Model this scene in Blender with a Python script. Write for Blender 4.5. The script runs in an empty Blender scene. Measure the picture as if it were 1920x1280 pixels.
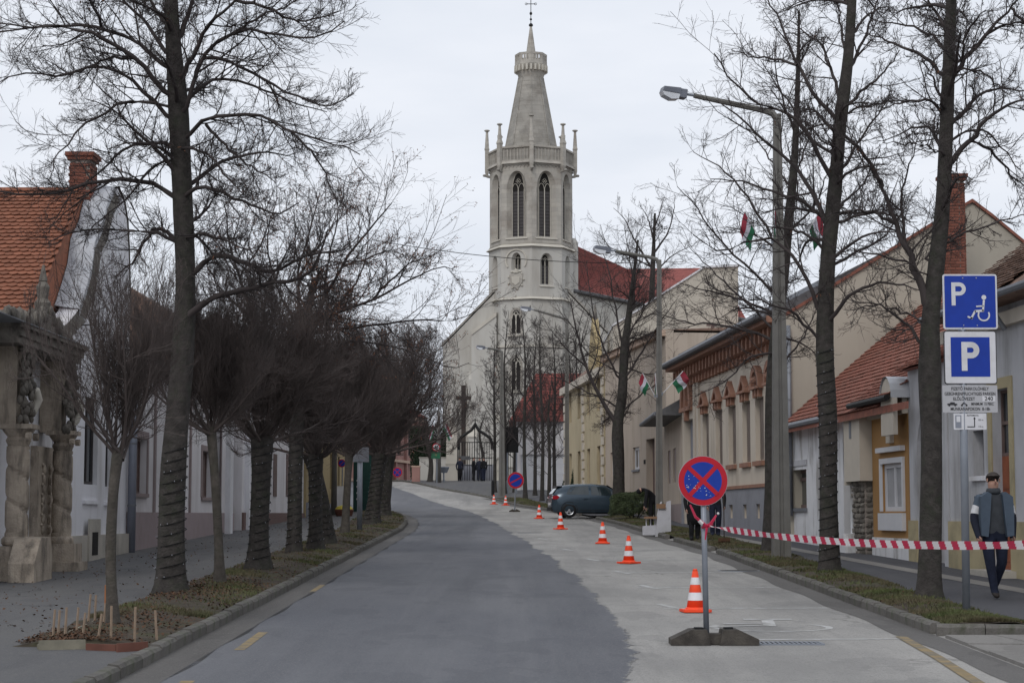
import bpy, bmesh, math, random
import numpy as np
from mathutils import Vector, Matrix
random.seed(7)
RNG = np.random.default_rng(11)
sc = bpy.context.scene
COL = sc.collection
R = math.radians
# ------------------------------------------------------------ camera, sky, sun, exposure
F = 3500.0 / 1920.0            # focal length in picture widths
CZ = 1.95                      # eye height
PITCH = math.atan(326 / 3500.0)
cam_d = bpy.data.cameras.new('camera')
cam_d.sensor_width = 36
cam_d.lens = 36 * F
cam_d.clip_start = 0.1
cam_d.clip_end = 3000
cam = bpy.data.objects.new('camera', cam_d)
COL.objects.link(cam)
cam.location = (0, 0, CZ)
cam.rotation_euler = (R(90) + PITCH, 0, 0)
sc.camera = cam
sc.view_settings.view_transform = 'Standard'
sc.view_settings.look = 'None'
sc.view_settings.exposure = 0.10
sc.view_settings.gamma = 1.0
sc.view_settings.use_curve_mapping = False
SUN_EL, SUN_ROT = R(40), R(200)
w = bpy.data.worlds.new('World')
sc.world = w
w.use_nodes = True
nt = w.node_tree
nt.nodes.clear()
out = nt.nodes.new('ShaderNodeOutputWorld')
bg = nt.nodes.new('ShaderNodeBackground')
sky = nt.nodes.new('ShaderNodeTexSky')
sky.sky_type = 'NISHITA'
sky.sun_disc = False
sky.sun_elevation = SUN_EL
sky.sun_rotation = SUN_ROT
sky.dust_density = 3.0
tc = nt.nodes.new('ShaderNodeTexCoord')
mp = nt.nodes.new('ShaderNodeMapping')
mp.inputs['Scale'].default_value = (1.6, 1.6, 6.0)
nz = nt.nodes.new('ShaderNodeTexNoise')
nz.inputs['Scale'].default_value = 3.2
nz.inputs['Detail'].default_value = 6
nz.inputs['Roughness'].default_value = 0.5
rp = nt.nodes.new('ShaderNodeValToRGB')
rp.color_ramp.elements[0].position = 0.32
rp.color_ramp.elements[0].color = (6.3, 6.7, 7.4, 1)
rp.color_ramp.elements[1].position = 0.68
rp.color_ramp.elements[1].color = (7.4, 7.65, 8.2, 1)
mx = nt.nodes.new('ShaderNodeMix')
mx.data_type = 'RGBA'
mx.inputs[0].default_value = 0.96          # closed cloud deck over the clear sky
nt.links.new(tc.outputs['Generated'], mp.inputs['Vector'])
nt.links.new(mp.outputs[0], nz.inputs['Vector'])
nt.links.new(nz.outputs['Fac'], rp.inputs['Fac'])
nt.links.new(sky.outputs[0], mx.inputs[6])
nt.links.new(rp.outputs[0], mx.inputs[7])
nt.links.new(mx.outputs[2], bg.inputs['Color'])
bg.inputs['Strength'].default_value = 0.113
nt.links.new(bg.outputs[0], out.inputs[0])
sd = bpy.data.lights.new('sun', 'SUN')
sd.energy = 0.9
sd.angle = R(16)
sd.color = (1.0, 0.97, 0.93)
sun = bpy.data.objects.new('sun', sd)
COL.objects.link(sun)
sun.rotation_euler = (R(90) - SUN_EL, 0, R(180) - SUN_ROT + R(0))
sc.cycles.max_bounces = 6
sc.cycles.transparent_max_bounces = 8

# ------------------------------------------------------------ picture <-> place
cp, sp = math.cos(PITCH), math.sin(PITCH)
def ray(px, py):
    a = (px - 960) / 3500.0
    b = (640 - py) / 3500.0
    return Vector((a, cp - b * sp, sp + b * cp))
def at(px, py, Y):                    # the point seen at this pixel, Y metres ahead
    d = ray(px, py)
    t = Y / d.y
    return Vector((d.x * t, Y, CZ + d.z * t))
def proj(p):
    x, y, z = p[0], p[1], p[2] - CZ
    f = y * cp + z * sp
    u = -y * sp + z * cp
    return 960 + 3500 * x / f, 640 - 3500 * u / f
_gy = [-60, 0, 60, 100, 108, 114, 120, 126, 132, 138, 144, 152, 165, 400]
_gzv = [-1.337, 0, 1.337, 2.228, 2.42, 2.66, 3.02, 3.43, 3.86, 4.26, 4.55, 4.68, 4.74, 5.0]
def gz(Y):
    return float(np.interp(Y, _gy, _gzv))
def G(px, py, h=0.0):                 # ground point under a pixel (h above the road profile)
    lo, hi = 8.0, 140.0
    for _ in range(50):
        m = (lo + hi) / 2
        if proj((0, m, gz(m) + h))[1] > py: lo = m
        else: hi = m
    p = at(px, py, lo)
    return Vector((p.x, lo, gz(lo) + h))
def X(px, Y, z=None):                 # sideways position seen at column px
    z = gz(Y) if z is None else z
    f = Y * cp + (z - CZ) * sp
    return (px - 960) * f / 3500.0

# ------------------------------------------------------------ materials
MATS = {}
def mat(name, col, rough=0.8, metal=0.0, var=0.12, scale=3.0, bump=0.0, bscale=30.0, dirt=None, dscale=1.2, damt=0.5, spec=0.3,
        objvar=0.0, trans=None, emit=None, streak=False, coords='Object', dpos=(0.48, 0.68), blocks=0):
    if name in MATS: return MATS[name]
    m = bpy.data.materials.new(name)
    m.use_nodes = True
    n = m.node_tree.nodes; L = m.node_tree.links
    b = n['Principled BSDF']
    b.inputs['Roughness'].default_value = rough
    b.inputs['Metallic'].default_value = metal
    b.inputs['Specular IOR Level'].default_value = spec
    if coords == 'World':
        g = n.new('ShaderNodeNewGeometry'); vec = g.outputs['Position']
    else:
        g = n.new('ShaderNodeTexCoord'); vec = g.outputs[coords]
    c = n.new('ShaderNodeTexNoise')
    c.inputs['Scale'].default_value = scale
    c.inputs['Detail'].default_value = 5
    L.new(vec, c.inputs['Vector'])
    mr = n.new('ShaderNodeMapRange')
    mr.inputs[1].default_value = 0.3; mr.inputs[2].default_value = 0.7
    mr.inputs[3].default_value = 1 - var; mr.inputs[4].default_value = 1 + var
    L.new(c.outputs['Fac'], mr.inputs[0])
    src = mr.outputs[0]
    if objvar:
        oi = n.new('ShaderNodeObjectInfo')
        m2 = n.new('ShaderNodeMapRange')
        m2.inputs[3].default_value = 1 - objvar; m2.inputs[4].default_value = 1 + objvar
        L.new(oi.outputs['Random'], m2.inputs[0])
        mm = n.new('ShaderNodeMath'); mm.operation = 'MULTIPLY'
        L.new(src, mm.inputs[0]); L.new(m2.outputs[0], mm.inputs[1]); src = mm.outputs[0]
    v = n.new('ShaderNodeVectorMath'); v.operation = 'SCALE'
    v.inputs[0].default_value = col[:3]
    L.new(src, v.inputs['Scale'])
    colout = v.outputs[0]
    if dirt is not None:
        d = n.new('ShaderNodeTexNoise')
        d.inputs['Scale'].default_value = dscale
        d.inputs['Detail'].default_value = 8
        d.inputs['Roughness'].default_value = 0.65
        if streak:
            mpn = n.new('ShaderNodeMapping'); mpn.inputs['Scale'].default_value = (1, 1, 0.22)
            L.new(vec, mpn.inputs['Vector']); L.new(mpn.outputs[0], d.inputs['Vector'])
        else:
            L.new(vec, d.inputs['Vector'])
        r2 = n.new('ShaderNodeMapRange')
        r2.inputs[1].default_value = dpos[0]; r2.inputs[2].default_value = dpos[1]
        r2.inputs[3].default_value = 0; r2.inputs[4].default_value = damt
        L.new(d.outputs['Fac'], r2.inputs[0])
        x = n.new('ShaderNodeMix'); x.data_type = 'RGBA'
        L.new(r2.outputs[0], x.inputs[0]); L.new(colout, x.inputs[6])
        x.inputs[7].default_value = (*dirt[:3], 1)
        colout = x.outputs[2]
    if blocks:
        g2 = n.new('ShaderNodeSeparateXYZ'); L.new(vec, g2.inputs[0]); ad = n.new('ShaderNodeMath'); ad.operation = 'ADD'; L.new(g2.outputs[0], ad.inputs[0]); L.new(g2.outputs[1], ad.inputs[1])
        cb = n.new('ShaderNodeCombineXYZ'); L.new(ad.outputs[0], cb.inputs[0]); L.new(g2.outputs[2], cb.inputs[1])
        bt = n.new('ShaderNodeTexBrick'); bt.inputs['Scale'].default_value = 1.0; bt.inputs['Brick Width'].default_value = blocks; bt.inputs['Row Height'].default_value = blocks*.5; bt.inputs['Mortar Size'].default_value = .018
        bt.inputs['Color1'].default_value = (1.08, 1.06, 1.04, 1); bt.inputs['Color2'].default_value = (.86, .85, .85, 1); bt.inputs['Mortar'].default_value = (.72, .71, .70, 1); L.new(cb.outputs[0], bt.inputs['Vector'])
        mu = n.new('ShaderNodeMix'); mu.data_type = 'RGBA'; mu.blend_type = 'MULTIPLY'; mu.inputs[0].default_value = 0.8; L.new(colout, mu.inputs[6]); L.new(bt.outputs['Color'], mu.inputs[7]); colout = mu.outputs[2]
    L.new(colout, b.inputs['Base Color'])
    if bump:
        bn = n.new('ShaderNodeTexNoise'); bn.inputs['Scale'].default_value = bscale; bn.inputs['Detail'].default_value = 4
        L.new(vec, bn.inputs['Vector'])
        bu = n.new('ShaderNodeBump'); bu.inputs['Strength'].default_value = bump; bu.inputs['Distance'].default_value = 0.02
        L.new(bn.outputs['Fac'], bu.inputs['Height']); L.new(bu.outputs[0], b.inputs['Normal'])
    if emit:
        b.inputs['Emission Color'].default_value = (*emit[:3], 1); b.inputs['Emission Strength'].default_value = emit[3]
    if trans is not None:
        b.inputs['Transmission Weight'].default_value = trans
    MATS[name] = m
    return m

def glass_mat():
    m = mat('window_glass', (0.03, 0.035, 0.04), rough=0.08, spec=0.7, var=0.3, scale=0.8)
    return m

M_white = mat('white_plaster', (0.72, 0.72, 0.75), var=0.07, scale=0.8, bump=0.2, bscale=30, dirt=(0.42, 0.40, 0.38), dscale=1.1, damt=0.6, streak=True)
M_white2 = mat('pale_pink_plaster', (0.66, 0.64, 0.65), var=0.07, scale=0.7, bump=0.1, dirt=(0.42, 0.39, 0.38), damt=0.5, streak=True)
M_pink = mat('dusty_pink_plinth', (0.33, 0.27, 0.275), var=0.1, scale=1.2, bump=0.2, dirt=(0.2, 0.16, 0.15), damt=0.5)
M_brownplinth = mat('brown_plinth', (0.17, 0.11, 0.10), var=0.1, scale=1.2, dirt=(0.12, 0.09, 0.08), damt=0.5)
M_mauve = mat('mauve_trim', (0.27, 0.22, 0.215), var=0.06)
M_plinth = mat('cream_plinth', (0.44, 0.41, 0.36), var=0.1, scale=1.5, bump=0.25, dirt=(0.2, 0.19, 0.17), damt=0.6)
M_stone = mat('carved_sandstone', (0.40, 0.34, 0.275), var=0.2, scale=4, bump=0.9, bscale=30, dirt=(0.11, 0.095, 0.08), dscale=4.5, damt=0.9, streak=True)
M_stone_dk = mat('weathered_dark_stone', (0.16, 0.145, 0.125), var=0.3, scale=5, bump=0.9, bscale=25, dirt=(0.06, 0.055, 0.05), dscale=3, damt=0.8)
M_church = mat('church_plaster', (0.47, 0.455, 0.42), var=0.05, scale=0.25, bump=0.1, dirt=(0.33, 0.30, 0.26), dscale=0.3, damt=0.75, streak=True)
M_church_st = mat('church_limestone', (0.41, 0.39, 0.35), var=0.12, scale=0.9, bump=0.4, bscale=8, dirt=(0.24, 0.21, 0.18), dscale=0.5, damt=0.7, blocks=.95)
M_church_lt = mat('church_pale_trim', (0.50, 0.47, 0.41), var=0.08, scale=1)
M_spire = mat('spire_stone', (0.33, 0.315, 0.285), var=0.12, scale=0.8, bump=0.4, bscale=8, dirt=(0.19, 0.175, 0.155), dscale=0.6, damt=0.75, blocks=.9)
M_tile = mat('orange_roof_tile', (0.235, 0.09, 0.052), rough=0.85, var=0.16, scale=7, objvar=0.2, bump=0.2, dirt=(0.16, 0.085, 0.055), dscale=3.0, damt=0.5)
M_tile_old = mat('old_red_roof_tile', (0.25, 0.10, 0.072), rough=0.9, var=0.2, scale=6, objvar=0.24, bump=0.2, dirt=(0.15, 0.09, 0.07), dscale=2.0, damt=0.6)
M_tile_far = mat('far_red_roof', (0.245, 0.075, 0.064), rough=0.9, var=0.12, scale=1.5, dirt=(0.2, 0.07, 0.06), dscale=0.5, damt=0.4)
M_tile_br = mat('brown_roof_tile', (0.20, 0.13, 0.10), rough=0.9, var=0.2, scale=5, objvar=0.2, dirt=(0.1, 0.07, 0.06), dscale=2, damt=0.5)
M_slate = mat('dark_roof_sheet', (0.10, 0.10, 0.105), rough=0.6, var=0.2, scale=4, dirt=(0.05, 0.05, 0.05), damt=0.6)
M_brick = mat('red_brick', (0.20, 0.075, 0.052), rough=0.9, var=0.2, scale=8, objvar=0.3, bump=0.4, dirt=(0.10, 0.05, 0.04), dscale=3, damt=0.6)
M_mortar = mat('mortar', (0.30, 0.26, 0.23), var=0.2, scale=10)
M_zinc = mat('zinc_sheet', (0.44, 0.45, 0.475), rough=0.6, metal=0.2, var=0.1, scale=2, dirt=(0.3, 0.32, 0.36), damt=0.5)
M_gutter = mat('grey_gutter', (0.20, 0.21, 0.23), rough=0.5, metal=0.4, var=0.1)
M_pipe = mat('blue_grey_pipe', (0.22, 0.235, 0.28), rough=0.5, metal=0.2, var=0.06)
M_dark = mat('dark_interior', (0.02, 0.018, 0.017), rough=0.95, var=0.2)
M_frame_dk = mat('dark_window_frame', (0.05, 0.045, 0.045), rough=0.5)
M_frame_wh = mat('white_window_frame', (0.62, 0.62, 0.64), rough=0.5, var=0.04)
M_shutter = mat('brown_shutter', (0.15, 0.105, 0.095), rough=0.6, var=0.15, scale=6)
M_shutter_g = mat('grey_brown_blind', (0.25, 0.205, 0.18), rough=0.6, var=0.1, scale=4)
M_glass = glass_mat()
M_beige = mat('beige_plaster', (0.52, 0.46, 0.385), var=0.05, scale=0.6, bump=0.1, dirt=(0.31, 0.26, 0.205), dscale=1.1, damt=0.6, streak=True)
M_beige2 = mat('taupe_plaster', (0.44, 0.37, 0.305), var=0.04, scale=0.6, dirt=(0.28, 0.23, 0.18), damt=0.55, streak=True)
M_gable = mat('big_gable_plaster', (0.40, 0.365, 0.305), var=0.06, scale=0.4, bump=0.15, dirt=(0.29, 0.265, 0.225), dscale=0.35, damt=0.55, streak=True)
M_gable2 = mat('far_block_plaster', (0.47, 0.435, 0.37), var=0.05, scale=0.3, dirt=(0.35, 0.32, 0.27), dscale=0.25, damt=0.55, streak=True)
M_salmon = mat('salmon_plaster', (0.47, 0.34, 0.26), var=0.06, scale=0.4)
M_terra = mat('terracotta_trim', (0.28, 0.15, 0.105), var=0.15, scale=3)
M_bluegrey = mat('blue_grey_plinth', (0.24, 0.245, 0.27), var=0.06, scale=1, bump=0.1, dirt=(0.15, 0.15, 0.16), dscale=1.5, damt=0.4)
M_ochre = mat('ochre_plaster', (0.36, 0.20, 0.075), var=0.05, scale=0.9, bump=0.1, dirt=(0.28, 0.16, 0.07), damt=0.3)
M_yellow = mat('yellow_plaster', (0.38, 0.30, 0.165), var=0.06, scale=0.8, dirt=(0.36, 0.28, 0.16), damt=0.4)
M_yplinth = mat('yellow_beige_plinth', (0.40, 0.34, 0.21), var=0.1, scale=1.2, bump=0.2, dirt=(0.22, 0.2, 0.13), dscale=1.3, damt=0.7)
M_peel = mat('peeling_white_plaster', (0.68, 0.68, 0.69), var=0.08, scale=1.2, bump=0.3, dirt=(0.27, 0.25, 0.23), dscale=1.6, damt=0.75, streak=True, dpos=(0.5, 0.6))
M_greywall = mat('grey_rough_render', (0.46, 0.46, 0.48), var=0.08, scale=1.5, bump=0.2, dirt=(0.24, 0.235, 0.23), dscale=1.5, damt=0.75, streak=True)
M_cream = mat('cream_paint', (0.52, 0.47, 0.40), var=0.04)
M_wood = mat('red_brown_door', (0.26, 0.075, 0.03), rough=0.45, var=0.2, scale=5)
M_wood_dk = mat('dark_timber', (0.045, 0.035, 0.03), rough=0.7, var=0.2, scale=5)
M_rubble = mat('rubble_stone', (0.20, 0.18, 0.155), var=0.2, scale=6, objvar=0.4, bump=0.8, bscale=30, dirt=(0.08, 0.07, 0.06), damt=0.5, dscale=5)
M_pinkbr = mat('pink_brick_wall', (0.32, 0.18, 0.155), var=0.1, scale=0.8, dirt=(0.2, 0.11, 0.1), damt=0.5)
M_concrete = mat('lamp_concrete', (0.155, 0.15, 0.14), rough=0.9, var=0.12, scale=3, bump=0.3, bscale=50, dirt=(0.10, 0.095, 0.08), dscale=1.5, damt=0.6, streak=True)
M_galv = mat('galvanised_steel', (0.235, 0.255, 0.29), rough=0.5, metal=0.35, var=0.1, scale=4)
M_lamp = mat('lamp_housing', (0.16, 0.17, 0.20), rough=0.4, metal=0.3, var=0.1)
M_lampcap = mat('lamp_cover_glass', (0.62, 0.64, 0.68), rough=0.15, spec=0.6, var=0.05)
M_bark = mat('lime_bark', (0.045, 0.040, 0.037), rough=0.95, var=0.35, scale=9, bump=1.0, bscale=30, dirt=(0.032, 0.038, 0.024), dscale=4, damt=0.6)
M_bark_pale = mat('pale_bark', (0.075, 0.066, 0.057), rough=0.95, var=0.3, scale=9, bump=0.9, bscale=35, dirt=(0.05, 0.05, 0.035), dscale=4, damt=0.6)
M_twig = mat('twig_bark', (0.052, 0.043, 0.042), rough=0.9, var=0.3, scale=2)
M_twig2 = mat('dense_twig_bark', (0.088, 0.071, 0.066), rough=0.9, var=0.35, scale=1.5)
M_seed = mat('dry_seed_leaf', (0.16, 0.075, 0.045), rough=0.9, var=0.4, scale=3)
M_cable = mat('black_cable', (0.012, 0.012, 0.012), rough=0.6)
M_hedge = mat('bush_leaf', (0.060, 0.080, 0.036), rough=0.7, var=0.5, scale=5)
M_cypress = mat('thuja_leaf', (0.022, 0.038, 0.020), rough=0.8, var=0.4, scale=5)
M_grass = mat('grass_blade', (0.075, 0.092, 0.032), rough=0.8, var=0.45, scale=1.1, dirt=(0.11, 0.09, 0.055), dscale=0.9, damt=0.9, coords='World', dpos=(.40, .58))
M_litter = mat('leaf_litter', (0.085, 0.045, 0.026), rough=0.95, var=0.5, scale=3, coords='World')
M_soil = mat('verge_soil', (0.058, 0.046, 0.034), rough=1, var=0.35, scale=3, bump=1.0, bscale=12, dirt=(0.060, 0.068, 0.028), dscale=1.3, damt=0.7, coords='World')
M_kerb = mat('kerb_concrete', (0.125, 0.117, 0.108), rough=0.95, var=0.2, scale=5, objvar=0.16, bump=0.7, bscale=25, dirt=(0.075, 0.08, 0.055), dscale=3, damt=0.75)
M_orange = mat('cone_orange', (0.90, 0.075, 0.022), rough=0.5, var=0.08, dirt=(0.45, 0.08, 0.05), dscale=6, damt=0.5)
M_reflect = mat('cone_white_band', (0.72, 0.72, 0.74), rough=0.4, var=0.05, dirt=(0.4, 0.39, 0.38), dscale=6, damt=0.5)
M_rubber = mat('sign_foot_rubber', (0.055, 0.048, 0.042), rough=0.8, var=0.3, scale=9, bump=0.5, bscale=60, dirt=(0.10, 0.09, 0.075), dscale=5, damt=0.6)
M_black = mat('flat_black', (0.010, 0.010, 0.011), rough=0.7, var=0.1)
M_red = mat('sign_red', (0.42, 0.008, 0.022), rough=0.45, var=0.08, scale=8)
M_blue = mat('sign_blue', (0.006, 0.035, 0.30), rough=0.4, var=0.08, scale=6)
M_swhite = mat('sign_white', (0.60, 0.60, 0.63), rough=0.4, var=0.05, dirt=(0.42, 0.41, 0.40), dscale=2.5, damt=0.5)
M_sgrey = mat('sign_grey_edge', (0.34, 0.35, 0.39), rough=0.4, metal=0.2)
M_text = mat('sign_black_print', (0.03, 0.03, 0.035), rough=0.5)
M_green = mat('flag_green', (0.02, 0.12, 0.06), rough=0.8)
M_fred = mat('flag_red', (0.26, 0.03, 0.05), rough=0.8)
M_fwhite = mat('flag_white', (0.48, 0.48, 0.54), rough=0.8)
M_iron = mat('wrought_iron', (0.015, 0.015, 0.015), rough=0.6)

# ------------------------------------------------------------ mesh helpers
class MB:
    def __init__(s): s.v = []; s.f = []; s.m = []; s.cur = 0
    def quad(s, a, b, c, d):
        n = len(s.v); s.v += [tuple(a), tuple(b), tuple(c), tuple(d)]; s.f.append((n, n+1, n+2, n+3)); s.m.append(s.cur); return s
    def poly(s, pts):
        n = len(s.v); s.v += [tuple(p) for p in pts]; s.f.append(tuple(range(n, n+len(pts)))); s.m.append(s.cur); return s
    def box(s, x0, x1, y0, y1, z0, z1, M=None):
        P = [Vector((x, y, z)) for z in (z0, z1) for y in (y0, y1) for x in (x0, x1)]
        if M is not None: P = [M @ p for p in P]
        n = len(s.v); s.v += [tuple(p) for p in P]
        for f in ((0,2,3,1),(4,5,7,6),(0,1,5,4),(2,6,7,3),(0,4,6,2),(1,3,7,5)):
            s.f.append(tuple(n+i for i in f)); s.m.append(s.cur)
        return s
    def prism(s, poly, d0, d1, axis='y', M=None):       # 2D outline extruded along an axis
        k = len(poly); n = len(s.v)
        for d in (d0, d1):
            for (a, b) in poly:
                p = Vector((a, d, b)) if axis == 'y' else (Vector((a, b, d)) if axis == 'z' else Vector((d, a, b)))
                if M is not None: p = M @ p
                s.v.append(tuple(p))
        s.f.append(tuple(n+i for i in range(k))); s.m.append(s.cur)
        s.f.append(tuple(n+k+i for i in reversed(range(k)))); s.m.append(s.cur)
        for i in range(k):
            j = (i+1) % k
            s.f.append((n+j, n+i, n+k+i, n+k+j)); s.m.append(s.cur)
        return s
    def tube(s, pts, rad, sides=8, cap=True):
        pts = [Vector(p) for p in pts]
        if not hasattr(rad, '__len__'): rad = [rad]*len(pts)
        n0 = len(s.v); up = Vector((0, 0, 1))
        prev = None
        for i, p in enumerate(pts):
            t = (pts[min(i+1, len(pts)-1)] - pts[max(i-1, 0)]).normalized()
            if prev is None:
                a = t.cross(Vector((1, 0, 0)) if abs(t.x) < 0.8 else Vector((0, 1, 0))).normalized()
            else:
                a = (prev - t*prev.dot(t)).normalized()
            prev = a; b = t.cross(a)
            for k in range(sides):
                an = 2*math.pi*k/sides
                s.v.append(tuple(p + (a*math.cos(an) + b*math.sin(an))*rad[i]))
        for i in range(len(pts)-1):
            for k in range(sides):
                k2 = (k+1) % sides
                s.f.append((n0+i*sides+k, n0+i*sides+k2, n0+(i+1)*sides+k2, n0+(i+1)*sides+k)); s.m.append(s.cur)
        if cap:
            s.f.append(tuple(n0+k for k in reversed(range(sides)))); s.m.append(s.cur)
            e = n0+(len(pts)-1)*sides
            s.f.append(tuple(e+k for k in range(sides))); s.m.append(s.cur)
        return s
    def lathe(s, prof, sides=16, c=(0, 0, 0), ph=0.0, cap=True):   # prof: (r, z)
        n0 = len(s.v)
        for (r, z) in prof:
            for k in range(sides):
                a = 2*math.pi*k/sides + ph
                s.v.append((c[0]+r*math.cos(a), c[1]+r*math.sin(a), c[2]+z))
        for i in range(len(prof)-1):
            for k in range(sides):
                k2 = (k+1) % sides
                s.f.append((n0+i*sides+k, n0+i*sides+k2, n0+(i+1)*sides+k2, n0+(i+1)*sides+k)); s.m.append(s.cur)
        if cap:
            s.f.append(tuple(n0+k for k in reversed(range(sides)))); s.m.append(s.cur)
            e = n0+(len(prof)-1)*sides
            s.f.append(tuple(e+k for k in range(sides))); s.m.append(s.cur)
        return s
    def sphere(s, c, r, u=10, v=6, sz=(1, 1, 1)):
        prof = [(max(1e-4, math.sin(math.pi*i/v))*r, -math.cos(math.pi*i/v)*r) for i in range(v+1)]
        n0 = len(s.v)
        s.lathe(prof, u, (0, 0, 0), cap=False)
        for i in range(n0, len(s.v)):
            q = s.v[i]; s.v[i] = (c[0]+q[0]*sz[0], c[1]+q[1]*sz[1], c[2]+q[2]*sz[2])
        return s
    def mesh(s, name, mats, smooth=False):
        me = bpy.data.meshes.new(name)
        me.from_pydata(s.v, [], s.f)
        if not isinstance(mats, (list, tuple)): mats = [mats]
        for m in mats: me.materials.append(m)
        if len(mats) > 1: me.polygons.foreach_set('material_index', s.m)
        if smooth:
            me.polygons.foreach_set('use_smooth', [True]*len(s.f))
        me.update()
        return me
    def build(s, name, mats, parent=None, smooth=False, loc=None, rot=None):
        o = bpy.data.objects.new(name, s.mesh(name, mats, smooth)); COL.objects.link(o)
        if parent is not None: o.parent = parent
        if loc is not None: o.location = loc
        if rot is not None: o.rotation_euler = rot
        return o
def tag(o, label=None, cat=None, group=None, kind=None):
    if label: o['label'] = label
    if cat: o['category'] = cat
    if group: o['group'] = group
    if kind: o['kind'] = kind
    return o
def empty(name, loc=(0, 0, 0), rz=0.0, label=None, cat=None, group=None):
    o = bpy.data.objects.new(name, None); COL.objects.link(o)
    o.location = loc; o.rotation_euler = (0, 0, rz); o.empty_display_size = 0.3
    return tag(o, label, cat, group)
def shared(name, me, parent, loc=(0, 0, 0), rot=(0, 0, 0), scale=(1, 1, 1), matrix=None):
    o = bpy.data.objects.new(name, me); COL.objects.link(o); o.parent = parent
    if matrix is not None: o.matrix_local = matrix
    else: o.location = loc; o.rotation_euler = rot; o.scale = scale
    return o
def dup(o, parent=None):
    c = o.copy(); COL.objects.link(c); c.parent = parent
    for ch in list(o.children): dup(ch, c)
    return c
def np_mesh(name, V, Fq, mats, smooth=False, mi=None):
    me = bpy.data.meshes.new(name)
    V = np.asarray(V, dtype=np.float32); Fq = np.asarray(Fq, dtype=np.int32)
    k = Fq.shape[1]
    me.vertices.add(len(V)); me.vertices.foreach_set('co', V.ravel())
    me.loops.add(Fq.size); me.loops.foreach_set('vertex_index', Fq.ravel())
    me.polygons.add(len(Fq)); me.polygons.foreach_set('loop_start', np.arange(0, Fq.size, k, dtype=np.int32))
    try: me.polygons.foreach_set('loop_total', np.full(len(Fq), k, dtype=np.int32))
    except Exception: pass
    if not isinstance(mats, (list, tuple)): mats = [mats]
    for m in mats: me.materials.append(m)
    if mi is not None: me.polygons.foreach_set('material_index', np.asarray(mi, dtype=np.int32))
    if smooth: me.polygons.foreach_set('use_smooth', np.ones(len(Fq), dtype=bool))
    me.update(calc_edges=True)
    return me
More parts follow.
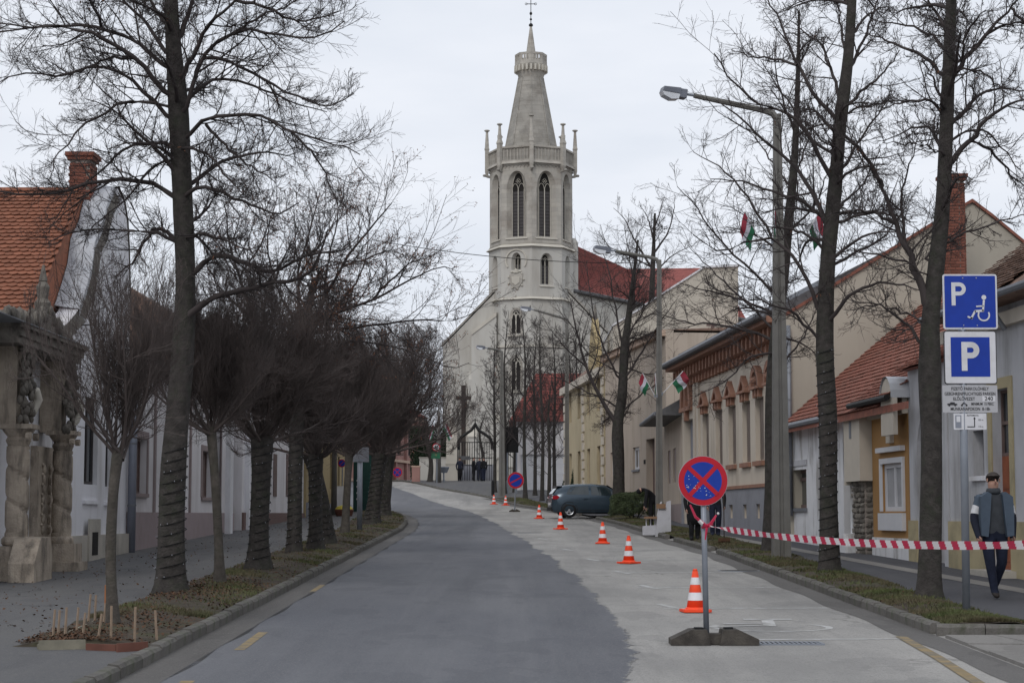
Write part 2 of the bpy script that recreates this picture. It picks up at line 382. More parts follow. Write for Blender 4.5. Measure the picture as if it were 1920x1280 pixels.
# ------------------------------------------------------------ ground, road, pavements
def mat_asphalt(name, base, speck, patch, stain, bump=0.6, crack=0, edge=False):
    m = bpy.data.materials.new(name); m.use_nodes = True
    n = m.node_tree.nodes; L = m.node_tree.links; b = n['Principled BSDF']
    b.inputs['Roughness'].default_value = 0.88; b.inputs['Specular IOR Level'].default_value = 0.25
    g = n.new('ShaderNodeNewGeometry'); P = g.outputs['Position']
    def noise(sc_, det=5, rough=0.55, mapsc=None):
        t = n.new('ShaderNodeTexNoise'); t.inputs['Scale'].default_value = sc_; t.inputs['Detail'].default_value = det; t.inputs['Roughness'].default_value = rough
        if mapsc:
            mm = n.new('ShaderNodeMapping'); mm.inputs['Scale'].default_value = mapsc; L.new(P, mm.inputs['Vector']); L.new(mm.outputs[0], t.inputs['Vector'])
        else: L.new(P, t.inputs['Vector'])
        return t.outputs['Fac']
    def rng(src, a, bb, c, d):
        r = n.new('ShaderNodeMapRange'); r.inputs[1].default_value = a; r.inputs[2].default_value = bb; r.inputs[3].default_value = c; r.inputs[4].default_value = d
        L.new(src, r.inputs[0]); return r.outputs[0]
    def mix(f, a, bb):
        x = n.new('ShaderNodeMix'); x.data_type = 'RGBA'; L.new(f, x.inputs[0])
        if isinstance(a, tuple): x.inputs[6].default_value = (*a, 1)
        else: L.new(a, x.inputs[6])
        x.inputs[7].default_value = (*bb, 1); return x.outputs[2]
    c = mix(rng(noise(0.5, 6, 0.6, (1, 0.35, 1)), 0.4, 0.65, 0, 0.8), base, patch)
    c = mix(rng(noise(0.35, 7, 0.7, (1.6, 0.12, 1)), 0.5, 0.72, 0, 0.7), c, stain)
    c = mix(rng(noise(42, 3, 0.75), 0.53, 0.64, 0, 0.7), c, speck)
    c = mix(rng(noise(9, 3, 0.6), 0.62, 0.7, 0, 0.35), c, stain)
    if crack:
        vo = n.new('ShaderNodeTexVoronoi'); vo.feature = 'DISTANCE_TO_EDGE'; vo.inputs['Scale'].default_value = crack
        nn_ = n.new('ShaderNodeTexNoise'); nn_.inputs['Scale'].default_value = 1.6; nn_.inputs['Detail'].default_value = 6; L.new(P, nn_.inputs['Vector'])
        va = n.new('ShaderNodeVectorMath'); va.operation = 'MULTIPLY_ADD'; L.new(nn_.outputs['Color'], va.inputs[0]); va.inputs[1].default_value = (1.6, 1.6, 0); L.new(P, va.inputs[2])
        L.new(va.outputs[0], vo.inputs['Vector'])
        ck = rng(vo.outputs['Distance'], 0.0, 0.012, 0.75, 0.0)
        ml = n.new('ShaderNodeMath'); ml.operation = 'MULTIPLY'; L.new(ck, ml.inputs[0]); L.new(rng(noise(0.22, 3), 0.5, 0.6, 0, 1), ml.inputs[1])
        c = mix(ml.outputs[0], c, tuple(q*0.35 for q in base))
    c = mix(rng(noise(0.9, 4, 0.6, (2.6, 0.05, 1)), 0.55, 0.70, 0, 0.22), c, speck)
    c = mix(rng(noise(26, 4, 0.75), 0.54, 0.68, 0, 0.35), c, stain)
    c = mix(rng(noise(1.1, 3, 0.5, (1, .5, 1)), 0.60, 0.605, 0, 0.22), c, stain)
    if edge:
        at_ = n.new('ShaderNodeAttribute'); at_.attribute_name = 'edge'
        ad = n.new('ShaderNodeMath'); ad.operation = 'MULTIPLY_ADD'; L.new(noise(14, 6, 0.75), ad.inputs[0]); ad.inputs[1].default_value = 2.2; L.new(at_.outputs['Fac'], ad.inputs[2])
        c = mix(rng(ad.outputs[0], 1.93, 1.97, 0, 0.9), c, (0.25, 0.243, 0.233))
    L.new(c, b.inputs['Base Color'])
    bu = n.new('ShaderNodeBump'); bu.inputs['Strength'].default_value = bump; bu.inputs['Distance'].default_value = 0.01
    L.new(noise(70, 3, 0.7), bu.inputs['Height']); L.new(bu.outputs[0], b.inputs['Normal'])
    MATS[name] = m
    return m
M_pale = mat_asphalt('worn_pale_asphalt', (0.36, 0.348, 0.328), (0.15, 0.145, 0.14), (0.225, 0.22, 0.212), (0.145, 0.143, 0.142), crack=0.22)
M_new = mat_asphalt('dark_asphalt', (0.114, 0.118, 0.132), (0.20, 0.20, 0.205), (0.158, 0.161, 0.172), (0.078, 0.081, 0.091), edge=True)
M_walk = mat_asphalt('pavement_asphalt', (0.098, 0.098, 0.102), (0.17, 0.167, 0.162), (0.128, 0.125, 0.121), (0.07, 0.07, 0.075), crack=0.3)
M_walk_dk = mat_asphalt('dark_pavement_asphalt', (0.072, 0.072, 0.082), (0.12, 0.12, 0.12), (0.085, 0.085, 0.092), (0.055, 0.055, 0.062))
M_gut = mat_asphalt('gutter_strip', (0.13, 0.125, 0.12), (0.2, 0.19, 0.18), (0.10, 0.095, 0.09), (0.06, 0.057, 0.055))
M_slab = mat_asphalt('cracked_concrete', (0.25, 0.24, 0.225), (0.15, 0.14, 0.13), (0.20, 0.19, 0.18), (0.12, 0.115, 0.11), crack=0.9)
M_line = mat('worn_white_line', (0.50, 0.50, 0.50), var=0.2, scale=6, dirt=(0.36, 0.355, 0.34), dscale=5, damt=1.0, coords='World', dpos=(.38, .56))
M_yline = mat('worn_yellow_line', (0.26, 0.195, 0.10), var=0.2, scale=6, dirt=(0.16, 0.145, 0.12), dscale=4, damt=0.85, dpos=(.42, .58), coords='World')

_xr = ([-5, 23, 45, 56, 70, 81, 95, 105, 115, 121, 125, 131, 150, 165, 230], [5.1, 5.1, 5.0, 4.55, 4.1, 3.5, 2.3, 1.1, -0.4, -1.6, -2.9, -5.2, -10, -14, -34])
_xl = ([-5, 64, 72, 80, 88, 94, 100, 103, 106, 230], [-3.7, -3.75, -4.0, -4.5, -5.3, -6.1, -7.4, -9.3, -13, -60])
def xr(Y): return float(np.interp(Y, *_xr))
def xl(Y): return float(np.interp(Y, *_xl))
def sheet(name, fa, fb, y0, y1, dy, h, m, cols=8, jitter=0.0, kind='structure', bumpy=0.0, hfun=None, tcols=None):
    if tcols: cols = len(tcols)-1
    ys = np.arange(y0, y1 + 1e-6, dy); V = []; Fq = []
    for Y in ys:
        a, b = fa(Y), fb(Y)
        for k in range(cols + 1):
            t = k / cols if not tcols else tcols[k]
            z = gz(Y) + h + (hfun(a+(b-a)*t, Y, t) if hfun else 0)
            V.append((a + (b-a)*t, Y, z))
    c = cols + 1
    for i in range(len(ys)-1):
        for k in range(cols):
            Fq.append((i*c+k, i*c+k+1, (i+1)*c+k+1, (i+1)*c+k))
    o = bpy.data.objects.new(name, np_mesh(name, V, Fq, m, smooth=True)); COL.objects.link(o)
    if tcols:
        at_ = o.data.attributes.new('edge', 'FLOAT', 'POINT'); at_.data.foreach_set('value', np.tile(np.array([0.0]*(len(tcols)-1)+[1.0], dtype=np.float32), len(ys)))
    return tag(o, kind=kind)
# the ground beneath everything
sheet('ground', lambda Y: -400, lambda Y: 400, -60, 900, 6, -0.12, M_soil, cols=4)
sheet('road', lambda Y: xl(Y) - 0.05, lambda Y: xr(Y) + 0.12, 2, 200, 1, 0.0, M_pale, cols=10)
# fresh dark asphalt with a ragged edge
_bY = [0, 17.4, 20.9, 26, 35.5, 45, 56, 70, 88, 104, 113, 125, 140, 150, 170]
_bX = [1.0, 1.02, 1.37, 1.41, 1.22, 0.85, 0.32, -0.45, -1.5, -2.9, -4.2, -6.5, -9.9, -12.2, -17]
_rag = RNG.normal(0, 1, 6000)
_rag = np.convolve(_rag, np.ones(2)/2, 'same')*0.028 + np.convolve(_rag, np.ones(9)/9, 'same')*0.05 + np.convolve(_rag, np.ones(40)/40, 'same')*0.22
def xb(Y): return float(np.interp(Y, _bY, _bX)) + float(_rag[int(Y/0.05) % 6000])*min(1.0, Y/30+0.3)
sheet('dark_asphalt_patch', lambda Y: xl(Y)+0.42, xb, 2, 165, 0.05, 0.004, M_new, tcols=[0, .35, .7, .975, 1])
sheet('left_gutter', lambda Y: xl(Y)-0.02, lambda Y: xl(Y)+0.46+0.03*math.sin(Y*1.7), 2, 103, 0.5, 0.004, M_gut, cols=2)
sheet('right_gutter', lambda Y: xr(Y)-0.42+0.04*math.sin(Y*1.3), lambda Y: xr(Y)+0.02, 10, 120, 0.5, 0.004, M_gut, cols=2)
# pavements
FL = -9.1
sheet('left_pavement', lambda Y: FL-0.5, lambda Y: xl(Y)-0.12, 2, 103, 1, 0.10, M_walk, cols=6)
def facx(Y): return float(np.interp(Y, [20, 33, 69.8, 79, 92, 108, 140], [9.93, 9.0, 6.37, 6.45, 4.7, 3.6, 5]))
sheet('right_pavement', lambda Y: xr(Y)+0.14, lambda Y: 14.0, 24, 200, 1, 0.10, M_walk_dk, cols=6)
sheet('plaza', lambda Y: xr(Y)+0.14, lambda Y: max(xr(Y)+0.2, float(np.interp(Y, [118, 122, 130, 200], [1.2, 2, 6, 12]))), 119, 200, 1, 0.106, M_walk, cols=4)
sheet('pavement_edge_strip', lambda Y: facx(Y)-1.35, lambda Y: facx(Y)-0.95, 27, 62, 1, 0.106, M_slab, cols=1)
# verges
def lump(x, Y, t): return (-0.16 if Y < 20.1 else 0) + 0.05*math.sin(min(1, max(0, t))*math.pi) + 0.015*math.sin(Y*3.1+x*5) + 0.012*math.sin(Y*7.7-x*9)
def xlv(Y): return float(np.interp(Y, [18, 60, 80, 90, 100], [-5.35, -5.7, -6.6, -7.4, -8.5]))
sheet('left_verge', xlv, lambda Y: xl(Y)-0.13, 20.0, 98, 0.25, 0.115, M_soil, cols=8, hfun=lump)
def xrv(Y): return float(np.interp(Y, [22, 35, 50, 62, 80, 100, 120], [6.25, 6.35, 6.3, 5.9, 5.0, 3.6, 0.6]))
sheet('right_verge', lambda Y: xr(Y)+0.14, xrv, 22.8, 79.0, 0.25, 0.115, M_soil, cols=6, hfun=lump)
sheet('far_right_verge', lambda Y: xr(Y)+0.14, xrv, 86.5, 119, 0.25, 0.115, M_soil, cols=6, hfun=lump)
# kerb stones
def kerb_mesh(seed):
    r = random.Random(seed); b = MB()
    xs = [0, 0.25, 0.5, 0.75, 1.0]
    prof = [(-0.0, -0.1), (0.0, 0.105), (0.025, 0.14), (0.12, 0.145), (0.14, 0.12), (0.14, -0.1)]
    n = len(prof)
    for i, x in enumerate(xs):
        for (a, z) in prof:
            b.v.append((x + r.uniform(-.012, .012)*(0 < i < 4), a + r.uniform(-.005, .005), z + (r.uniform(-.006, .004) if z > 0 else 0)))
    for i in range(len(xs)-1):
        for k in range(n-1):
            b.f.append((i*n+k, (i+1)*n+k, (i+1)*n+k+1, i*n+k+1)); b.m.append(0)
    b.f.append(tuple(range(n))); b.m.append(0); b.f.append(tuple((len(xs)-1)*n+k for k in reversed(range(n)))); b.m.append(0)
    return b.mesh('kerb_stone', M_kerb)
KM = [kerb_mesh(i) for i in range(5)]
def kerb(name, pts, side, length, gaps=()):
    root = empty(name); tag(root, kind='structure')
    d = 0; i = 0
    seg = []
    P = [Vector((p[0], p[1])) for p in pts]
    cum = [0]
    for a, b in zip(P, P[1:]): cum.append(cum[-1] + (b-a).length)
    def pt(s):
        for j in range(len(P)-1):
            if s <= cum[j+1] + 1e-9:
                return P[j] + (P[j+1]-P[j])*((s-cum[j])/max(1e-9, cum[j+1]-cum[j]))
        return P[-1]
    rr = random.Random(3)
    s = 0
    while s < cum[-1] - 0.3:
        l = min(length*rr.uniform(0.92, 1.08), cum[-1]-s)
        a, b = pt(s), pt(s+l)
        mid = (a.y+b.y)/2
        if not any(g0 < mid < g1 for g0, g1 in gaps):
            za, zb = gz(a.y), gz(b.y)
            dirv = Vector((b.x-a.x, b.y-a.y, zb-za)); L = dirv.length
            ux = dirv.normalized(); uy = Vector((0, 0, 1)).cross(ux).normalized()*1.0
            if side < 0: uy = -uy
            uz = Vector((0, 0, 1))
            M = Matrix((( ux.x*(L-0.01), uy.x, uz.x, a.x), (ux.y*(L-0.01), uy.y, uz.y, a.y), (ux.z*(L-0.01), uy.z, uz.z, za + rr.uniform(-.006, .006)), (0, 0, 0, 1)))
            Rr = Matrix.Translation((0, 0, 0))
            shared('kerb_stone', rr.choice(KM), root, matrix=M)
        s += l
    return root
kr = kerb('right_kerb', [(xr(Y), Y) for Y in np.arange(23, 132, 1.0)], -1, 0.9, gaps=((45.6, 46.6), (54.2, 55.4), (79.5, 86.5)))
kl = kerb('left_kerb', [(xl(Y), Y) for Y in list(np.arange(12, 101, 1.0))], 1, 1.0)
kerb('verge_end_kerb', [(5.12, 22.72), (6.25, 22.55)], 1, 0.6)
kerb('plaza_kerb', [(xr(Y), Y) for Y in np.arange(131, 170, 2.0)], -1, 1.2)
# ramps in kerb gaps
for (a, b_) in ((45.5, 46.7), (54.1, 55.5), (79.4, 86.6)):
    sheet('kerb_ramp', lambda Y: xr(Y)-0.02, lambda Y: xr(Y)+(0.5 if b_ < 60 else 3.2), a, b_, 0.4, 0.012, M_slab, cols=3, hfun=lambda x, Y, t: 0.105*t+0.002)
# road markings: bays on the right
def strip(name, pts, wd, m, h=0.009, seg=0.5):
    h = 0.0075 if m is M_yline else 0.0038
    b = MB(); P = [Vector(p) for p in pts]; L = []
    for a, c in zip(P, P[1:]):
        k = max(1, int((c-a).length/seg))
        L += [a+(c-a)*(i/k) for i in range(k)]
    L.append(P[-1])
    for i in range(len(L)-1):
        a, c = L[i], L[i+1]; t = (c-a).normalized(); nn = Vector((-t.y, t.x))*wd/2
        b.quad((a.x+nn.x, a.y+nn.y, gz(a.y+nn.y)+h), (a.x-nn.x, a.y-nn.y, gz(a.y-nn.y)+h), (c.x-nn.x, c.y-nn.y, gz(c.y-nn.y)+h), (c.x+nn.x, c.y+nn.y, gz(c.y+nn.y)+h))
    o = b.build(name, m); return tag(o, kind='structure')
for (Y, a, b_) in ((22.2, 2.2, 4.6), (27.3, 2.2, 4.65), (32.3, 2.15, 4.7), (37.2, 2.05, 4.6), (42.5, 1.7, 4.5), (48.0, 1.2, 4.4), (53.5, 0.9, 4.0)):
    strip('bay_line', [(a, Y), (b_, Y + 0.1)], 0.12, M_line)
for (x, Y) in ((2.0, 28.4), (2.05, 33.2), (1.85, 38.0), (1.5, 43.4), (1.1, 49), (0.6, 57)):
    strip('bay_corner_mark', [(x+0.45, Y-1.3), (x+0.2, Y-0.2)], 0.12, M_line)
strip('yellow_line', [(4.25, 15.5), (4.33, 17.4), (4.52, 20), (4.66, 22.6)], 0.13, M_yline)
strip('yellow_line', [(-3.03, 16.4), (-3.05, 17.8)], 0.13, M_yline)
strip('yellow_line', [(-3.02, 20.9), (-3.06, 23.2)], 0.12, M_yline)
strip('yellow_line', [(-3.3, 31), (-3.32, 33)], 0.10, M_yline)
# faded wheelchair mark on the bay
wb = MB(); c0 = Vector((3.3, 24.0))
for k in range(28):
    a0, a1 = R(150+k*9), R(150+(k+1)*9)
    for (r0, r1) in ((0.60, 0.68),):
        q = [(c0.x+r*math.cos(a)*1.15, c0.y+r*math.sin(a)) for (r, a) in ((r0, a0), (r1, a0), (r1, a1), (r0, a1))]
        wb.quad(*[(x, y, gz(y)+0.0035) for x, y in q])
for (x0, y0, x1, y1, wd) in ((3.3, 24.1, 3.42, 25.3, 0.16), (3.1, 25.25, 3.75, 25.25, 0.16), (2.3, 23.9, 3.3, 24.3, 0.1), (3.35, 24.6, 2.75, 24.55, 0.12)):
    a, c = Vector((x0, y0)), Vector((x1, y1)); t = (c-a).normalized(); nn = Vector((-t.y, t.x))*wd/2
    wb.quad(*[(p.x, p.y, gz(p.y)+0.006) for p in (a+nn, a-nn, c-nn, c+nn)])
tag(wb.build('wheelchair_road_mark', M_line), kind='structure')
# cracked concrete drive in the lower right corner
droot = empty('driveway'); tag(droot, kind='structure')
rr = random.Random(5)
cells = []
gx = [5.15, 5.9, 6.8, 7.8, 9.2, 12]; gyv = [12, 15.2, 16.9, 18.6, 20.2, 21.2, 22.45]
jit = {(i, j): (rr.uniform(-.18, .18) if 0 < i < 5 else 0, rr.uniform(-.25, .25) if 0 < j < 6 else 0) for i in range(6) for j in range(7)}
for i in range(5):
    for j in range(6):
        P = [(gx[a]+jit[a, c][0], gyv[c]+jit[a, c][1]) for a, c in ((i, j), (i+1, j), (i+1, j+1), (i, j+1))]
        cx_ = sum(p[0] for p in P)/4; cy_ = sum(p[1] for p in P)/4; s_ = 0.985
        P = [(cx_+(p[0]-cx_)*s_, cy_+(p[1]-cy_)*s_) for p in P]
        hh = 0.03+rr.uniform(0, .012); b = MB(); z = gz(cy_)
        top = [(p[0], p[1], gz(p[1])+hh) for p in P]; bot = [(p[0], p[1], gz(p[1])-0.05) for p in P]
        b.poly(top)
        for k in range(4): b.quad(bot[k], bot[(k+1) % 4], top[(k+1) % 4], top[k])
        o = b.build('concrete_slab', M_slab, droot)
# drain slot and manhole lids
for (px, py, wd, dp, nm, lb) in ((1478, 1206, 0.72, 0.34, 'storm_drain', 'steel slotted storm drain in the road at the foot of the near no stopping sign'),):
    p = G(px, py)
    root = empty(nm, p, 0, lb, 'drain')
    MB().box(-wd/2, wd/2, -dp/2, dp/2, -0.02, 0.008).build('tray', M_dark, root)
    b = MB(); b.box(-wd/2-.03, wd/2+.03, -dp/2-.03, -dp/2, -.02, .014); b.box(-wd/2-.03, wd/2+.03, dp/2, dp/2+.03, -.02, .014)
    b.box(-wd/2-.03, -wd/2, -dp/2, dp/2, -.02, .014); b.box(wd/2, wd/2+.03, -dp/2, dp/2, -.02, .014); b.build('drain_frame', M_galv, root)
    bm_ = MB().box(-.014, .014, -dp/2, dp/2, 0, 0.013).mesh('grate_bar', M_galv)
    for k in range(13): shared('grate_bar', bm_, root, (-wd/2+0.03+k*(wd-.06)/12, 0, 0))
for (px, py, r_, lb) in ((994, 998, 0.42, 'round iron manhole cover in the pale asphalt ahead of the car'), (1385, 1069, 0.38, 'round dark manhole cover between parking bay and right kerb')):
    p = G(px, py)
    root = empty('manhole_cover', p, 0, lb, 'manhole cover')
    MB().lathe([(r_, -0.02), (r_, 0.004), (r_-.04, 0.005)], 24).build('lid', M_dark, root)
    MB().lathe([(r_+.05, -0.02), (r_+.05, 0.004), (r_+.005, 0.004)], 24, cap=False).build('rim', M_galv, root)
# grass, leaf litter
def blades(name, n, fa, fb, y0, y1, hmin, hmax, m, h0=0.12, wdt=0.007, dens=None, flat=False):
    Y = y0 + (y1-y0)*RNG.random(n)**1.7
    a = np.array([fa(v) for v in Y]); b = np.array([fb(v) for v in Y])
    x = a + (b-a)*RNG.random(n)
    if dens is not None:
        k = RNG.random(n) < dens(x, Y); x = x[k]; Y = Y[k]; a = a[k]; b = b[k]
    n = len(Y)
    t = (x-a)/(b-a)
    z = np.interp(Y, _gy, _gzv) + h0 + 0.05*np.sin(t*np.pi)
    th = RNG.random(n)*6.283; hh = hmin + (hmax-hmin)*RNG.random(n)
    if flat:
        ln = hh; tilt = (RNG.random(n)-.3)*0.9
        dx, dy = np.cos(th), np.sin(th)
        c = np.stack([x, Y, z+0.012+RNG.random(n)*0.02], 1)
        u = np.stack([dx*ln, dy*ln, np.sin(tilt)*ln], 1)/2; v = np.stack([-dy*ln*.6, dx*ln*.6, RNG.normal(0, .3, n)*ln], 1)/2
        V = np.concatenate([c-u-v*.3, c-v, c+u, c+v], 0)
        i = np.arange(n); Fq = np.stack([i, i+n, i+2*n, i+3*n], 1)
    else:
        s_ = 1 + Y/40
        dx, dy = np.cos(th)*wdt*s_, np.sin(th)*wdt*s_
        lx, ly = RNG.normal(0, .5, n)*hh, RNG.normal(0, .5, n)*hh
        V = np.concatenate([np.stack([x-dx, Y-dy, z-.01], 1), np.stack([x+dx, Y+dy, z-.01], 1), np.stack([x+lx, Y+ly, z+hh], 1)], 0)
        i = np.arange(n); Fq = np.stack([i, i+n, i+2*n], 1)
    o = bpy.data.objects.new(name, np_mesh(name, V, Fq, m)); COL.objects.link(o)
    return o
def patchy(lo, sc_=1.0):
    def f(x, Y): return np.clip(lo + 0.75*np.sin(Y*0.9*sc_+x*2.1)*np.sin(Y*0.37*sc_-x*1.3+1) + 0.35*np.sin(Y*2.3+x*4), 0.02, 1)
    return f
tag(blades('verge_grass', 90000, lambda Y: xr(Y)+.15, xrv, 22.9, 78.8, .02, .06, M_grass, dens=patchy(.38)), 'short patchy green grass on the right verge between kerb and pavement', 'grass', kind='stuff')
tag(blades('far_verge_grass', 16000, lambda Y: xr(Y)+.15, xrv, 87, 118, .02, .07, M_grass, dens=patchy(.8)), 'thin grass under the young trees up the right side of the street', 'grass', kind='stuff')
tag(blades('left_verge_grass', 70000, xlv, lambda Y: xl(Y)-.15, 24, 97, .02, .06, M_grass, dens=patchy(-.02)), 'patchy grass on the left verge under the row of dark trees', 'grass', kind='stuff')
def nearbig(x, Y): return np.clip(0.2 + 1.2*np.exp(-((Y-29.5)**2/6+(x+4.9)**2/0.5)) + .5*np.exp(-((Y-21.5)**2/4+(x+4.7)**2/.3)) + .25*np.sin(Y*1.7+x*3), 0.03, 1)
tag(blades('fallen_leaves', 26000, xlv, lambda Y: xl(Y)-.1, 20.2, 96, .02, .05, M_litter, dens=nearbig, flat=True), 'brown fallen leaves lying on the left verge round the tree bases', 'fallen leaves', kind='stuff')
tag(blades('scattered_leaves', 1500, lambda Y: FL+.2, lambda Y: xlv(Y)-.1, 22, 90, .03, .06, M_litter, h0=.07, flat=True), 'few fallen leaves scattered over the left pavement', 'fallen leaves', kind='stuff')
tag(blades('verge_leaf_bits', 5000, lambda Y: xr(Y)+.15, xrv, 22.9, 78, .02, .05, M_litter, dens=patchy(.2), flat=True), 'brown leaf bits in the grass of the right verge', 'fallen leaves', kind='stuff')
# ------------------------------------------------------------ trees
def norm(a): return a/np.maximum(1e-9, np.linalg.norm(a, axis=-1, keepdims=True))
def grow(S, D, Ln, nseg, wob, trop, rng, tropgrow=0.0):
    N = len(S); P = np.zeros((N, nseg+1, 3)); P[:, 0] = S; d = norm(D.copy())
    st = (Ln/nseg)[:, None]
    for i in range(nseg):
        d = norm(d + rng.normal(0, wob, (N, 3)) + np.array([0, 0, trop + tropgrow*i]))
        P[:, i+1] = P[:, i] + d*st
    return P
def spawn(P, Rd, Ln, k, tmin, tmax, ang, angs, lr, lrs, rr, rng, taper=0.45, up=0.0):
    N, n1, _ = P.shape; n = n1-1
    t = tmin + (tmax-tmin)*(np.arange(k)[None, :] + rng.random((N, k)))/k
    f = t*n; i = np.minimum(f.astype(int), n-1); fr = (f-i)[..., None]
    idx = np.arange(N)[:, None]
    a = P[idx, i]; b = P[idx, i+1]
    S = a + (b-a)*fr; T = norm(b-a)
    rv = rng.normal(0, 1, (N, k, 3)); rv[..., 2] += up
    perp = norm(rv - T*np.sum(rv*T, -1, keepdims=True))
    an = np.radians(ang + rng.normal(0, angs, (N, k)))[..., None]
    D = T*np.cos(an) + perp*np.sin(an)
    L2 = Ln[:, None]*lr*(1 - taper*t)*np.exp(rng.normal(0, lrs, (N, k)))
    r0 = Rd[idx, i] + (Rd[idx, i+1]-Rd[idx, i])*fr[..., 0]
    R2 = np.minimum(r0*0.85, r0*rr)
    return S.reshape(-1, 3), D.reshape(-1, 3), L2.ravel(), R2.ravel()
def rads(R0, n, end):
    t = np.linspace(0, 1, n+1)[None, :]
    return R0[:, None]*(1-t) + end*t if np.isscalar(end) else R0[:, None]*(1-t) + end[:, None]*t
def tubes(P, Rd, sides):
    N, n1, _ = P.shape
    T = np.zeros_like(P); T[:, 1:-1] = P[:, 2:]-P[:, :-2]; T[:, 0] = P[:, 1]-P[:, 0]; T[:, -1] = P[:, -1]-P[:, -2]; T = norm(T)
    ref = np.zeros_like(T); ref[..., 0] = 1; m = np.abs(T[..., 0]) > .9; ref[m] = (0, 1, 0)
    A = norm(np.cross(T, ref)); B = np.cross(T, A)
    th = np.arange(sides)*2*np.pi/sides
    V = P[:, :, None, :] + Rd[:, :, None, None]*(A[:, :, None, :]*np.cos(th)[None, None, :, None] + B[:, :, None, :]*np.sin(th)[None, None, :, None])
    base = (np.arange(N)*n1*sides)[:, None, None] + (np.arange(n1-1)*sides)[None, :, None]
    k = np.arange(sides)[None, None, :]; k2 = (k+1) % sides
    Fq = np.stack([base+k, base+k2, base+k2+sides, base+k+sides], -1).reshape(-1, 4)
    return V.reshape(-1, 3), Fq
class TM:
    def __init__(s): s.V = []; s.F = []; s.n = 0
    def add(s, V, Fq): s.V.append(V); s.F.append(Fq+s.n); s.n += len(V)
    def tube(s, P, Rd, sides): s.add(*tubes(P, Rd, sides))
    def mesh(s, name, m, smooth=True): return np_mesh(name, np.concatenate(s.V), np.concatenate(s.F), m, smooth=smooth)
def resample(pts, n, smooth=True):
    pts = np.array(pts, float)
    if smooth and len(pts) > 2:
        q = np.vstack([2*pts[0]-pts[1], pts, 2*pts[-1]-pts[-2]]); outp = []
        for i in range(1, len(q)-2):
            for u in np.linspace(0, 1, 7)[:-1]:
                a, b, c, d = q[i-1], q[i], q[i+1], q[i+2]
                outp.append(0.5*((2*b)+(-a+c)*u+(2*a-5*b+4*c-d)*u*u+(-a+3*b-3*c+d)*u**3))
        outp.append(q[-2]); pts = np.array(outp)
    L = np.concatenate([[0], np.cumsum(np.linalg.norm(np.diff(pts, axis=0), axis=1))])
    t = np.linspace(0, L[-1], n)
    return np.stack([np.interp(t, L, pts[:, j]) for j in range(pts.shape[1])], 1)
def leafbits(P, k, size, rng, frac=1.0):
    ends = P[:, -1]; sel = ends[rng.random(len(ends)) < frac]; sel = np.repeat(sel, k, 0)
    sel = sel + rng.normal(0, size*1.2, sel.shape); n = len(sel)
    u = norm(rng.normal(0, 1, (n, 3)))*size*(0.5+rng.random((n, 1))); v = norm(np.cross(u, rng.normal(0, 1, (n, 3))))*size*.35
    V = np.concatenate([sel-u, sel-v, sel+u, sel+v], 0); i = np.arange(n)
    return V, np.stack([i, i+n, i+2*n, i+3*n], 1)
def trunk_mesh(T, path, radii, sides, rng, n=40, knob=0.06):
    """one trunk with flare and uneven bark outline"""
    P = resample(path, n); Rd = np.interp(np.linspace(0, 1, n), np.linspace(0, 1, len(radii)), radii)
    hz_ = P[:, 2]-P[0, 2]; Rd = Rd*(1+.38*np.exp(-np.maximum(hz_, 0)/.16))
    V, Fq = tubes(P[None], Rd[None], sides)
    Vr = V.reshape(n, sides, 3); c = P[:, None, :]
    ph = rng.random(4)*6
    th = np.arange(sides)*2*np.pi/sides
    z = P[:, 2:3]
    w_ = 1 + knob*(np.sin(3*th[None]+ph[0]+z*0.8)+.7*np.sin(5*th[None]+ph[1]-z*1.7)+.6*np.sin(2*th[None]+z*3.1+ph[2])) + rng.normal(0, knob*.8, (1, sides)) + rng.normal(0, knob*.15, (n, sides))
    Vr = c + (Vr-c)*w_[..., None]
    T.add(Vr.reshape(-1, 3), Fq)
    return P, Rd
def subbranch(T, P, Rd, Ln, rng, k1=14, k2=7, k3=5, l1=0.3, trop=0.0, twig=0.0028, droop=0.0, ang=48, s1=5, wob=0.13, seeds=None, zmul=1.0, curl=0.05, tmin=0.12):
    """three orders of side branches on limbs given as polylines"""
    S, D, L1, R1 = spawn(P, Rd, Ln, k1, tmin, 1.0, ang, 14, l1, .35, .5, rng, taper=0.35, up=0.25)
    R1 = np.minimum(R1, L1*0.013+0.003)
    p1 = grow(S, D, L1, 5, wob, trop-droop, rng, curl); r1 = rads(R1, 5, twig*1.3); T.tube(p1, r1, 4)
    S, D, L2, R2 = spawn(p1, r1, L1, k2, 0.15, 1.0, 42, 15, .5, .3, .6, rng)
    R2 = np.minimum(R2, L2*0.012+0.002)
    p2 = grow(S, D, L2, 3, wob*1.2, trop-droop*.6, rng, curl); r2 = rads(R2, 3, twig); T.tube(p2, r2, 3)
    if k3:
        S, D, L3, R3 = spawn(p2, r2, L2, k3, 0.15, 1.0, 40, 15, .5, .3, .7, rng)
        p3 = grow(S, D, L3, 2, wob*1.3, trop*.5+.05, rng); r3 = rads(np.minimum(R3, twig*1.15), 2, twig*.6); T.tube(p3, r3, 3)
        return p3
    return p2
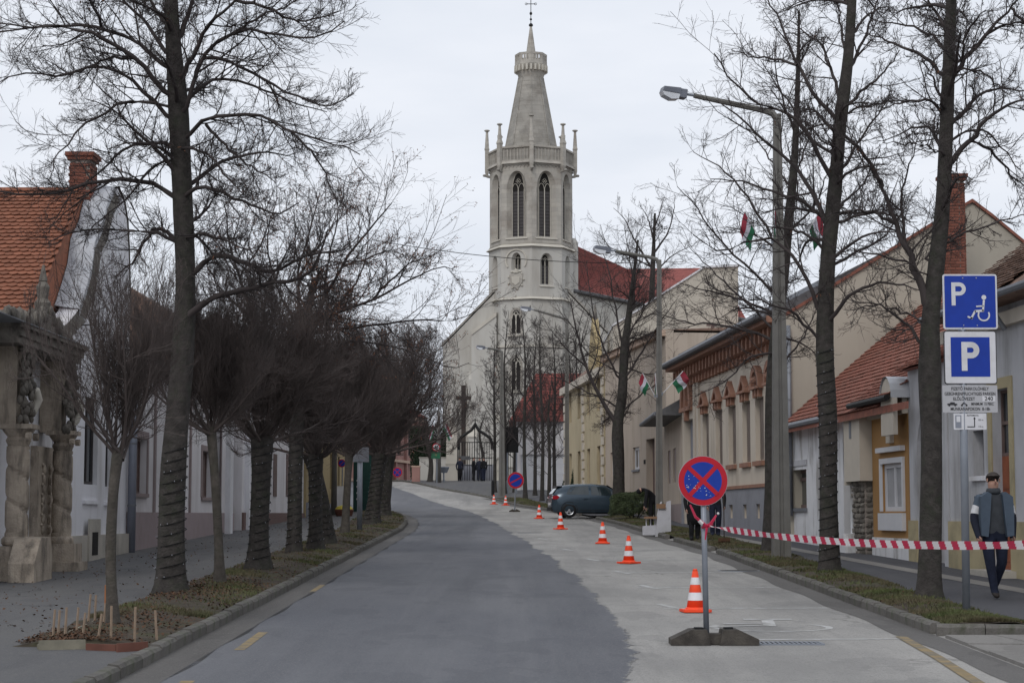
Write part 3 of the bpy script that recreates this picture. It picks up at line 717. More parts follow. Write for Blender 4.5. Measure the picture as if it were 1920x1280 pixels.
def picture_tree(name, label, Y, base_px, trunk, radii_px, limbs, group=None, seed=1, spread=2.2, extra=10, twig=0.0030, k=(14, 7, 5), l1=.3,
                 bark=None, droop=0.02, leaf=0.0, top_extra=0, limb_r=0.045, reach=3.0, seedcol=None, xlow=0.35):
    rng = np.random.default_rng(seed)
    if Y is None: base = G(*base_px, 0.12); Y = base.y
    else: base = Vector((X(base_px[0], Y), Y, gz(Y)+.1))
    s_ = 3500.0/Y
    path = [np.array(at(px, py, Y)) for px, py in trunk]
    path[0] = np.array(base) - np.array([0, 0, .05])
    off = np.array(base); o3 = np.array([base.x, base.y, base.z])
    root = empty(name, base, 0, label, 'tree', group)
    TT = TM()
    P, Rd = trunk_mesh(TT, [p-o3 for p in path], [r/s_ for r in radii_px], 14, rng, n=60, knob=.045)
    # root flare
    me = TT.mesh('trunk', bark or M_bark); o = bpy.data.objects.new('trunk', me); COL.objects.link(o); o.parent = root
    C = TM(); LP = []; LR = []; LL = []
    for lb in limbs:
        w0 = None
        if isinstance(lb[0], (int, float)): w0 = lb[0]; lb = lb[1:]
        ty = [q[1] for q in trunk][::-1]; tx = [q[0] for q in trunk][::-1]
        ax_ = float(np.interp(lb[0][1]+10, ty, tx))
        if 6 < abs(lb[0][0]-ax_) < 46: lb = [(ax_, lb[0][1]+10+abs(lb[0][0]-ax_)*.3)] + list(lb)
        dy = rng.uniform(-1, 1)*spread
        pts = []
        for i, (px, py) in enumerate(lb):
            t = i/max(1, len(lb)-1)
            pts.append(np.array(at(px, py, Y + dy*t**1.2)) - o3)
        Pl = resample(pts, 14); Pl[1:-1] += rng.normal(0, .015, (12, 3))
        Ln = np.sum(np.linalg.norm(np.diff(Pl, axis=0), axis=1))
        r0 = (w0*.74/s_/2) if w0 else limb_r*(0.6+0.22*Ln)
        LP.append(Pl); LR.append(r0*np.linspace(1, .12, 14)**0.9 + .003); LL.append(Ln)
    # limbs toward and away from the camera, and above the frame
    for j in range(extra):
        t = rng.uniform(xlow, 0.97); i = int(t*(len(P)-1)); a = rng.uniform(-.9, .9) + (math.pi/2 if rng.random() < .5 else -math.pi/2)
        Ln = reach*rng.uniform(.6, 1.1)*(1.15-t*.6)
        d = np.array([math.cos(a), math.sin(a), rng.uniform(.5, 1.1)])
        Pl = grow(P[i][None], d[None], np.array([Ln]), 13, .08, -.07, rng)[0]
        LP.append(Pl); LR.append(np.linspace(min(limb_r*(.5+.2*Ln), Rd[i]*.6), .006, 14)); LL.append(Ln)
    LP = np.array(LP); LR = np.array(LR); LL = np.array(LL)
    C.tube(LP, LR, 7)
    tips = subbranch(C, LP, LR, LL, rng, *k, l1=l1, twig=twig, droop=droop)
    # fine shoots straight off the trunk
    o = bpy.data.objects.new('crown', C.mesh('crown', M_twig)); COL.objects.link(o); o.parent = root
    if leaf:
        V, Fq = leafbits(tips, 2, .028, rng, leaf)
        o = bpy.data.objects.new('dry_leaves', np_mesh('dry_leaves', V, Fq, M_seed)); COL.objects.link(o); o.parent = root
    return root, P, Rd
def wrap_lights(root, P, Rd, zmax, pitch=.16, seed=0, zmin=.15):
    """dark cable wound round a trunk with little bulbs"""
    rng = random.Random(seed); b = MB(); bulbs = MB(); pts = []; z = zmin; a = 0
    zs = P[:, 2]
    while z < zmax:
        x = np.interp(z, zs, P[:, 0]); y = np.interp(z, zs, P[:, 1]); r = np.interp(z, zs, Rd)*1.03+.006
        pts.append((x+r*math.cos(a), y+r*math.sin(a), z+.03*math.sin(a+1)))
        if rng.random() < .28:
            q = (x+(r+.015)*math.cos(a), y+(r+.015)*math.sin(a), z)
            bulbs.box(q[0]-.004, q[0]+.004, q[1]-.004, q[1]+.004, q[2]-.012, q[2]+.004)
        a += .5; z += pitch*.5/6.283
    b.tube(pts, .008, 4, cap=False); b.build('light_string', M_cable, root)
    tag(bulbs.build('bulbs', M_sgrey, root), kind='stuff')
c1 = lambda L: [tuple([e] if not isinstance(e, tuple) else e) if False else e for e in L]
def A(L, sx, ox, oy):      # crop coordinates to picture coordinates
    r = []
    for e in L:
        r.append([e[0]] + [(ox+p[0]*sx, oy+p[1]*sx) for p in e[1:]] if isinstance(e[0], (int, float)) else [(ox+p[0]*sx, oy+p[1]*sx) for p in e])
    return r
big_limbs = [
 [13, (317,361),(262,337),(204,337),(160,345),(109,361),(36,363),(-20,355),(-60,360)],
 [10, (313,273),(292,266),(233,281),(197,310),(160,345),(120,352)],
 [11, (310,215),(262,164),(219,135),(171,124),(109,142),(36,139),(-10,160)],
 [9, (306,197),(255,189),(219,197),(175,226),(138,255),(109,288),(100,321)],
 [14, (306,168),(255,109),(204,77),(153,55),(73,51),(-10,62)],
 [12, (303,117),(255,77),(204,58),(139,47),(60,50),(-30,40)],
 [12, (303,91),(277,47),(233,0),(200,-60)], [8, (193,55),(171,0),(150,-50)],
 [13, (350,131),(376,73),(405,36),(441,0),(480,-60)],
 [12, (352,204),(372,124),(408,80),(467,55),(529,66),(602,69),(645,40)],
 [10, (354,190),(386,157),(430,148),(492,168),(547,193),(613,210)],
 [11, (354,252),(383,222),(437,215),(485,219),(547,248),(627,270),(675,290)],
 [6, (547,248),(583,284),(612,335),(634,383)],
 [11, (354,361),(383,350),(430,365),(474,386),(518,401),(560,380)],
 [9, (383,109),(437,117),(510,157),(565,182),(620,200),(664,175)],
 [8, (350,277),(386,288),(419,321),(456,365)], [8, (386,233),(419,270),(467,310),(518,343)],
 [8, (317,299),(284,317),(252,357),(219,386),(164,437)],
 [13, (328,448),(299,430),(277,445),(250,490),(215,520)],
 [9, (321,448),(273,434),(204,430),(142,434),(90,455)],
 [8, (365,437),(401,441),(437,459),(480,480)],
 [16, (364,509),(394,482),(431,482),(470,500),(520,505),(570,480),(640,470)],
 [18, (352,590),(400,555),(450,545),(520,530),(575,515),(600,470),(615,430)],
 [13, (317,55),(281,0),(260,-50)], [16, (339,62),(361,0),(375,-60)],
 [9, (441,0),(500,15),(560,40),(640,20)], [7, (408,80),(470,40),(540,10),(600,-20)], [8, (255,109),(200,110),(150,135),(100,140)],
]
bt, P_, R_ = picture_tree('lime_tree', 'tallest thickest bare tree on the left, trunk wound with cable, top out of view', None, (320, 1112),
    [(320,1112),(322,1000),(328,850),(340,700),(348,540),(342,380),(334,200),(325,80),(320,-60),(318,-220)], [28, 25, 23, 21, 19.5, 18.5, 19, 15, 11, 7], big_limbs,
    seed=3, extra=14, k=(22, 9, 6), l1=.26, spread=1.8, twig=.0028, leaf=.004, xlow=.45, reach=2.6)
wrap_lights(bt, P_, R_, 2.25, seed=1)
F_limbs = A([[11,(850,720),(740,590),(660,480),(600,380),(550,230),(490,100),(430,0),(400,-80)], [12,(810,1050),(720,880),(600,700),(480,630),(360,590),(260,500),(180,400),(120,310)],
 [8,(700,830),(560,600),(450,450),(390,350)], [9,(850,580),(800,400),(740,260),(640,180),(560,120)],
 [13,(775,1290),(700,1130),(620,1030),(590,970),(460,860),(360,770),(230,650),(130,580)], [11,(770,1300),(660,1180),(480,1120),(280,1060),(100,1040)],
 [9,(860,1190),(960,1100),(1040,1000)], [9,(870,970),(960,830),(1060,680),(1150,560)], [9,(900,610),(1000,510),(1100,430),(1200,290)],
 [7,(900,650),(1100,600),(1320,580)], [9,(920,380),(1000,200),(1070,0),(1100,-80)], [12,(890,790),(1030,950),(1100,1080),(1170,1279),(1210,1400)],
 [8,(860,1240),(1000,1230),(1150,1250),(1300,1290)], [7,(880,350),(850,100),(830,0)], [8,(920,200),(1000,100),(1060,60),(1180,40)], [7,(600,380),(480,340),(340,330),(220,290)],
 [7,(870,900),(800,830),(760,820),(640,700)], [9,(800,1500),(680,1380),(560,1330),(380,1310)]], .3229, 1300, 0) + [
 [11,(1567,588),(1610,541),(1669,530),(1730,545)], [11,(1545,600),(1500,500),(1450,450),(1403,452),(1350,470),(1300,440)], [9,(1560,420),(1640,400),(1700,410)],
 [8,(1548,650),(1500,600),(1470,580),(1410,560),(1330,540)], [8,(1556,500),(1610,470),(1660,440),(1700,380)]]
ft, P_, R_ = picture_tree('lime_tree', 'tall bare tree with cable-wound trunk right of the nearest lamp post', None, (1555, 1075),
    [(1555,1075),(1553,950),(1552,800),(1546,640),(1552,500),(1560,413),(1568,323),(1574,242),(1584,161),(1591,97),(1597,0),(1600,-130)], [20, 17, 17, 17, 16, 15, 14, 13, 12, 10, 8, 6], F_limbs,
    group=None, seed=5, extra=12, k=(15, 7, 5), l1=.27, spread=1.8, leaf=.002, xlow=.45, twig=.0032)
wrap_lights(ft, P_, R_, 4.2, seed=2, pitch=.19)
G_limbs = A([[9,(1440,660),(1400,590),(1320,580),(1200,600),(1060,650)], [12,(1450,430),(1330,330),(1200,270),(1000,190)], [10,(1460,290),(1380,200),(1250,150),(1060,120)],
 [9,(1440,600),(1400,470),(1330,360)], [11,(1470,180),(1420,90),(1360,0),(1330,-70)], [8,(1440,780),(1340,735),(1240,760),(1100,820)], [7,(1430,880),(1300,840),(1100,830)],
 [16,(1500,930),(1600,820),(1700,700),(1840,600),(1990,590)], [11,(1520,690),(1600,600),(1700,530),(1850,515),(1990,540)], [14,(1520,420),(1570,350),(1700,200),(1850,50),(1930,-50)],
 [8,(1560,340),(1570,240),(1640,120),(1700,60)], [8,(1620,820),(1750,900),(1850,1020),(1980,1110)], [7,(1590,760),(1700,770),(1800,860),(1900,990)], [7,(1850,50),(1920,130),(2000,160)],
 [7,(1700,200),(1800,150),(1900,130),(2000,180)], [6,(1580,400),(1700,430),(1850,560)]], .3229, 1300, 0) + [
 [24,(1738,575),(1715,500),(1680,420),(1655,350),(1635,310)], [9,(1680,420),(1640,400),(1590,395),(1540,410)], [8,(1655,350),(1625,300),(1600,270),(1570,260)],
 [9,(1725,640),(1680,590),(1640,570),(1600,590)], [8,(1740,480),(1800,440),(1860,420),(1930,400)], [8,(1700,470),(1690,400),(1700,330),(1720,260)], [7,(1715,500),(1660,480),(1600,470),(1560,480)], [6,(1728,600),(1660,575),(1590,560)]]
gt, P_, R_ = picture_tree('lime_tree', 'tall bare forked tree with mossy trunk left of the parking signs', None, (1742, 1122),
    [(1742,1122),(1745,1000),(1748,850),(1745,700),(1745,600),(1755,500),(1765,413),(1771,323),(1775,226),(1778,139),(1781,65),(1784,0),(1788,-150)], [23, 20, 20, 19, 21, 17, 15, 14, 13, 12, 11, 9, 7], G_limbs,
    seed=8, extra=12, k=(15, 7, 5), l1=.27, spread=1.5, twig=.003, leaf=.002, xlow=.45)
H_limbs = [[8,(1450,589),(1415,572),(1382,560),(1342,549),(1275,532)], [8,(1450,639),(1407,620),(1348,611),(1289,603),(1240,590)], [6,(1445,662),(1401,673),(1359,715),(1303,743)],
 [8,(1470,480),(1420,400),(1370,330),(1330,300),(1300,285)], [6,(1485,360),(1440,290),(1400,240)], [6,(1490,250),(1460,160),(1450,80)], [5,(1490,330),(1520,250),(1540,180)],
 [7,(1462,560),(1400,500),(1340,440),(1300,380),(1270,350)], [6,(1455,620),(1390,560),(1330,500),(1290,460)], [6,(1475,440),(1530,380),(1560,300)], [6,(1447,700),(1500,640),(1540,560)], [5,(1495,200),(1500,100),(1490,20)]]
ht, P_, R_ = picture_tree('lime_tree', 'thin dark bare tree standing directly beside the tall concrete lamp post', None, (1444, 1038),
    [(1444,1038),(1446,900),(1446,760),(1455,640),(1464,560),(1475,450),(1487,330),(1493,220),(1497,100),(1498,20)], [15, 13, 12, 12, 11, 10, 8, 6, 4, 2], H_limbs,
    seed=9, extra=12, k=(13, 7, 4), l1=.3, spread=1.8, twig=.0038, reach=2.4)
# forked tree in front of the parked car
I_limbs = [[16,(1160,800),(1125,745),(1100,690),(1080,620),(1070,560)], [10,(1162,760),(1175,690),(1180,600),(1190,540),(1200,480)], [9,(1165,720),(1210,650),(1240,600),(1270,560)], [8,(1155,700),(1120,620),(1105,540),(1100,490)],
 [8,(1168,660),(1150,560),(1140,500),(1120,450)], [7,(1125,745),(1070,720),(1030,700),(1000,690)], [7,(1160,780),(1200,740),(1230,720),(1260,690)], [7,(1170,640),(1220,560),(1250,500)], [6,(1100,690),(1050,640),(1020,600)],
 [6,(1175,690),(1230,700),(1265,640)], [6,(1190,560),(1180,480),(1170,420)], [5,(1160,700),(1100,660),(1060,590)]]
picture_tree('street_tree', 'forked dark bare tree standing in front of the parked car', None, (1160, 968),
    [(1158,968),(1160,880),(1158,800),(1166,740),(1170,660),(1178,600),(1188,520),(1196,450)], [12, 11, 11, 9, 8, 6, 4, 2], [[l[0]*.72]+l[1:] for l in I_limbs], seed=12, extra=12, k=(15, 8, 5), l1=.33, twig=.0038, spread=1.5, xlow=.3, reach=2.6, limb_r=.05)
# spreading tree with brown seed clusters behind the dark row on the left
E_limbs = [[20,(560,700),(480,600),(450,520),(430,450),(420,380)], [18,(565,690),(600,580),(640,500),(700,420),(735,380)], [14,(600,600),(700,560),(780,520),(830,500),(850,505)], [12,(600,620),(700,610),(780,600),(850,600),(890,585)],
 [14,(565,650),(560,520),(580,430),(600,360)], [10,(570,640),(520,540),(500,450),(520,370)], [10,(600,600),(660,540),(690,470),(680,400)], [9,(580,660),(680,640),(770,660),(840,690),(880,680)], [9,(500,620),(430,560),(390,500),(380,440)],
 [9,(640,500),(700,480),(760,460)], [9,(700,560),(760,500),(800,480)], [8,(560,520),(620,430),(660,360)], [8,(450,520),(500,430),(480,360)], [9,(600,580),(620,470),(640,380),(650,330)]]
E_limbs = [[l[0]*.65]+l[1:] for l in E_limbs]
et, P_, R_ = picture_tree('street_tree', 'broad bare tree with brown seed clusters above the dark dense crowns, left', None, (551, 1038),
    [(551,1038),(553,900),(556,800),(560,720),(566,660),(575,600),(590,520)], [15, 13, 13, 13, 12, 9, 5], E_limbs, seed=15, extra=14, k=(16, 8, 5), l1=.32, twig=.0036, leaf=.4, xlow=.6, spread=2.0, reach=3.2, limb_r=.05)
wrap_lights(et, P_, R_, 2.6, seed=7)
# bare tree against the sky behind the far roofs
picture_tree('far_tree', 'bare tree seen against the sky above the red roof beside the church', 150, (1215, 905),
    [(1215,905),(1218,700),(1222,560),(1225,470),(1228,400)], [10, 8, 7, 5, 2], [[6,(1220,500),(1190,450),(1170,410),(1150,390)], [6,(1222,480),(1250,440),(1262,400),(1265,370)], [5,(1225,450),(1215,410),(1200,385)], [5,(1220,520),(1260,480),(1300,460)], [5,(1222,500),(1180,480),(1140,460),(1125,420)], [4,(1226,430),(1240,390),(1245,370)]],
    seed=21, extra=10, k=(10, 6, 4), l1=.33, twig=.009, spread=2, xlow=.6, reach=4)

# dense dark crowns of the left row (shared crown shapes)
def globe_mesh(seed, limbs=15, k=(14, 11, 8), spreadang=(12, 84), twig=.0042, ll=2.3, env=(2.25, 1.95)):
    rng = np.random.default_rng(seed); T = TM(); lw = .034 if ll > 2 else .021
    def cl(p):
        c = np.array([0, 0, 1.0]); q = (p-c)/np.array([env[0], env[0], env[1]]); d = np.linalg.norm(q, axis=-1, keepdims=True)
        return c+(p-c)*np.where(d > .9, (.9+.35*(d-.9))/np.maximum(d, 1e-6), 1)
    N = limbs
    ph = np.arange(N)*2.399 + rng.random(N); el = np.radians(90 - np.linspace(spreadang[0], spreadang[1], N))
    D = np.stack([np.cos(ph)*np.cos(el), np.sin(ph)*np.cos(el), np.sin(el)+.05], 1)
    Ln = ll*(0.85+.3*rng.random(N))
    P = grow(np.zeros((N, 3))+rng.normal(0, .03, (N, 3)), D, Ln, 9, .08, .07, rng); Rd = rads(np.full(N, lw), 9, .006)
    T.tube(cl(P), Rd, 6)
    S, D, L1, R1 = spawn(P, Rd, Ln, k[0], .06, 1, 38, 12, .48, .25, .5, rng, taper=.35, up=.8)
    p1 = grow(S, D, L1, 5, .12, .08, rng); r1 = rads(np.minimum(R1, .011), 5, twig); T.tube(cl(p1), r1, 4)
    S, D, L2, R2 = spawn(p1, r1, L1, k[1], .1, 1, 34, 12, .55, .25, .6, rng, up=.8)
    p2 = grow(S, D, L2, 3, .12, .05, rng); r2 = rads(np.minimum(R2, twig*1.2), 3, twig*.8); T.tube(cl(p2), r2, 3)
    S, D, L3, R3 = spawn(p2, r2, L2, k[2], .1, 1, 32, 12, .6, .25, .7, rng, up=.8)
    p3 = grow(S, D, L3, 2, .12, .03, rng); r3 = rads(np.minimum(R3, twig*.8), 2, twig*.45); T.tube(cl(p3), r3, 3)
    return T.mesh('crown', M_twig2)
GL = [globe_mesh(31), globe_mesh(32, limbs=16, k=(13, 11, 8))]
GS = globe_mesh(33, limbs=13, k=(12, 9, 6), twig=.0028, ll=1.6, spreadang=(8, 66), env=(1.2, 1.5))
def globe_tree(label, base_px, top_px, rpx, me, rx, rz, h=0.115, seed=0, wrap=None, name='globe_tree', Y=None, trunk=None, bark=None, rot=0, ry=None):
    rng = np.random.default_rng(seed)
    b = G(*base_px, h) if Y is None else None
    if b is None:
        b = at(base_px[0], base_px[1], Y); b.z = gz(Y)+h
    Y = b.y; s_ = 3500/Y
    root = empty(name, b, 0, label, 'tree', None)
    pts = [b] + [at(px, py, Y) for px, py in (trunk or [])] + [at(top_px[0], top_px[1], Y)]
    pts = [np.array(p - b) for p in pts]; pts[0][2] -= .06
    T = TM(); r0 = rpx/s_
    P, Rd = trunk_mesh(T, pts, [r0*1.35, r0, r0*.97, r0*.95, r0*1.15], 12, rng, n=24, knob=.05)
    o = bpy.data.objects.new('trunk', T.mesh('trunk', bark or M_bark)); COL.objects.link(o); o.parent = root
    shared('crown', me, root, loc=tuple(P[-1]-np.array([0, 0, .12])), rot=(0, 0, rot), scale=(rx, ry or rx, rz))
    if wrap: wrap_lights(root, P, Rd, min(wrap, P[-1][2]-.1), seed=seed)
    return root
globe_tree('small pruned tree nearest on the left, wooden stakes at its foot', (214, 1178), (222, 838), 10, GS, .95, 1.22, seed=1, trunk=[(208, 1050), (212, 930)], bark=M_bark_pale, rot=.4)
globe_tree('slim leaning tree just right of the thickest trunk on the left', (413, 1098), (396, 800), 8.5, GL[0], .80, 1.02, seed=2, trunk=[(410, 1010), (404, 900)], bark=M_bark_pale, rot=1.2)
globe_tree('third wrapped trunk of the left row with a stout cable-wound stem', (484, 1072), (492, 820), 19, GL[1], 1.08, 1.15, seed=3, wrap=3, trunk=[(486, 1000), (490, 900)], rot=2)
globe_tree('wrapped tree of the left row with upright stem before the yellow wall', (590, 1034), (592, 850), 13, GL[0], 1.1, 1.25, seed=4, wrap=3, rot=2.9)
globe_tree('wrapped tree leaning to the left in front of the yellow wall', (613, 1022), (580, 850), 13, GL[1], 1.15, 1.28, seed=5, wrap=3, trunk=[(608, 970), (592, 890)], rot=4)
globe_tree('slim young tree beside the grey sign post on the left verge', (647, 1003), (655, 850), 7, GL[0], 1.05, 1.25, seed=6, bark=M_bark_pale, rot=5.1)
globe_tree('wrapped tree at the rounded end of the left verge', (697, 984), (712, 850), 13, GL[1], 1.5, 1.75, seed=7, wrap=3, rot=.9, Y=None)
globe_tree('last wrapped tree of the left row, beside the road bend', (716, 968), (728, 845), 13, GL[0], 1.9, 2.05, seed=8, wrap=3, rot=1.7)

# young upright trees up the street on the right
def upright_mesh(seed, h=9.0, limbs=22, r=.11, reach=2.4, k=(10, 6, 4)):
    rng = np.random.default_rng(seed); T = TM(); TT = TM()
    path = [np.array([0, 0, -.1]), np.array([rng.normal(0, .06), rng.normal(0, .06), h*.35]), np.array([rng.normal(0, .15), rng.normal(0, .15), h*.7]), np.array([rng.normal(0, .2), 0, h])]
    P, Rd = trunk_mesh(TT, path, [r*1.3, r, r*.8, r*.45, .012], 8, rng, n=24, knob=.04)
    t = .26 + .7*(np.arange(limbs)/limbs)
    i = (t*(len(P)-1)).astype(int)
    ph = np.arange(limbs)*2.4+rng.random(limbs)
    el = np.radians(38+25*t)
    D = np.stack([np.cos(ph)*np.cos(el), np.sin(ph)*np.cos(el), np.sin(el)], 1)
    Ln = reach*(1.15-.85*t)*(.8+.4*rng.random(limbs))
    p = grow(P[i], D, Ln, 9, .09, -.01, rng, .012); rd = rads(np.minimum(Rd[i]*.4, .030), 9, .005)
    T.tube(p, rd, 5)
    subbranch(T, p, rd, Ln, rng, *k, l1=.36, twig=.0042)
    return TT.mesh('trunk', M_bark), T.mesh('crown', M_twig)
UP = [upright_mesh(41, limbs=22, k=(9, 6, 4)), upright_mesh(42, h=8.6, reach=2.0, limbs=20, k=(9, 6, 4)), upright_mesh(43, h=9.4, reach=2.4, limbs=22, k=(9, 6, 4))]
for i, (px, py, m_, s_, lb, hh) in enumerate([
    (985, 934, 0, 1.0, 'slim bare street tree left of the second no stopping sign', .12),
    (1016, 938, 1, .98, 'slim bare street tree just right of the second no stopping sign', .12),
    (1029, 941, 0, .62, 'thinnest young tree, close beside another trunk before the white garage', .12),
    (946, 925, 2, .95, 'bare street tree close behind the white-topped post in front of the church gate', .12),
    (1086, 925, 2, .9, 'bare street tree rising behind the parked car by the conical evergreens', .12),
    (1056, 917, 1, .8, 'bare street tree between the white garage doors and the evergreens', .12),
    (928, 922, 0, .86, 'slim bare tree just left of the farthest street lamp', .12), (965, 922, 1, .9, 'slim bare tree beside the dark board before the church', .12),
    (1003, 928, 2, .88, 'slender bare tree before the left white garage door', .12), (1040, 928, 0, .9, 'slender bare tree before the right white garage door', .12), (1070, 930, 1, .95, 'slender bare tree just left of the tall conical evergreen', .12)]):
    s_ *= 1.36
    b = G(px, py, hh)
    root = empty('street_tree', b, i*1.3, lb, 'tree')
    o = shared('trunk', UP[m_][0], root, scale=(.95, .95, s_)); shared('crown', UP[m_][1], root, scale=(s_, s_, s_))
for (px, py, Y, lb, s_) in ((806, 903, 140, 'small leaning bare tree left of the speed limit sign', .55), (905, 880, 175, 'bare tree behind the churchyard gate', .8)):
    b = at(px, py, Y); b.z = gz(Y)+.1
    root = empty('street_tree', b, 2.2, lb, 'tree'); shared('trunk', UP[1][0], root, scale=(1.6, 1.6, s_)); shared('crown', UP[1][1], root, scale=(s_, s_, s_))
# bush and conical evergreens
def leaf_blob(name, n, shape, size, m, parent, rng):
    P, Nn = shape(n); th = norm(rng.normal(0, 1, (n, 3))*.9 + Nn*.6)
    u = norm(np.cross(th, rng.normal(0, 1, (n, 3))))*size*(.6+.8*rng.random((n, 1))); v = norm(np.cross(th, u))*size*.55
    V = np.concatenate([P-u, P-v, P+u, P+v]); i = np.arange(n)
    o = bpy.data.objects.new(name, np_mesh(name, V, np.stack([i, i+n, i+2*n, i+3*n], 1), m)); COL.objects.link(o); o.parent = parent
    return o
def sph(rx, ry, rz, cz, rng):
    def f(n):
        d = norm(rng.normal(0, 1, (n, 3))); d[:, 2] = np.where(d[:, 2] < -.55, -d[:, 2], d[:, 2])
        l = 1 + .10*np.sin(5*d[:, 0]+3)*np.sin(4*d[:, 1]+6*d[:, 2]) + .08*np.sin(9*d[:, 0]-7*d[:, 2])
        r = (.72+.3*rng.random(n)**.6)*l
        return np.stack([d[:, 0]*rx*r, d[:, 1]*ry*r, cz+d[:, 2]*rz*r], 1), d
    return f
def cone_shape(r, h, rng):
    def f(n):
        t = rng.random(n)**.8; a = rng.random(n)*6.283; rr_ = r*(1-t)**.75*(.75+.3*rng.random(n))*(1-.5*np.exp(-t*30))+.04
        return np.stack([rr_*np.cos(a), rr_*np.sin(a), .05+h*t], 1), np.stack([np.cos(a), np.sin(a), .4+0*a], 1)
    return f
rng = np.random.default_rng(50)
b = G(1190, 976, .12); b = Vector((X(1190, 74.5), 74.5, gz(74.5)+.12))
root = empty('bush', b, 0, 'rounded dark green bush in the right verge in front of the parked car', 'bush')
leaf_blob('foliage', 26000, sph(1.0, .9, .62, .52, rng), .022, M_hedge, root, rng)
bb = MB()
for i in range(14):
    a = i*.9; bb.tube([(0.1*math.cos(a), .1*math.sin(a), -.05), (.4*math.cos(a), .35*math.sin(a), .4), (.7*math.cos(a), .6*math.sin(a), .75)], [.02, .014, .006], 5)
bb.build('stems', M_bark, root)
for (px, Y, h_, r_, lb) in ((1086, 106, 3.3, .62, 'taller conical evergreen against the yellow house'), (1066, 112, 2.3, .5, 'smaller conical evergreen left of the taller one')):
    b = Vector((X(px, Y), Y, gz(Y)+.1)); root = empty('conifer', b, 0, lb, 'tree')
    leaf_blob('crown', 12000, cone_shape(r_, h_, rng), .035, M_cypress, root, rng)
    MB().tube([(0, 0, -.05), (0, 0, h_*.9)], [.06, .015], 6).build('trunk', M_bark, root)
# ------------------------------------------------------------ houses
class Fac:
    """a street front from P0 to P1; local x along it, local y outward to the street, z up"""
    def __init__(s, name, label, P0, P1, z0=None, cat='house'):
        s.P0 = Vector((P0[0], P0[1], 0)); s.P1 = Vector((P1[0], P1[1], 0)); s.u = (s.P1-s.P0).normalized(); s.L = (s.P1-s.P0).length
        s.z0 = (gz((P0[1]+P1[1])/2)+.1) if z0 is None else z0
        s.n = Vector((0, 0, 1)).cross(s.u); s.ang = math.atan2(s.u.y, s.u.x)
        s.root = empty(name, (P0[0], P0[1], s.z0), s.ang, label, cat)
    def uw(s, px, py=900, dep=0.0):
        d = ray(px, py); C = Vector((0, 0, CZ)); P = s.P0 + s.n*dep
        t = (P - C).dot(s.n)/d.dot(s.n); q = C + d*t
        return (q - P).dot(s.u), q.z - s.z0
    def U(s, px, dep=0.0): return s.uw(px, 900, dep)[0]
    def W(s, px, py, dep=0.0): return s.uw(px, py, dep)[1]
    def P(s, u, y, z): return s.P0 + s.u*u + s.n*y + Vector((0, 0, s.z0+z))
def wall(b, u0, u1, z0, z1, holes=(), thick=.35, rev=.22, y=0.0, top=None):
    us = sorted({u0, u1, *[h[0] for h in holes], *[h[1] for h in holes]}); zs = sorted({z0, z1, *[h[2] for h in holes], *[h[3] for h in holes]})
    for i in range(len(us)-1):
        for j in range(len(zs)-1):
            cu, cz = (us[i]+us[i+1])/2, (zs[j]+zs[j+1])/2
            if any(h[0] < cu < h[1] and h[2] < cz < h[3] for h in holes): continue
            b.quad((us[i], y, zs[j]), (us[i], y, zs[j+1]), (us[i+1], y, zs[j+1]), (us[i+1], y, zs[j]))
    for h in holes:
        a, c, d, e = h[:4]
        b.quad((a, y, d), (a, y-rev, d), (a, y-rev, e), (a, y, e)); b.quad((c, y, d), (c, y, e), (c, y-rev, e), (c, y-rev, d))
        b.quad((a, y, e), (a, y-rev, e), (c, y-rev, e), (c, y, e)); b.quad((a, y, d), (c, y, d), (c, y-rev, d), (a, y-rev, d))
    t = y-thick
    b.quad((u0, y, z0), (u0, t, z0), (u0, t, z1), (u0, y, z1)); b.quad((u1, y, z0), (u1, y, z1), (u1, t, z1), (u1, t, z0))
    b.quad((u0, y, z1), (u0, t, z1), (u1, t, z1), (u1, y, z1)); b.quad((u0, t, z0), (u1, t, z0), (u1, t, z1), (u0, t, z1))
def window(root, u0, u1, z0, z1, dep=.14, frame=M_frame_wh, pane=M_glass, fw=.06, mull=1, trans=0.68, sill=None, name='window', y=0.0, blind=None):
    b = MB(); a = y-dep
    for (p, q, r, s_) in ((u0, u0+fw, z0, z1), (u1-fw, u1, z0, z1)): b.box(p, q, a-.05, a, r, s_)
    b.box(u0+fw, u1-fw, a-.05, a, z0, z0+fw); b.box(u0+fw, u1-fw, a-.05, a, z1-fw, z1)
    if mull:
        for k in range(mull):
            c = u0+(u1-u0)*(k+1)/(mull+1); b.box(c-fw*.45, c+fw*.45, a-.048, a+.004, z0+fw, z1-fw)
    if trans:
        c = z0+(z1-z0)*trans; b.box(u0+fw, u1-fw, a-.046, a+.008, c-fw*.5, c+fw*.5)
    f = b.build(name, frame, root)
    MB().box(u0+.01, u1-.01, a-.06, a-.035, z0+.01, z1-.01).build('pane', pane, f)
    if blind:
        bl = MB(); k = int((z1-z0-.04)/.055)
        for i in range(k):
            z = z0+.03+i*.055; bl.quad((u0+.02, a+.012, z), (u0+.02, a+.03, z+.05), (u1-.02, a+.03, z+.05), (u1-.02, a+.012, z))
        bl.build('blind', blind, f)
    if sill: MB().box(u0-.08, u1+.08, y-.12, y+.07, z0-.09, z0).build('sill', sill, f)
    return f
def surround(root, u0, u1, z0, z1, wd, m, pr=.03, name='window_surround', bottom=True, y=0.0):
    b = MB(); b.box(u0-wd, u0, y, y+pr, z0, z1+wd); b.box(u1, u1+wd, y, y+pr, z0, z1+wd); b.box(u0, u1, y, y+pr, z1, z1+wd)
    b.build(name, m, root)
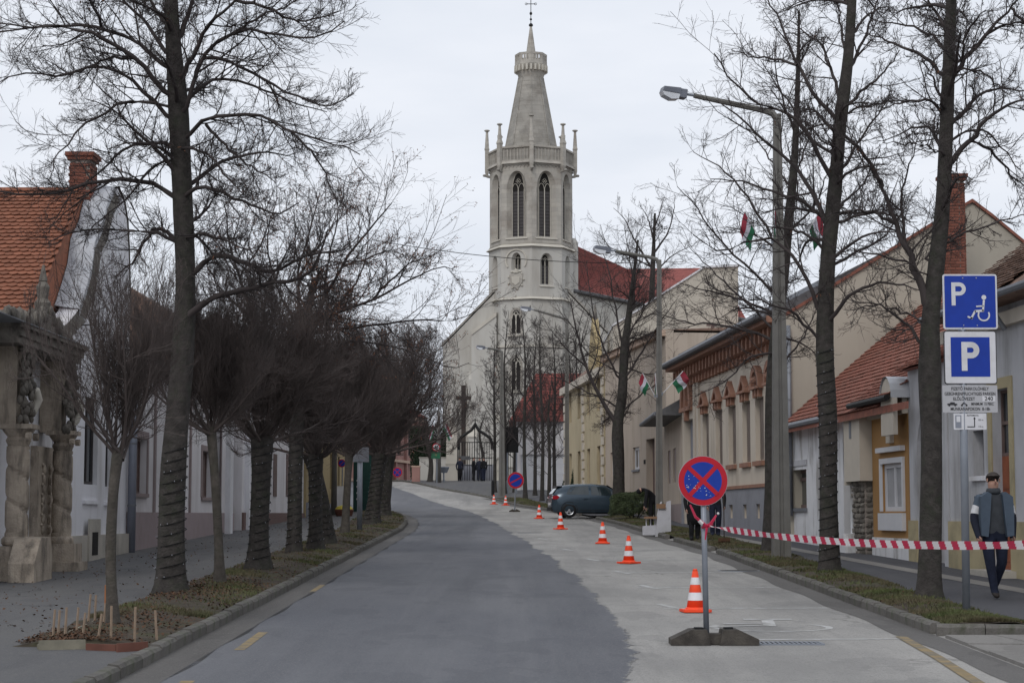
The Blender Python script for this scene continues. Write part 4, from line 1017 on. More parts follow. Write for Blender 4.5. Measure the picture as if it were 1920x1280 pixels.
def tile_mesh(w, h, m, t=.018):
    b = MB(); xs = [-.5, -.25, 0, .25, .5]; dz = [-.30*h, -.44*h, -.5*h, -.44*h, -.30*h]
    topv = [(-.5*w*.97, .5*h, .004), (.5*w*.97, .5*h, .004)]
    lo = [(x*w*.97, d, .042+.006*math.cos(x*3)) for x, d in zip(xs, dz)]
    n = 0
    up = [topv[0]] + lo + [topv[1]]
    b.poly(up[::1])
    dn = [(x, y_, z-t) for x, y_, z in up]
    for i in range(1, 5): b.quad(dn[i], dn[i+1], up[i+1], up[i])
    b.quad(dn[0], dn[1], up[1], up[0]); b.quad(dn[5], dn[6], up[6], up[5])
    return b.mesh('roof_tile', m)
def tiled(parent, O, Uv, Vv, poly, tw, th, m, seed=0, maxn=300, margin=25, vis=True, drop=.02):
    """rows of plain tiles on the plane O + a*U + b*V, a and b in metres, inside the outline poly (in a,b)"""
    rng = random.Random(seed); O = Vector(O); U_ = Vector(Uv).normalized(); V_ = Vector(Vv).normalized(); N_ = U_.cross(V_).normalized()
    if N_.z < 0: N_ = -N_; 
    def inside(x, y):
        c = False; j = len(poly)-1
        for i in range(len(poly)):
            xi, yi = poly[i]; xj, yj = poly[j]
            if (yi > y) != (yj > y) and x < (xj-xi)*(y-yi)/(yj-yi)+xi: c = not c
            j = i
        return c
    me = [tile_mesh(tw, th*1.5, m), tile_mesh(tw, th*1.5, m, .02)]
    xs = [p[0] for p in poly]; ys = [p[1] for p in poly]; L = []
    W = parent.matrix_world if False else None
    r0 = parent
    Mw = Matrix.Identity(4); q = parent
    chain = []
    while q is not None: chain.append(q); q = q.parent
    for q in reversed(chain): Mw = Mw @ Matrix.LocRotScale(q.location, q.rotation_euler, q.scale)
    j = 0; y = min(ys)+th/2
    while y < max(ys):
        x = min(xs) + (tw/2 if j % 2 else 0)
        while x < max(xs):
            if inside(x, y):
                p = O + U_*x + V_*y + N_*.01
                pw = Mw @ p; q = proj(pw) if pw.y > 1 else (-999, -999)
                v = -margin < q[0] < 1920+margin and -margin < q[1] < 1280
                L.append((0 if v else 1, pw.y, p))
            x += tw
        y += th; j += 1
    L.sort(key=lambda e: (e[0], e[1]))
    B = Matrix(((U_.x, V_.x, N_.x, 0), (U_.y, V_.y, N_.y, 0), (U_.z, V_.z, N_.z, 0), (0, 0, 0, 1)))
    rest = MB()
    for i, (v, yy, p) in enumerate(L):
        M = Matrix.Translation(p + N_*rng.uniform(-.004, .006)) @ B @ Matrix.Rotation(rng.gauss(0, .018), 4, 'Z') @ Matrix.Rotation(rng.gauss(0, .012), 4, 'X')
        if i < maxn and v == 0: shared('roof_tile', me[i % 2], parent, matrix=M)
        else:
            mm = me[0]; n0 = len(rest.v); rest.v += [tuple(M @ vv.co) for vv in mm.vertices]
            for pl in mm.polygons: rest.f.append(tuple(n0+k for k in pl.vertices)); rest.m.append(0)
    if rest.v: tag(rest.build('roof_tiles', m, parent), kind='stuff')
def bricks_box(parent, x0, x1, y0, y1, z0, z1, m=M_brick, seed=0, cap=True):
    """a chimney shaft: mortar core and single bricks on the faces one can see"""
    rng = random.Random(seed)
    core = MB().box(x0+.012, x1-.012, y0+.012, y1-.012, z0, z1).build('chimney', M_mortar, parent)
    bl, bh = .25, .077; me = MB().box(-.12, .12, -.02, .02, -.032, .032).mesh('brick', m); mh = MB().box(-.055, .055, -.02, .02, -.032, .032).mesh('brick', m)
    nrow = int((z1-z0)/bh)
    for r in range(nrow):
        z = z0+bh*(r+.5)
        for (ax, a0, a1, pos) in (('x', x0, x1, y0), ('x', x0, x1, y1), ('y', y0, y1, x0), ('y', y0, y1, x1)):
            a = a0
            if r % 2: 
                o = shared('brick', mh, core, (a+.06, pos, z) if ax == 'x' else (pos, a+.06, z), (0, 0, 0 if ax == 'x' else math.pi/2)); a += .125
            while a + .13 < a1:
                w_ = min(bl, a1-a); mm = me if w_ > .2 else mh
                shared('brick', mm, core, ((a+w_/2, pos+rng.uniform(-.003, .003), z) if ax == 'x' else (pos, a+w_/2, z)), (0, 0, 0 if ax == 'x' else math.pi/2)); a += w_
    if cap:
        b = MB(); b.box(x0-.05, x1+.05, y0-.05, y1+.05, z1, z1+.08); b.box(x0-.09, x1+.09, y0-.09, y1+.09, z1+.08, z1+.17); b.build('chimney_cap', m, core)
    return core
def endwalls(f, H, depth, m, base=-1.5, both=True):
    b = MB(); b.box(0, .3, -depth, -.36, base, H)
    b.box(f.L-.3, f.L, -depth, -.36, base, H); b.box(.3, f.L-.3, -depth, -depth+.3, base, H); b.build('side_walls', m, f.root)
# ---- left: white house with baroque gable and steep orange roof
f = Fac('baroque_gable_house', 'white house with curved baroque gable and steep orange tiled roof on the left', (FL, 44.25), (FL, 35.2), z0=gz(38)+.0)
R_ = f.root
u_g0, u_g1 = 0.0, 44.25-37.3
eave = f.W(110, 610)
peak = f.W(203, 345)
win = []
for (pa, pb, t, bt_) in ((157, 182, 745, 908), (197, 209, 750, 912)):
    a, c = sorted((f.U(pa), f.U(pb))); win.append((a, c, f.W((pa+pb)/2, bt_), f.W((pa+pb)/2, t)))
b = MB()
vent = (*sorted((f.U(163), f.U(174))), f.W(168, 1040), f.W(168, 997))
wall(b, u_g0, 9.05, -1.2, eave, [*win], thick=.4)
b.build('wall', M_white, R_)
for h in win:
    window(R_, *h, dep=.1, frame=M_frame_dk, fw=.07, mull=1, trans=.7)
    MB().box(h[0]-.08, h[1]+.08, 0, .06, h[2]-.42, h[2]-.34).build('string_moulding', M_white, R_)
pz = f.W(200, 1001)
b = MB(); b.box(-.02, 6.6, .002, .10, -1.2, pz); b.build('plinth', M_plinth, R_)
b = MB(); b.box(vent[0]-.25, vent[1]+.25, .10, .14, -1.2, vent[3]+.28); b.build('vent_surround', M_plinth, R_)
MB().box(vent[0], vent[1], .11, .145, vent[2], vent[3]).build('cellar_vent', M_dark, R_)
# gable outline in (u, z); u grows toward the camera
gp = [(u_g0, eave-.01)]
prof = [(238, 600), (236, 540), (233, 470), (229, 410), (222, 370), (210, 345), (200, 345), (188, 372), (178, 420), (165, 450), (160, 500), (150, 540), (138, 580), (122, 600), (110, 612)]
pts = [(max(u_g0, f.U(a)), f.W(a, c)) for a, c in prof]
out_ = [(u_g0, eave-.01)] + pts[:1] + pts[1:] + [(u_g1, eave-.01)]
b = MB(); b.prism(out_, -.4, 0, 'y'); b.build('gable', M_white, R_)
b = MB()      # rough stone band inside the gable edge, metal coping on it
left = pts[6:]
for (p, q) in zip(left, left[1:]):
    d = Vector((q[0]-p[0], q[1]-p[1])); n_ = Vector((d.y, -d.x)).normalized(); n_ = n_ if n_.x < 0 else -n_
    i0 = (p[0]-.75, p[1]-.15); i1 = (q[0]-.75, q[1]-.1)
    b.poly([(p[0], .015, p[1]), (i0[0], .015, i0[1]), (i1[0], .015, i1[1]), (q[0], .015, q[1])])
b.build('weathered_gable_band', M_stone_dk, R_)
b = MB()
for (p, q) in zip(left[:6], left[1:7]):
    b.quad((p[0]-.02, .04, p[1]+.05), (q[0]-.02, .04, q[1]+.05), (q[0]+.02, -.48, q[1]+.12), (p[0]+.02, -.48, p[1]+.12))
    b.quad((p[0]-.02, .04, p[1]+.05), (p[0]-.02, .04, p[1]-.12), (q[0]-.02, .04, q[1]-.12), (q[0]-.02, .04, q[1]+.05))
b.build('metal_coping', M_zinc, R_)
b = MB()
for (p, q) in zip(pts[:6], pts[1:7]):
    b.quad((p[0]-.03, .03, p[1]+.05), (q[0]-.03, .03, q[1]+.05), (q[0]-.03, -.45, q[1]+.05), (p[0]-.03, -.45, p[1]+.05))
b.build('gable_edge', M_stone_dk, R_)
# main roof: ridge runs back from the street, near slope faces the camera
Yr, Ye = 41.3, 36.0
zr = at(80, 359, Yr).z - f.z0
ze = eave - .55
ur, ue = 44.25-Yr, 44.25-Ye
slope = Vector((ur-ue, 0, zr-ze)); Ls = slope.length
b = MB()
b.poly([(ue, -.5, ze), (ur, -.5, zr-.02), (0.2, -.5, ze)]); b.poly([(ue, -14, ze), (0.2, -14, ze), (ur, -14, zr-.02)])
b.quad((ue, -.5, ze), (ue, -14, ze), (ur, -14, zr-.02), (ur, -.5, zr-.02)); b.quad((0.2, -.5, ze), (ur, -.5, zr-.02), (ur, -14, zr-.02), (0.2, -14, ze))
rf = b.build('roof', M_tile, R_)
tiled(rf, (ue, -.55, ze), (0, -1, 0), slope, [(0, 0), (7.2, 0), (7.2, Ls), (0, Ls)], .185, .165, M_tile, seed=1)
rm = MB().prism([(-.11, 0), (-.06, .07), (0, .095), (.06, .07), (.11, 0)], -.19, .19, 'y').mesh('ridge_tile', M_tile)
for k in range(18): shared('ridge_tile', rm, rf, (ur, -.8-k*.37, zr+.0))
# chimney on the ridge
cx0, cx1 = X(120, 41.6), X(160, 41.6)
bricks_box(R_, 44.25-41.9, 44.25-41.3, cx0-FL, cx1-FL, zr-.5, f.W(0, 0)*0+at(140, 304, 41.6).z-f.z0, seed=2)
# ---- portal in the front wall
f = Fac('baroque_portal', 'carved stone baroque portal with twisted columns and dark opening, lower left', (FL+.02, 38.3), (FL+.02, 29.5), z0=gz(35))
R_ = f.root
topw = f.W(20, 655)
ua, ub = sorted((f.U(58), f.U(70)))
du0, du1 = 38.3-37.3, 38.3-34.9     # door opening
f_u = lambda px: f.U(px, .35)
o0, o1 = sorted((f.U(60), f.U(98)))
b = MB(); wall(b, 0.0, 8.8, -1.2, topw, [(o0, o1, -1.2, f.W(75, 725))], thick=.5, rev=.5); b.build('wall', M_white, R_)
MB().box(o0-.02, o1+.02, -.56, -.5, -1, f.W(75, 725)+.02).build('door', M_wood_dk, R_)
def twisted_column(px, wpx, ytop, ybot, dep, name='twisted_column'):
    u = f.U(px, dep); s_ = 3500/(38.3-u); r = wpx/s_/2; z0_, z1_ = f.W(px, ybot, dep), f.W(px, ytop, dep)
    n, sd_ = 110, 28; b = MB(); H = z1_-z0_
    for i in range(n+1):
        t = i/n; z = z0_+H*t
        for k in range(sd_):
            a = 2*math.pi*k/sd_; ph = a + t*2*math.pi*2.8
            gv = math.exp(-(math.sin(ph/2)/.30)**2); rr_ = r*(1.04-.20*gv)
            rr_ += r*.10*gv*math.sin(ph*.5+t*150)*math.sin(a*6+t*40)
            if t < .04 or t > .96: rr_ = r*1.02
            b.v.append((u+rr_*math.cos(a), dep+rr_*math.sin(a), z))
    for i in range(n):
        for k in range(sd_):
            k2 = (k+1) % sd_; b.f.append((i*sd_+k, i*sd_+k2, (i+1)*sd_+k2, (i+1)*sd_+k)); b.m.append(0)
    c = b.build(name, M_stone, R_, smooth=True)
    bb = MB(); bb.lathe([(r*1.15, z0_-.16), (r*1.3, z0_-.12), (r*1.28, z0_-.05), (r*1.08, z0_)], 20, (u, dep, 0)); bb.build('column_base', M_stone, c, smooth=True)
    bb = MB(); bb.lathe([(r*.9, z1_), (r*1.12, z1_+.1), (r*.95, z1_+.16), (r*1.35, z1_+.26), (r*1.45, z1_+.30)], 20, (u, dep, 0)); bb.box(u-r*1.5, u+r*1.5, dep-r*1.5, dep+r*1.5, z1_+.30, z1_+.38)
    for sx in (-1, 1): bb.tube([(u+sx*r*1.25, dep+r*1.0, z1_+.17), (u+sx*r*1.25, dep+r*1.45, z1_+.17)], r*.34, 10)
    bb.build('capital', M_stone, c)
    return u, r, z0_, z1_
uA, rA, zb, zt = twisted_column(33, 42, 836, 1005, .42)
uB, rB, zb2, zt2 = twisted_column(117, 36, 845, 1005, .42)
# pedestals
for (u_, w_, m_) in ((uA, .75, 1), (uB, .72, 1)):
    b = MB(); b.box(u_-w_*.55, u_+w_*.55, -.1, .85, -1.2, zb-.17-.35); b.box(u_-w_*.45, u_+w_*.45, -.1, .75, zb-.17-.35, zb-.17); b.build('pedestal', M_stone, R_)
b = MB(); b.prism([(uA-.45, -1.2), (uA+.8, -1.2), (uA+.8, .35), (uA+.4, .78), (uA-.3, .8), (uA-.45, .45)], .5, .95, 'y'); b.build('guard_stone', M_stone, R_)
# carved jamb panel between door and right column
j0, j1 = sorted((f.U(66, .1), f.U(102, .1)))
b = MB(); b.box(j0-.04, j1, .0, .12, -1.0, zt+.1); b.build('jamb', M_stone, R_)
rng = random.Random(4); b = MB(); zz = zb+.1
while zz < zt-.2:
    for sx in (-1, 1):
        c_u = (j0+j1)/2 + sx*(j1-j0)*.16
        b.sphere((c_u+rng.uniform(-.03, .03), .13, zz), .085, 7, 5, (1, .55, 1.2)); b.sphere((c_u+sx*.08, .13, zz+.09), .05, 6, 4, (1.3, .6, .8))
    zz += .19
tag(b.build('carved_foliage', M_stone, R_, smooth=True), kind='stuff')
for u_ in (j0, j1-.07): MB().box(u_, u_+.06, .122, .16, zb, zt).build('jamb_edge', M_stone, R_)
# upper pilasters with carved brackets, white volutes, entablature, balustrade and pinnacle
ze_ = f.W(60, 672)
for u_ in (uA, uB):
    b = MB(); b.box(u_-.2, u_+.2, .0, .42, zt+.38, ze_); b.build('upper_pilaster', M_stone, R_)
    b = MB(); rng = random.Random(int(u_*10))
    for k in range(110): b.sphere((u_+rng.uniform(-.32, .32), .5+rng.uniform(0, .1), rng.uniform(zt+.4, ze_-.02)), rng.uniform(.03, .075), 6, 4, (1, .8, 1.3))
    tag(b.build('carved_figures', M_stone_dk, R_, smooth=True), kind='stuff')
    b = MB(); b.tube([(u_-.28, .42, zt+.42), (u_-.42, .55, zt+.62), (u_-.50, .62, zt+.85), (u_-.42, .6, zt+1.0), (u_-.3, .52, zt+1.02)], [.05, .075, .085, .08, .05], 8); b.build('volute', M_church_lt, R_, smooth=True)
arch0, arch1 = o0-.02, o1+.4
b = MB(); b.box(uB-.5, uA+.9, .0, .62, ze_, ze_+.12); b.box(uB-.56, uA+.9, .0, .66, ze_+.12, ze_+.26); b.box(uB-.62, uA+1.0, -.3, .74, ze_+.26, ze_+.33); b.build('entablature', M_stone_dk, R_)
MB().box(uB-.64, 8.8, -.5, .76, ze_+.33, ze_+.35).build('flashing', M_gutter, R_)
b = MB(); rng = random.Random(9)
for k in range(60):
    uu = uB-.4+k*.075; b.sphere((uu, .3+rng.uniform(-.15, .15), ze_+.45+rng.uniform(0, .12)+.28*math.exp(-((uu-uB-1.2)/.9)**2)), rng.uniform(.07, .13), 6, 4, (1, .8, 1.5))
b.box(uB-.3, uA+.6, .1, .4, ze_+.41, ze_+.6)
tag(b.build('carved_cresting', M_stone_dk, R_, smooth=True), kind='stuff')
up_ = f.U(72, .3); zp = f.W(72, 492, .3)
b = MB(); b.lathe([(.17, ze_+.4), (.19, ze_+.75), (.13, ze_+.8), (.16, ze_+1.0), (.10, ze_+1.08), (.13, ze_+1.3), (.07, ze_+1.4), (.085, zp-.3), (.02, zp)], 8, (up_, .3, 0)); b.build('pinnacle', M_stone_dk, R_)
# drain pipe between the two houses
def pipe(label, px, ytop, ybot, Y, r=.055, m=M_pipe, x=None):
    b_ = at(px, ybot, Y); t_ = at(px, ytop, Y)
    if x is not None: b_.x = x; t_.x = x
    root = empty('downpipe', (b_.x, Y, b_.z), 0, label, 'downpipe')
    H = t_.z-b_.z
    MB().tube([(0, 0, -.1), (0, 0, H)], r, 10).build('pipe', m, root, smooth=True)
    k = MB(); 
    for z in (H*.25, H*.6, H*.9): k.lathe([(r+.008, z-.02), (r+.008, z+.02)], 10)
    k.build('bracket', M_gutter, root)
pipe('thick blue grey drainpipe between white gable house and pink-plinthed house', 241, 700, 1030, 44.2, .10, x=FL+.13)
# ---- left: pale house with dusty pink plinth
f = Fac('pink_plinth_house', 'pale single-storey house with dusty pink plinth and brown shuttered windows on the left', (FL-.02, 61.2), (FL-.02, 44.27), z0=gz(52)+.05)
R_ = f.root; pl = f.W(300, 960); H = 4.6; win = []
for (pa, pb, t, bt_) in ((252, 274, 826, 925), (309, 324, 828, 929), (378, 397, 843, 931)):
    a, c = sorted((f.U(pa), f.U(pb))); win.append((a, c, f.W((pa+pb)/2, bt_), f.W((pa+pb)/2, t)))
zb_ = sum(h[2] for h in win)/3; zt_ = sum(h[3] for h in win)/3; win = [(a, c, zb_, zt_) for a, c, _, _ in win]
b = MB(); wall(b, 0, 16.93, -1.6, H, win, rev=.2); b.build('wall', M_white2, R_)
endwalls(f, H, 8.6, M_white2)
MB().box(-.02, 16.95, .0, .05, -1.6, pl).build('plinth', M_pink, R_)
MB().box(-.02, 4.5, .052, .055, -1.6, -.1).build('plinth_repair', M_plinth, R_)
for h in win:
    window(R_, *h, dep=.16, frame=M_shutter, fw=.06, mull=1, trans=0, pane=M_shutter, sill=M_mauve)
    surround(R_, *h, .16, M_mauve)
for px in (288, 355, 412):
    u_ = f.U(px); MB().box(u_-.09, u_+.09, 0, .05, pl, H-.3).build('pilaster_strip', M_mauve, R_)
MB().box(-.1, 17, 0, .28, H-.3, H).build('cornice', M_mauve, R_)
zr = at(300, 536, 48.5).z - f.z0
b = MB(); b.prism([(.35, H), (-4.3, zr), (-9, H), (-9, H-.05), (.35, H-.05)], -.1, 16.9, 'x'); 
rf = b.build('roof', M_tile_br, R_)
sl = Vector((0, -4.65, zr-H))
tiled(rf, (-.1, .35, H), (1, 0, 0), sl, [(10.5, 0), (17, 0), (17, sl.length), (10.5, sl.length)], .19, .17, M_tile_old, seed=4, maxn=120)
bricks_box(R_, f.U(238)+.2, f.U(238)+.65, -1.6, -1.1, f.W(236, 545)-.8, at(236, 487, 45).z-f.z0, seed=5)
# ---- further left houses behind the row of trees
f = Fac('white_gateway_house', 'white house with dark carriage gateway half hidden by wrapped trunks, left side', (FL+.25, 79.5), (FL+.25, 61.3), z0=gz(70)+.05)
R_ = f.root; H = 5.0
ga, gb = sorted((f.U(468), f.U(486)))
b = MB(); wall(b, 0, 18.1, -1.6, H, [(ga, gb, -1.6, f.W(475, 790))], rev=.4); b.build('wall', M_white2, R_)
endwalls(f, H, 8.2, M_white2)
MB().box(ga-.01, gb+.01, -.46, -.4, -1.6, f.W(475, 790)+.01).build('gate', M_wood_dk, R_)
pl = f.W(440, 960)
for a, c in ((0, ga), (gb, 18.1)): MB().box(a, c, 0, .06, -1.6, pl).build('plinth', M_brownplinth, R_)
for px in (425, 461, 492): 
    u_ = f.U(px); MB().box(u_-.3, u_+.3, .0, .16, -1.6, H-.2).build('pilaster', M_white, R_)
for (pa, pb, t, bt_) in ((512, 518, 850, 930), (536, 541, 850, 930)):
    a, c = sorted((f.U(pa), f.U(pb))); MB().box(a, c, .0, .03, f.W(pa, bt_), f.W(pa, t)).build('shutter', M_shutter, R_)
b = MB(); b.prism([(.35, H), (-4, H+3), (-8.5, H), (-8.5, H-.05), (.35, H-.05)], 0, 18.1, 'x'); b.build('roof', M_tile_br, R_)
f = Fac('yellow_corner_house', 'yellow ochre house front seen between the wrapped trunks on the left', (FL+.35, 101), (FL+.35, 79.6), z0=gz(88)+.05)
R_ = f.root
b = MB(); wall(b, 0, 21.4, -2, 5.6, [(6, 7.1, 1.2, 2.9), (10, 11.1, 1.2, 2.9), (15, 16.1, 1.2, 2.9)]); b.build('wall', M_yellow, R_)
endwalls(f, 5.5, 8.2, M_yellow)
for u_ in (6, 10, 15): window(R_, u_, u_+1.1, 1.2, 2.9, frame=M_shutter)
MB().box(0, 21.4, 0, .08, -2, .5).build('plinth', M_bluegrey, R_)
MB().box(-.1, 21.4, 0, .3, 5.4, 5.7).build('cornice', M_cream, R_)
MB().prism([(.35, 5.7), (-4, 8.6), (-8.5, 5.7)], 0, 21.4, 'x').build('roof', M_tile_br, R_)
# far left brick-coloured building past the bend
f = Fac('pink_brick_building', 'pink brick building with pilasters beyond the road bend left of the church', (-8.0, 172), (-14.5, 134), z0=4.6)
R_ = f.root
b = MB(); H = 6.2; hs = []
nb = 9
for k in range(nb):
    c = 2.2+k*4.1; hs.append((c-.7, c+.7, 2.6, 4.9))
wall(b, 0, f.L, -1, H, hs); b.build('wall', M_pinkbr, R_)
endwalls(f, H-.1, 9, M_pinkbr)
for h in hs: window(R_, *h, frame=M_frame_dk, fw=.1)
for k in range(nb+1): MB().box(k*4.1-.25+.1, k*4.1+.25+.1, 0, .25, -1, H-.4).build('pilaster', M_pinkbr, R_)
for z in (0.0, 1.9, H-.4): MB().box(0, f.L, 0, .3 if z > 1 else .35, z, z+.22).build('string_course', M_salmon, R_)
MB().prism([(.4, H), (-5, H+3.2), (-10, H)], 0, f.L, 'x').build('roof', M_tile_far, R_)
# ---- right: nearest white house with yellow-beige plinth
def onright(Y): return (facx(Y), Y)
f = Fac('near_white_house', 'nearest right house, rough white wall, yellow-beige plinth and red-brown door behind walking man', onright(28), onright(37.2), z0=gz(34)+.05)
R_ = f.root; pl = f.W(1840, 977); 
dz0 = f.W(1880, 1068)
dr = (*sorted((f.U(1863), f.U(1896))), dz0, f.W(1880, 728)); w2 = (*sorted((f.U(1826), f.U(1846))), f.W(1836, 892), f.W(1836, 806))
H = f.W(1890, 560)
b = MB(); wall(b, -2, f.L, -1.5, H, [dr, w2], rev=.3); b.build('wall', M_greywall, R_)
endwalls(f, H-.1, 6, M_greywall)
for a, c in ((-2, dr[0]-.02), (dr[1]+.02, f.L+.02)): MB().box(a, c, 0, .05, -1.5, pl).build('plinth', M_yplinth, R_)
surround(R_, dr[0], dr[1], dr[2], dr[3], .2, M_yplinth, pr=.03, name='door_surround')
dm = dr[2]+(dr[3]-dr[2])*.63
d = MB(); d.box(dr[0], dr[1], -.22, -.17, dr[2], dm); dd = d.build('door', M_wood, R_)
for i in range(2):
    for j in range(3):
        u0 = dr[0]+.08+i*(dr[1]-dr[0])*.48; z0_ = dr[2]+.15+j*(dm-dr[2])*.32
        MB().box(u0, u0+(dr[1]-dr[0])*.36, -.17, -.15, z0_, z0_+(dm-dr[2])*.24).build('door_panel', M_wood, dd)
window(R_, dr[0], dr[1], dm, dr[3], dep=.17, frame=M_shutter, pane=M_glass, name='transom_window', trans=.5)
MB().box(dr[0]-.3, dr[1]+.3, .0, .45, -1.4, dr[2]).build('door_step', M_plinth, R_)
window(R_, *w2, dep=.2, frame=M_frame_dk, sill=M_white, trans=0)
MB().box(-2.2, f.L+.1, 0, .14, H-.5, H-.25).build('cornice', M_cream, R_)
# roof with gutter
zr = H+2.6
O = Vector((-2, .45, H)); sl = Vector((0, -3.6, 2.6))
b = MB(); b.prism([(.45, H-.02), (-3.15, zr), (-6.6, H), (-6.6, H-.1), (.45, H-.1)], -2.2, f.L-.1, 'x'); rf = b.build('roof', M_tile_br, R_)
tiled(rf, (0, .5, H), (1, 0, 0), sl, [(5, 0), (f.L-.1, 0), (f.L-.1, sl.length), (5, sl.length)], .2, .15, M_tile_br, seed=6, maxn=300)
b = MB(); b.tube([(-2.2, .55, H-.03), (f.L-.1, .55, H-.03)], .07, 8); b.tube([(f.U(1912), .55, H-.05), (f.U(1912), .3, H-.45), (f.U(1912), .2, H-.6)], .05, 8); b.build('gutter', M_gutter, R_)
# ---- grey wall with arched gateway between near house and ochre house
f = Fac('arched_gateway_wall', 'pale grey wall with tall arched gateway between ochre house and nearest house', onright(37.3), onright(40.0), z0=gz(38.5)+.05)
R_ = f.root; H = f.W(1725, 690); g0 = f.L*.12; g1 = f.L*.78
arc = [(g0 + (g1-g0)*(1-math.cos(a))/2, 2.35+ (g1-g0)*.55*math.sin(a)) for a in np.linspace(0, math.pi, 13)]
b = MB()
b.prism([(0, -1.2), (g0, -1.2)] + arc + [(g1, -1.2), (f.L, -1.2), (f.L, H), (0, H)], -.5, 0, 'y'); b.build('wall', M_greywall, R_)
MB().box(g0-.05, g1+.05, -.45, -.4, -1.2, 3.6).build('gate', M_greywall, R_)
MB().box(g1+.01, f.L+.01, .0, .05, -1.2, f.W(1712, 975)).build('plinth', M_yplinth, R_)
b = MB(); b.prism([(.2, H), (-1.2, H+.7), (-1.2, H)], 0, f.L, 'x'); rf = b.build('coping_roof', M_tile_old, R_)
tiled(rf, (0, .22, H+.01), (1, 0, 0), (0, -1.4, .7), [(0, 0), (f.L, 0), (f.L, 1.5), (0, 1.5)], .18, .2, M_tile_old, seed=8)
# ---- ochre house
f = Fac('ochre_house', 'small ochre house with white double window and round dormer between stone pillar and arched wall', onright(40.05), onright(43.0), z0=gz(41.5)+.05)
R_ = f.root; H = f.W(1690, 775)
wv = (*sorted((f.U(1655), f.U(1694))), f.W(1674, 958), f.W(1674, 868))
b = MB(); wall(b, 0, f.L, -.9, H, [wv], rev=.2); b.build('wall', M_ochre, R_)
MB().box(0, f.L, 0, .04, -1.2, f.W(1675, 1008)).build('plinth', M_peel, R_)
window(R_, *wv, dep=.05, frame=M_frame_wh, fw=.10, mull=1, trans=0, pane=mat('grey_blind', (.36, .36, .37)))
surround(R_, *wv, .12, M_frame_wh, pr=.05)
b = MB(); b.box(wv[0]-.16, wv[1]+.16, 0, .12, wv[3]+.25, wv[3]+.36); b.build('hood_moulding', M_frame_wh, R_)
b = MB(); b.box(wv[0]-.14, wv[1]+.14, 0, .09, wv[2]-.42, wv[2]-.04); b.build('window_apron', M_frame_wh, R_)
b = MB(); b.box(-.02, f.L, 0, .12, H-.02, H+.35); b.build('cornice', M_cream, R_)
uc = f.U(1674); zc_ = f.W(1674, 830)
b = MB(); b.box(uc-.16, uc+.16, 0, .1, zc_, zc_+.25); b.box(uc-.24, uc+.24, 0, .16, zc_+.25, zc_+.33); b.box(uc-.13, uc+.13, 0, .1, zc_+.33, zc_+.85); b.build('bracket', M_cream, R_)
Hr = H+.36
b = MB(); b.prism([(.4, Hr), (-2.3, Hr+1.9), (-2.3, Hr)], -.05, f.L+.15, 'x'); rf = b.build('roof', M_tile_old, R_)
sl = Vector((0, -2.7, 1.9)); tiled(rf, (-.05, .42, Hr+.01), (1, 0, 0), sl, [(0, 0), (f.L+.2, 0), (f.L+.2, sl.length), (0, sl.length)], .18, .16, M_tile_old, seed=9, maxn=280)
MB().tube([(-.1, .48, Hr-.05), (f.L+.2, .48, Hr-.05)], .07, 8).build('gutter', M_cable, R_)
# round dormer with zinc hood
ud = f.U(1672, .3); rd_ = .48; zd = f.W(1672, 750, .3)
b = MB(); nseg = 10
ring = [(ud+rd_*math.cos(a), zd+rd_*math.sin(a)) for a in np.linspace(0, math.pi, nseg)]
b.prism([(ud-rd_, zd-.75)] + list(reversed(ring)) + [(ud+rd_, zd-.75)], .28, .38, 'y'); dm_ = b.build('dormer', M_cream, R_)
b = MB()
for (p, q) in zip(ring, ring[1:]):
    b.quad((p[0]*1.0, .42, p[1]+.04), (q[0], .42, q[1]+.04), (q[0], -1.3, q[1]+.04), (p[0], -1.3, p[1]+.04))
b.build('zinc_hood', M_zinc, dm_)
# ---- cream box pillar on rubble stone
f = Fac('stone_pillar', 'cream box-topped gate pillar with rubble stone base left of the ochre house', onright(43.05), onright(44.5), z0=gz(43.8)+.05, cat='pillar')
R_ = f.root; zt = f.W(1615, 785); zm = f.W(1620, 902)
MB().box(0, f.L, -.9, .28, zm, zt).build('box_head', M_cream, R_)
MB().box(f.L-.12, f.L+.0, -.9, .285, zm-.08, zm).build('box_foot', M_cream, R_)
MB().box(.2, f.L-.35, -.88, .12, -1, zm).build('core', M_mortar, R_)
rng = random.Random(12); z = -.4
sm = []
for k in range(4):
    b = MB(); b.sphere((0, 0, 0), .5, 7, 5, (1, 1, 1)); me = b.mesh('stone', M_rubble)
    for v in me.vertices: v.co = Vector((v.co.x*rng.uniform(.8, 1.15), v.co.y*rng.uniform(.8, 1.15), v.co.z*rng.uniform(.8, 1.15)))
    sm.append(me)
while z < zm-.05:
    hh = rng.uniform(.11, .17)
    for face in ('n', 'a'):
        u_ = .2
        while u_ < (f.L-.35 if face == 'n' else 1.15):
            w_ = rng.uniform(.16, .32)
            if face == 'n': shared('stone', rng.choice(sm), R_, (u_+w_/2, .12, z+hh/2), (rng.uniform(-.2, .2),)*3, (w_*1.02, .14, hh*1.05))
            else: shared('stone', rng.choice(sm), R_, (.2, .12-u_+.2-w_/2, z+hh/2), (0, 0, rng.uniform(-.1, .1)), (.14, w_*1.02, hh*1.05))
            u_ += w_*.92
    z += hh*.9
b = MB(); b.box(f.L-.34, f.L-.05, -.9, .16, -1, zm-.08); b.prism([(f.L-.6, -1), (f.L+.1, -1), (f.L+.05, .2), (f.L-.1, .5), (f.L-.4, .5), (f.L-.55, .2)], .14, .42, 'y'); b.build('pillar_side', M_peel, R_)
MB().box(f.L*.5, f.L*.62, .28, .295, zm+1.0, zm+1.4).build('letter_plate', M_gutter, R_)
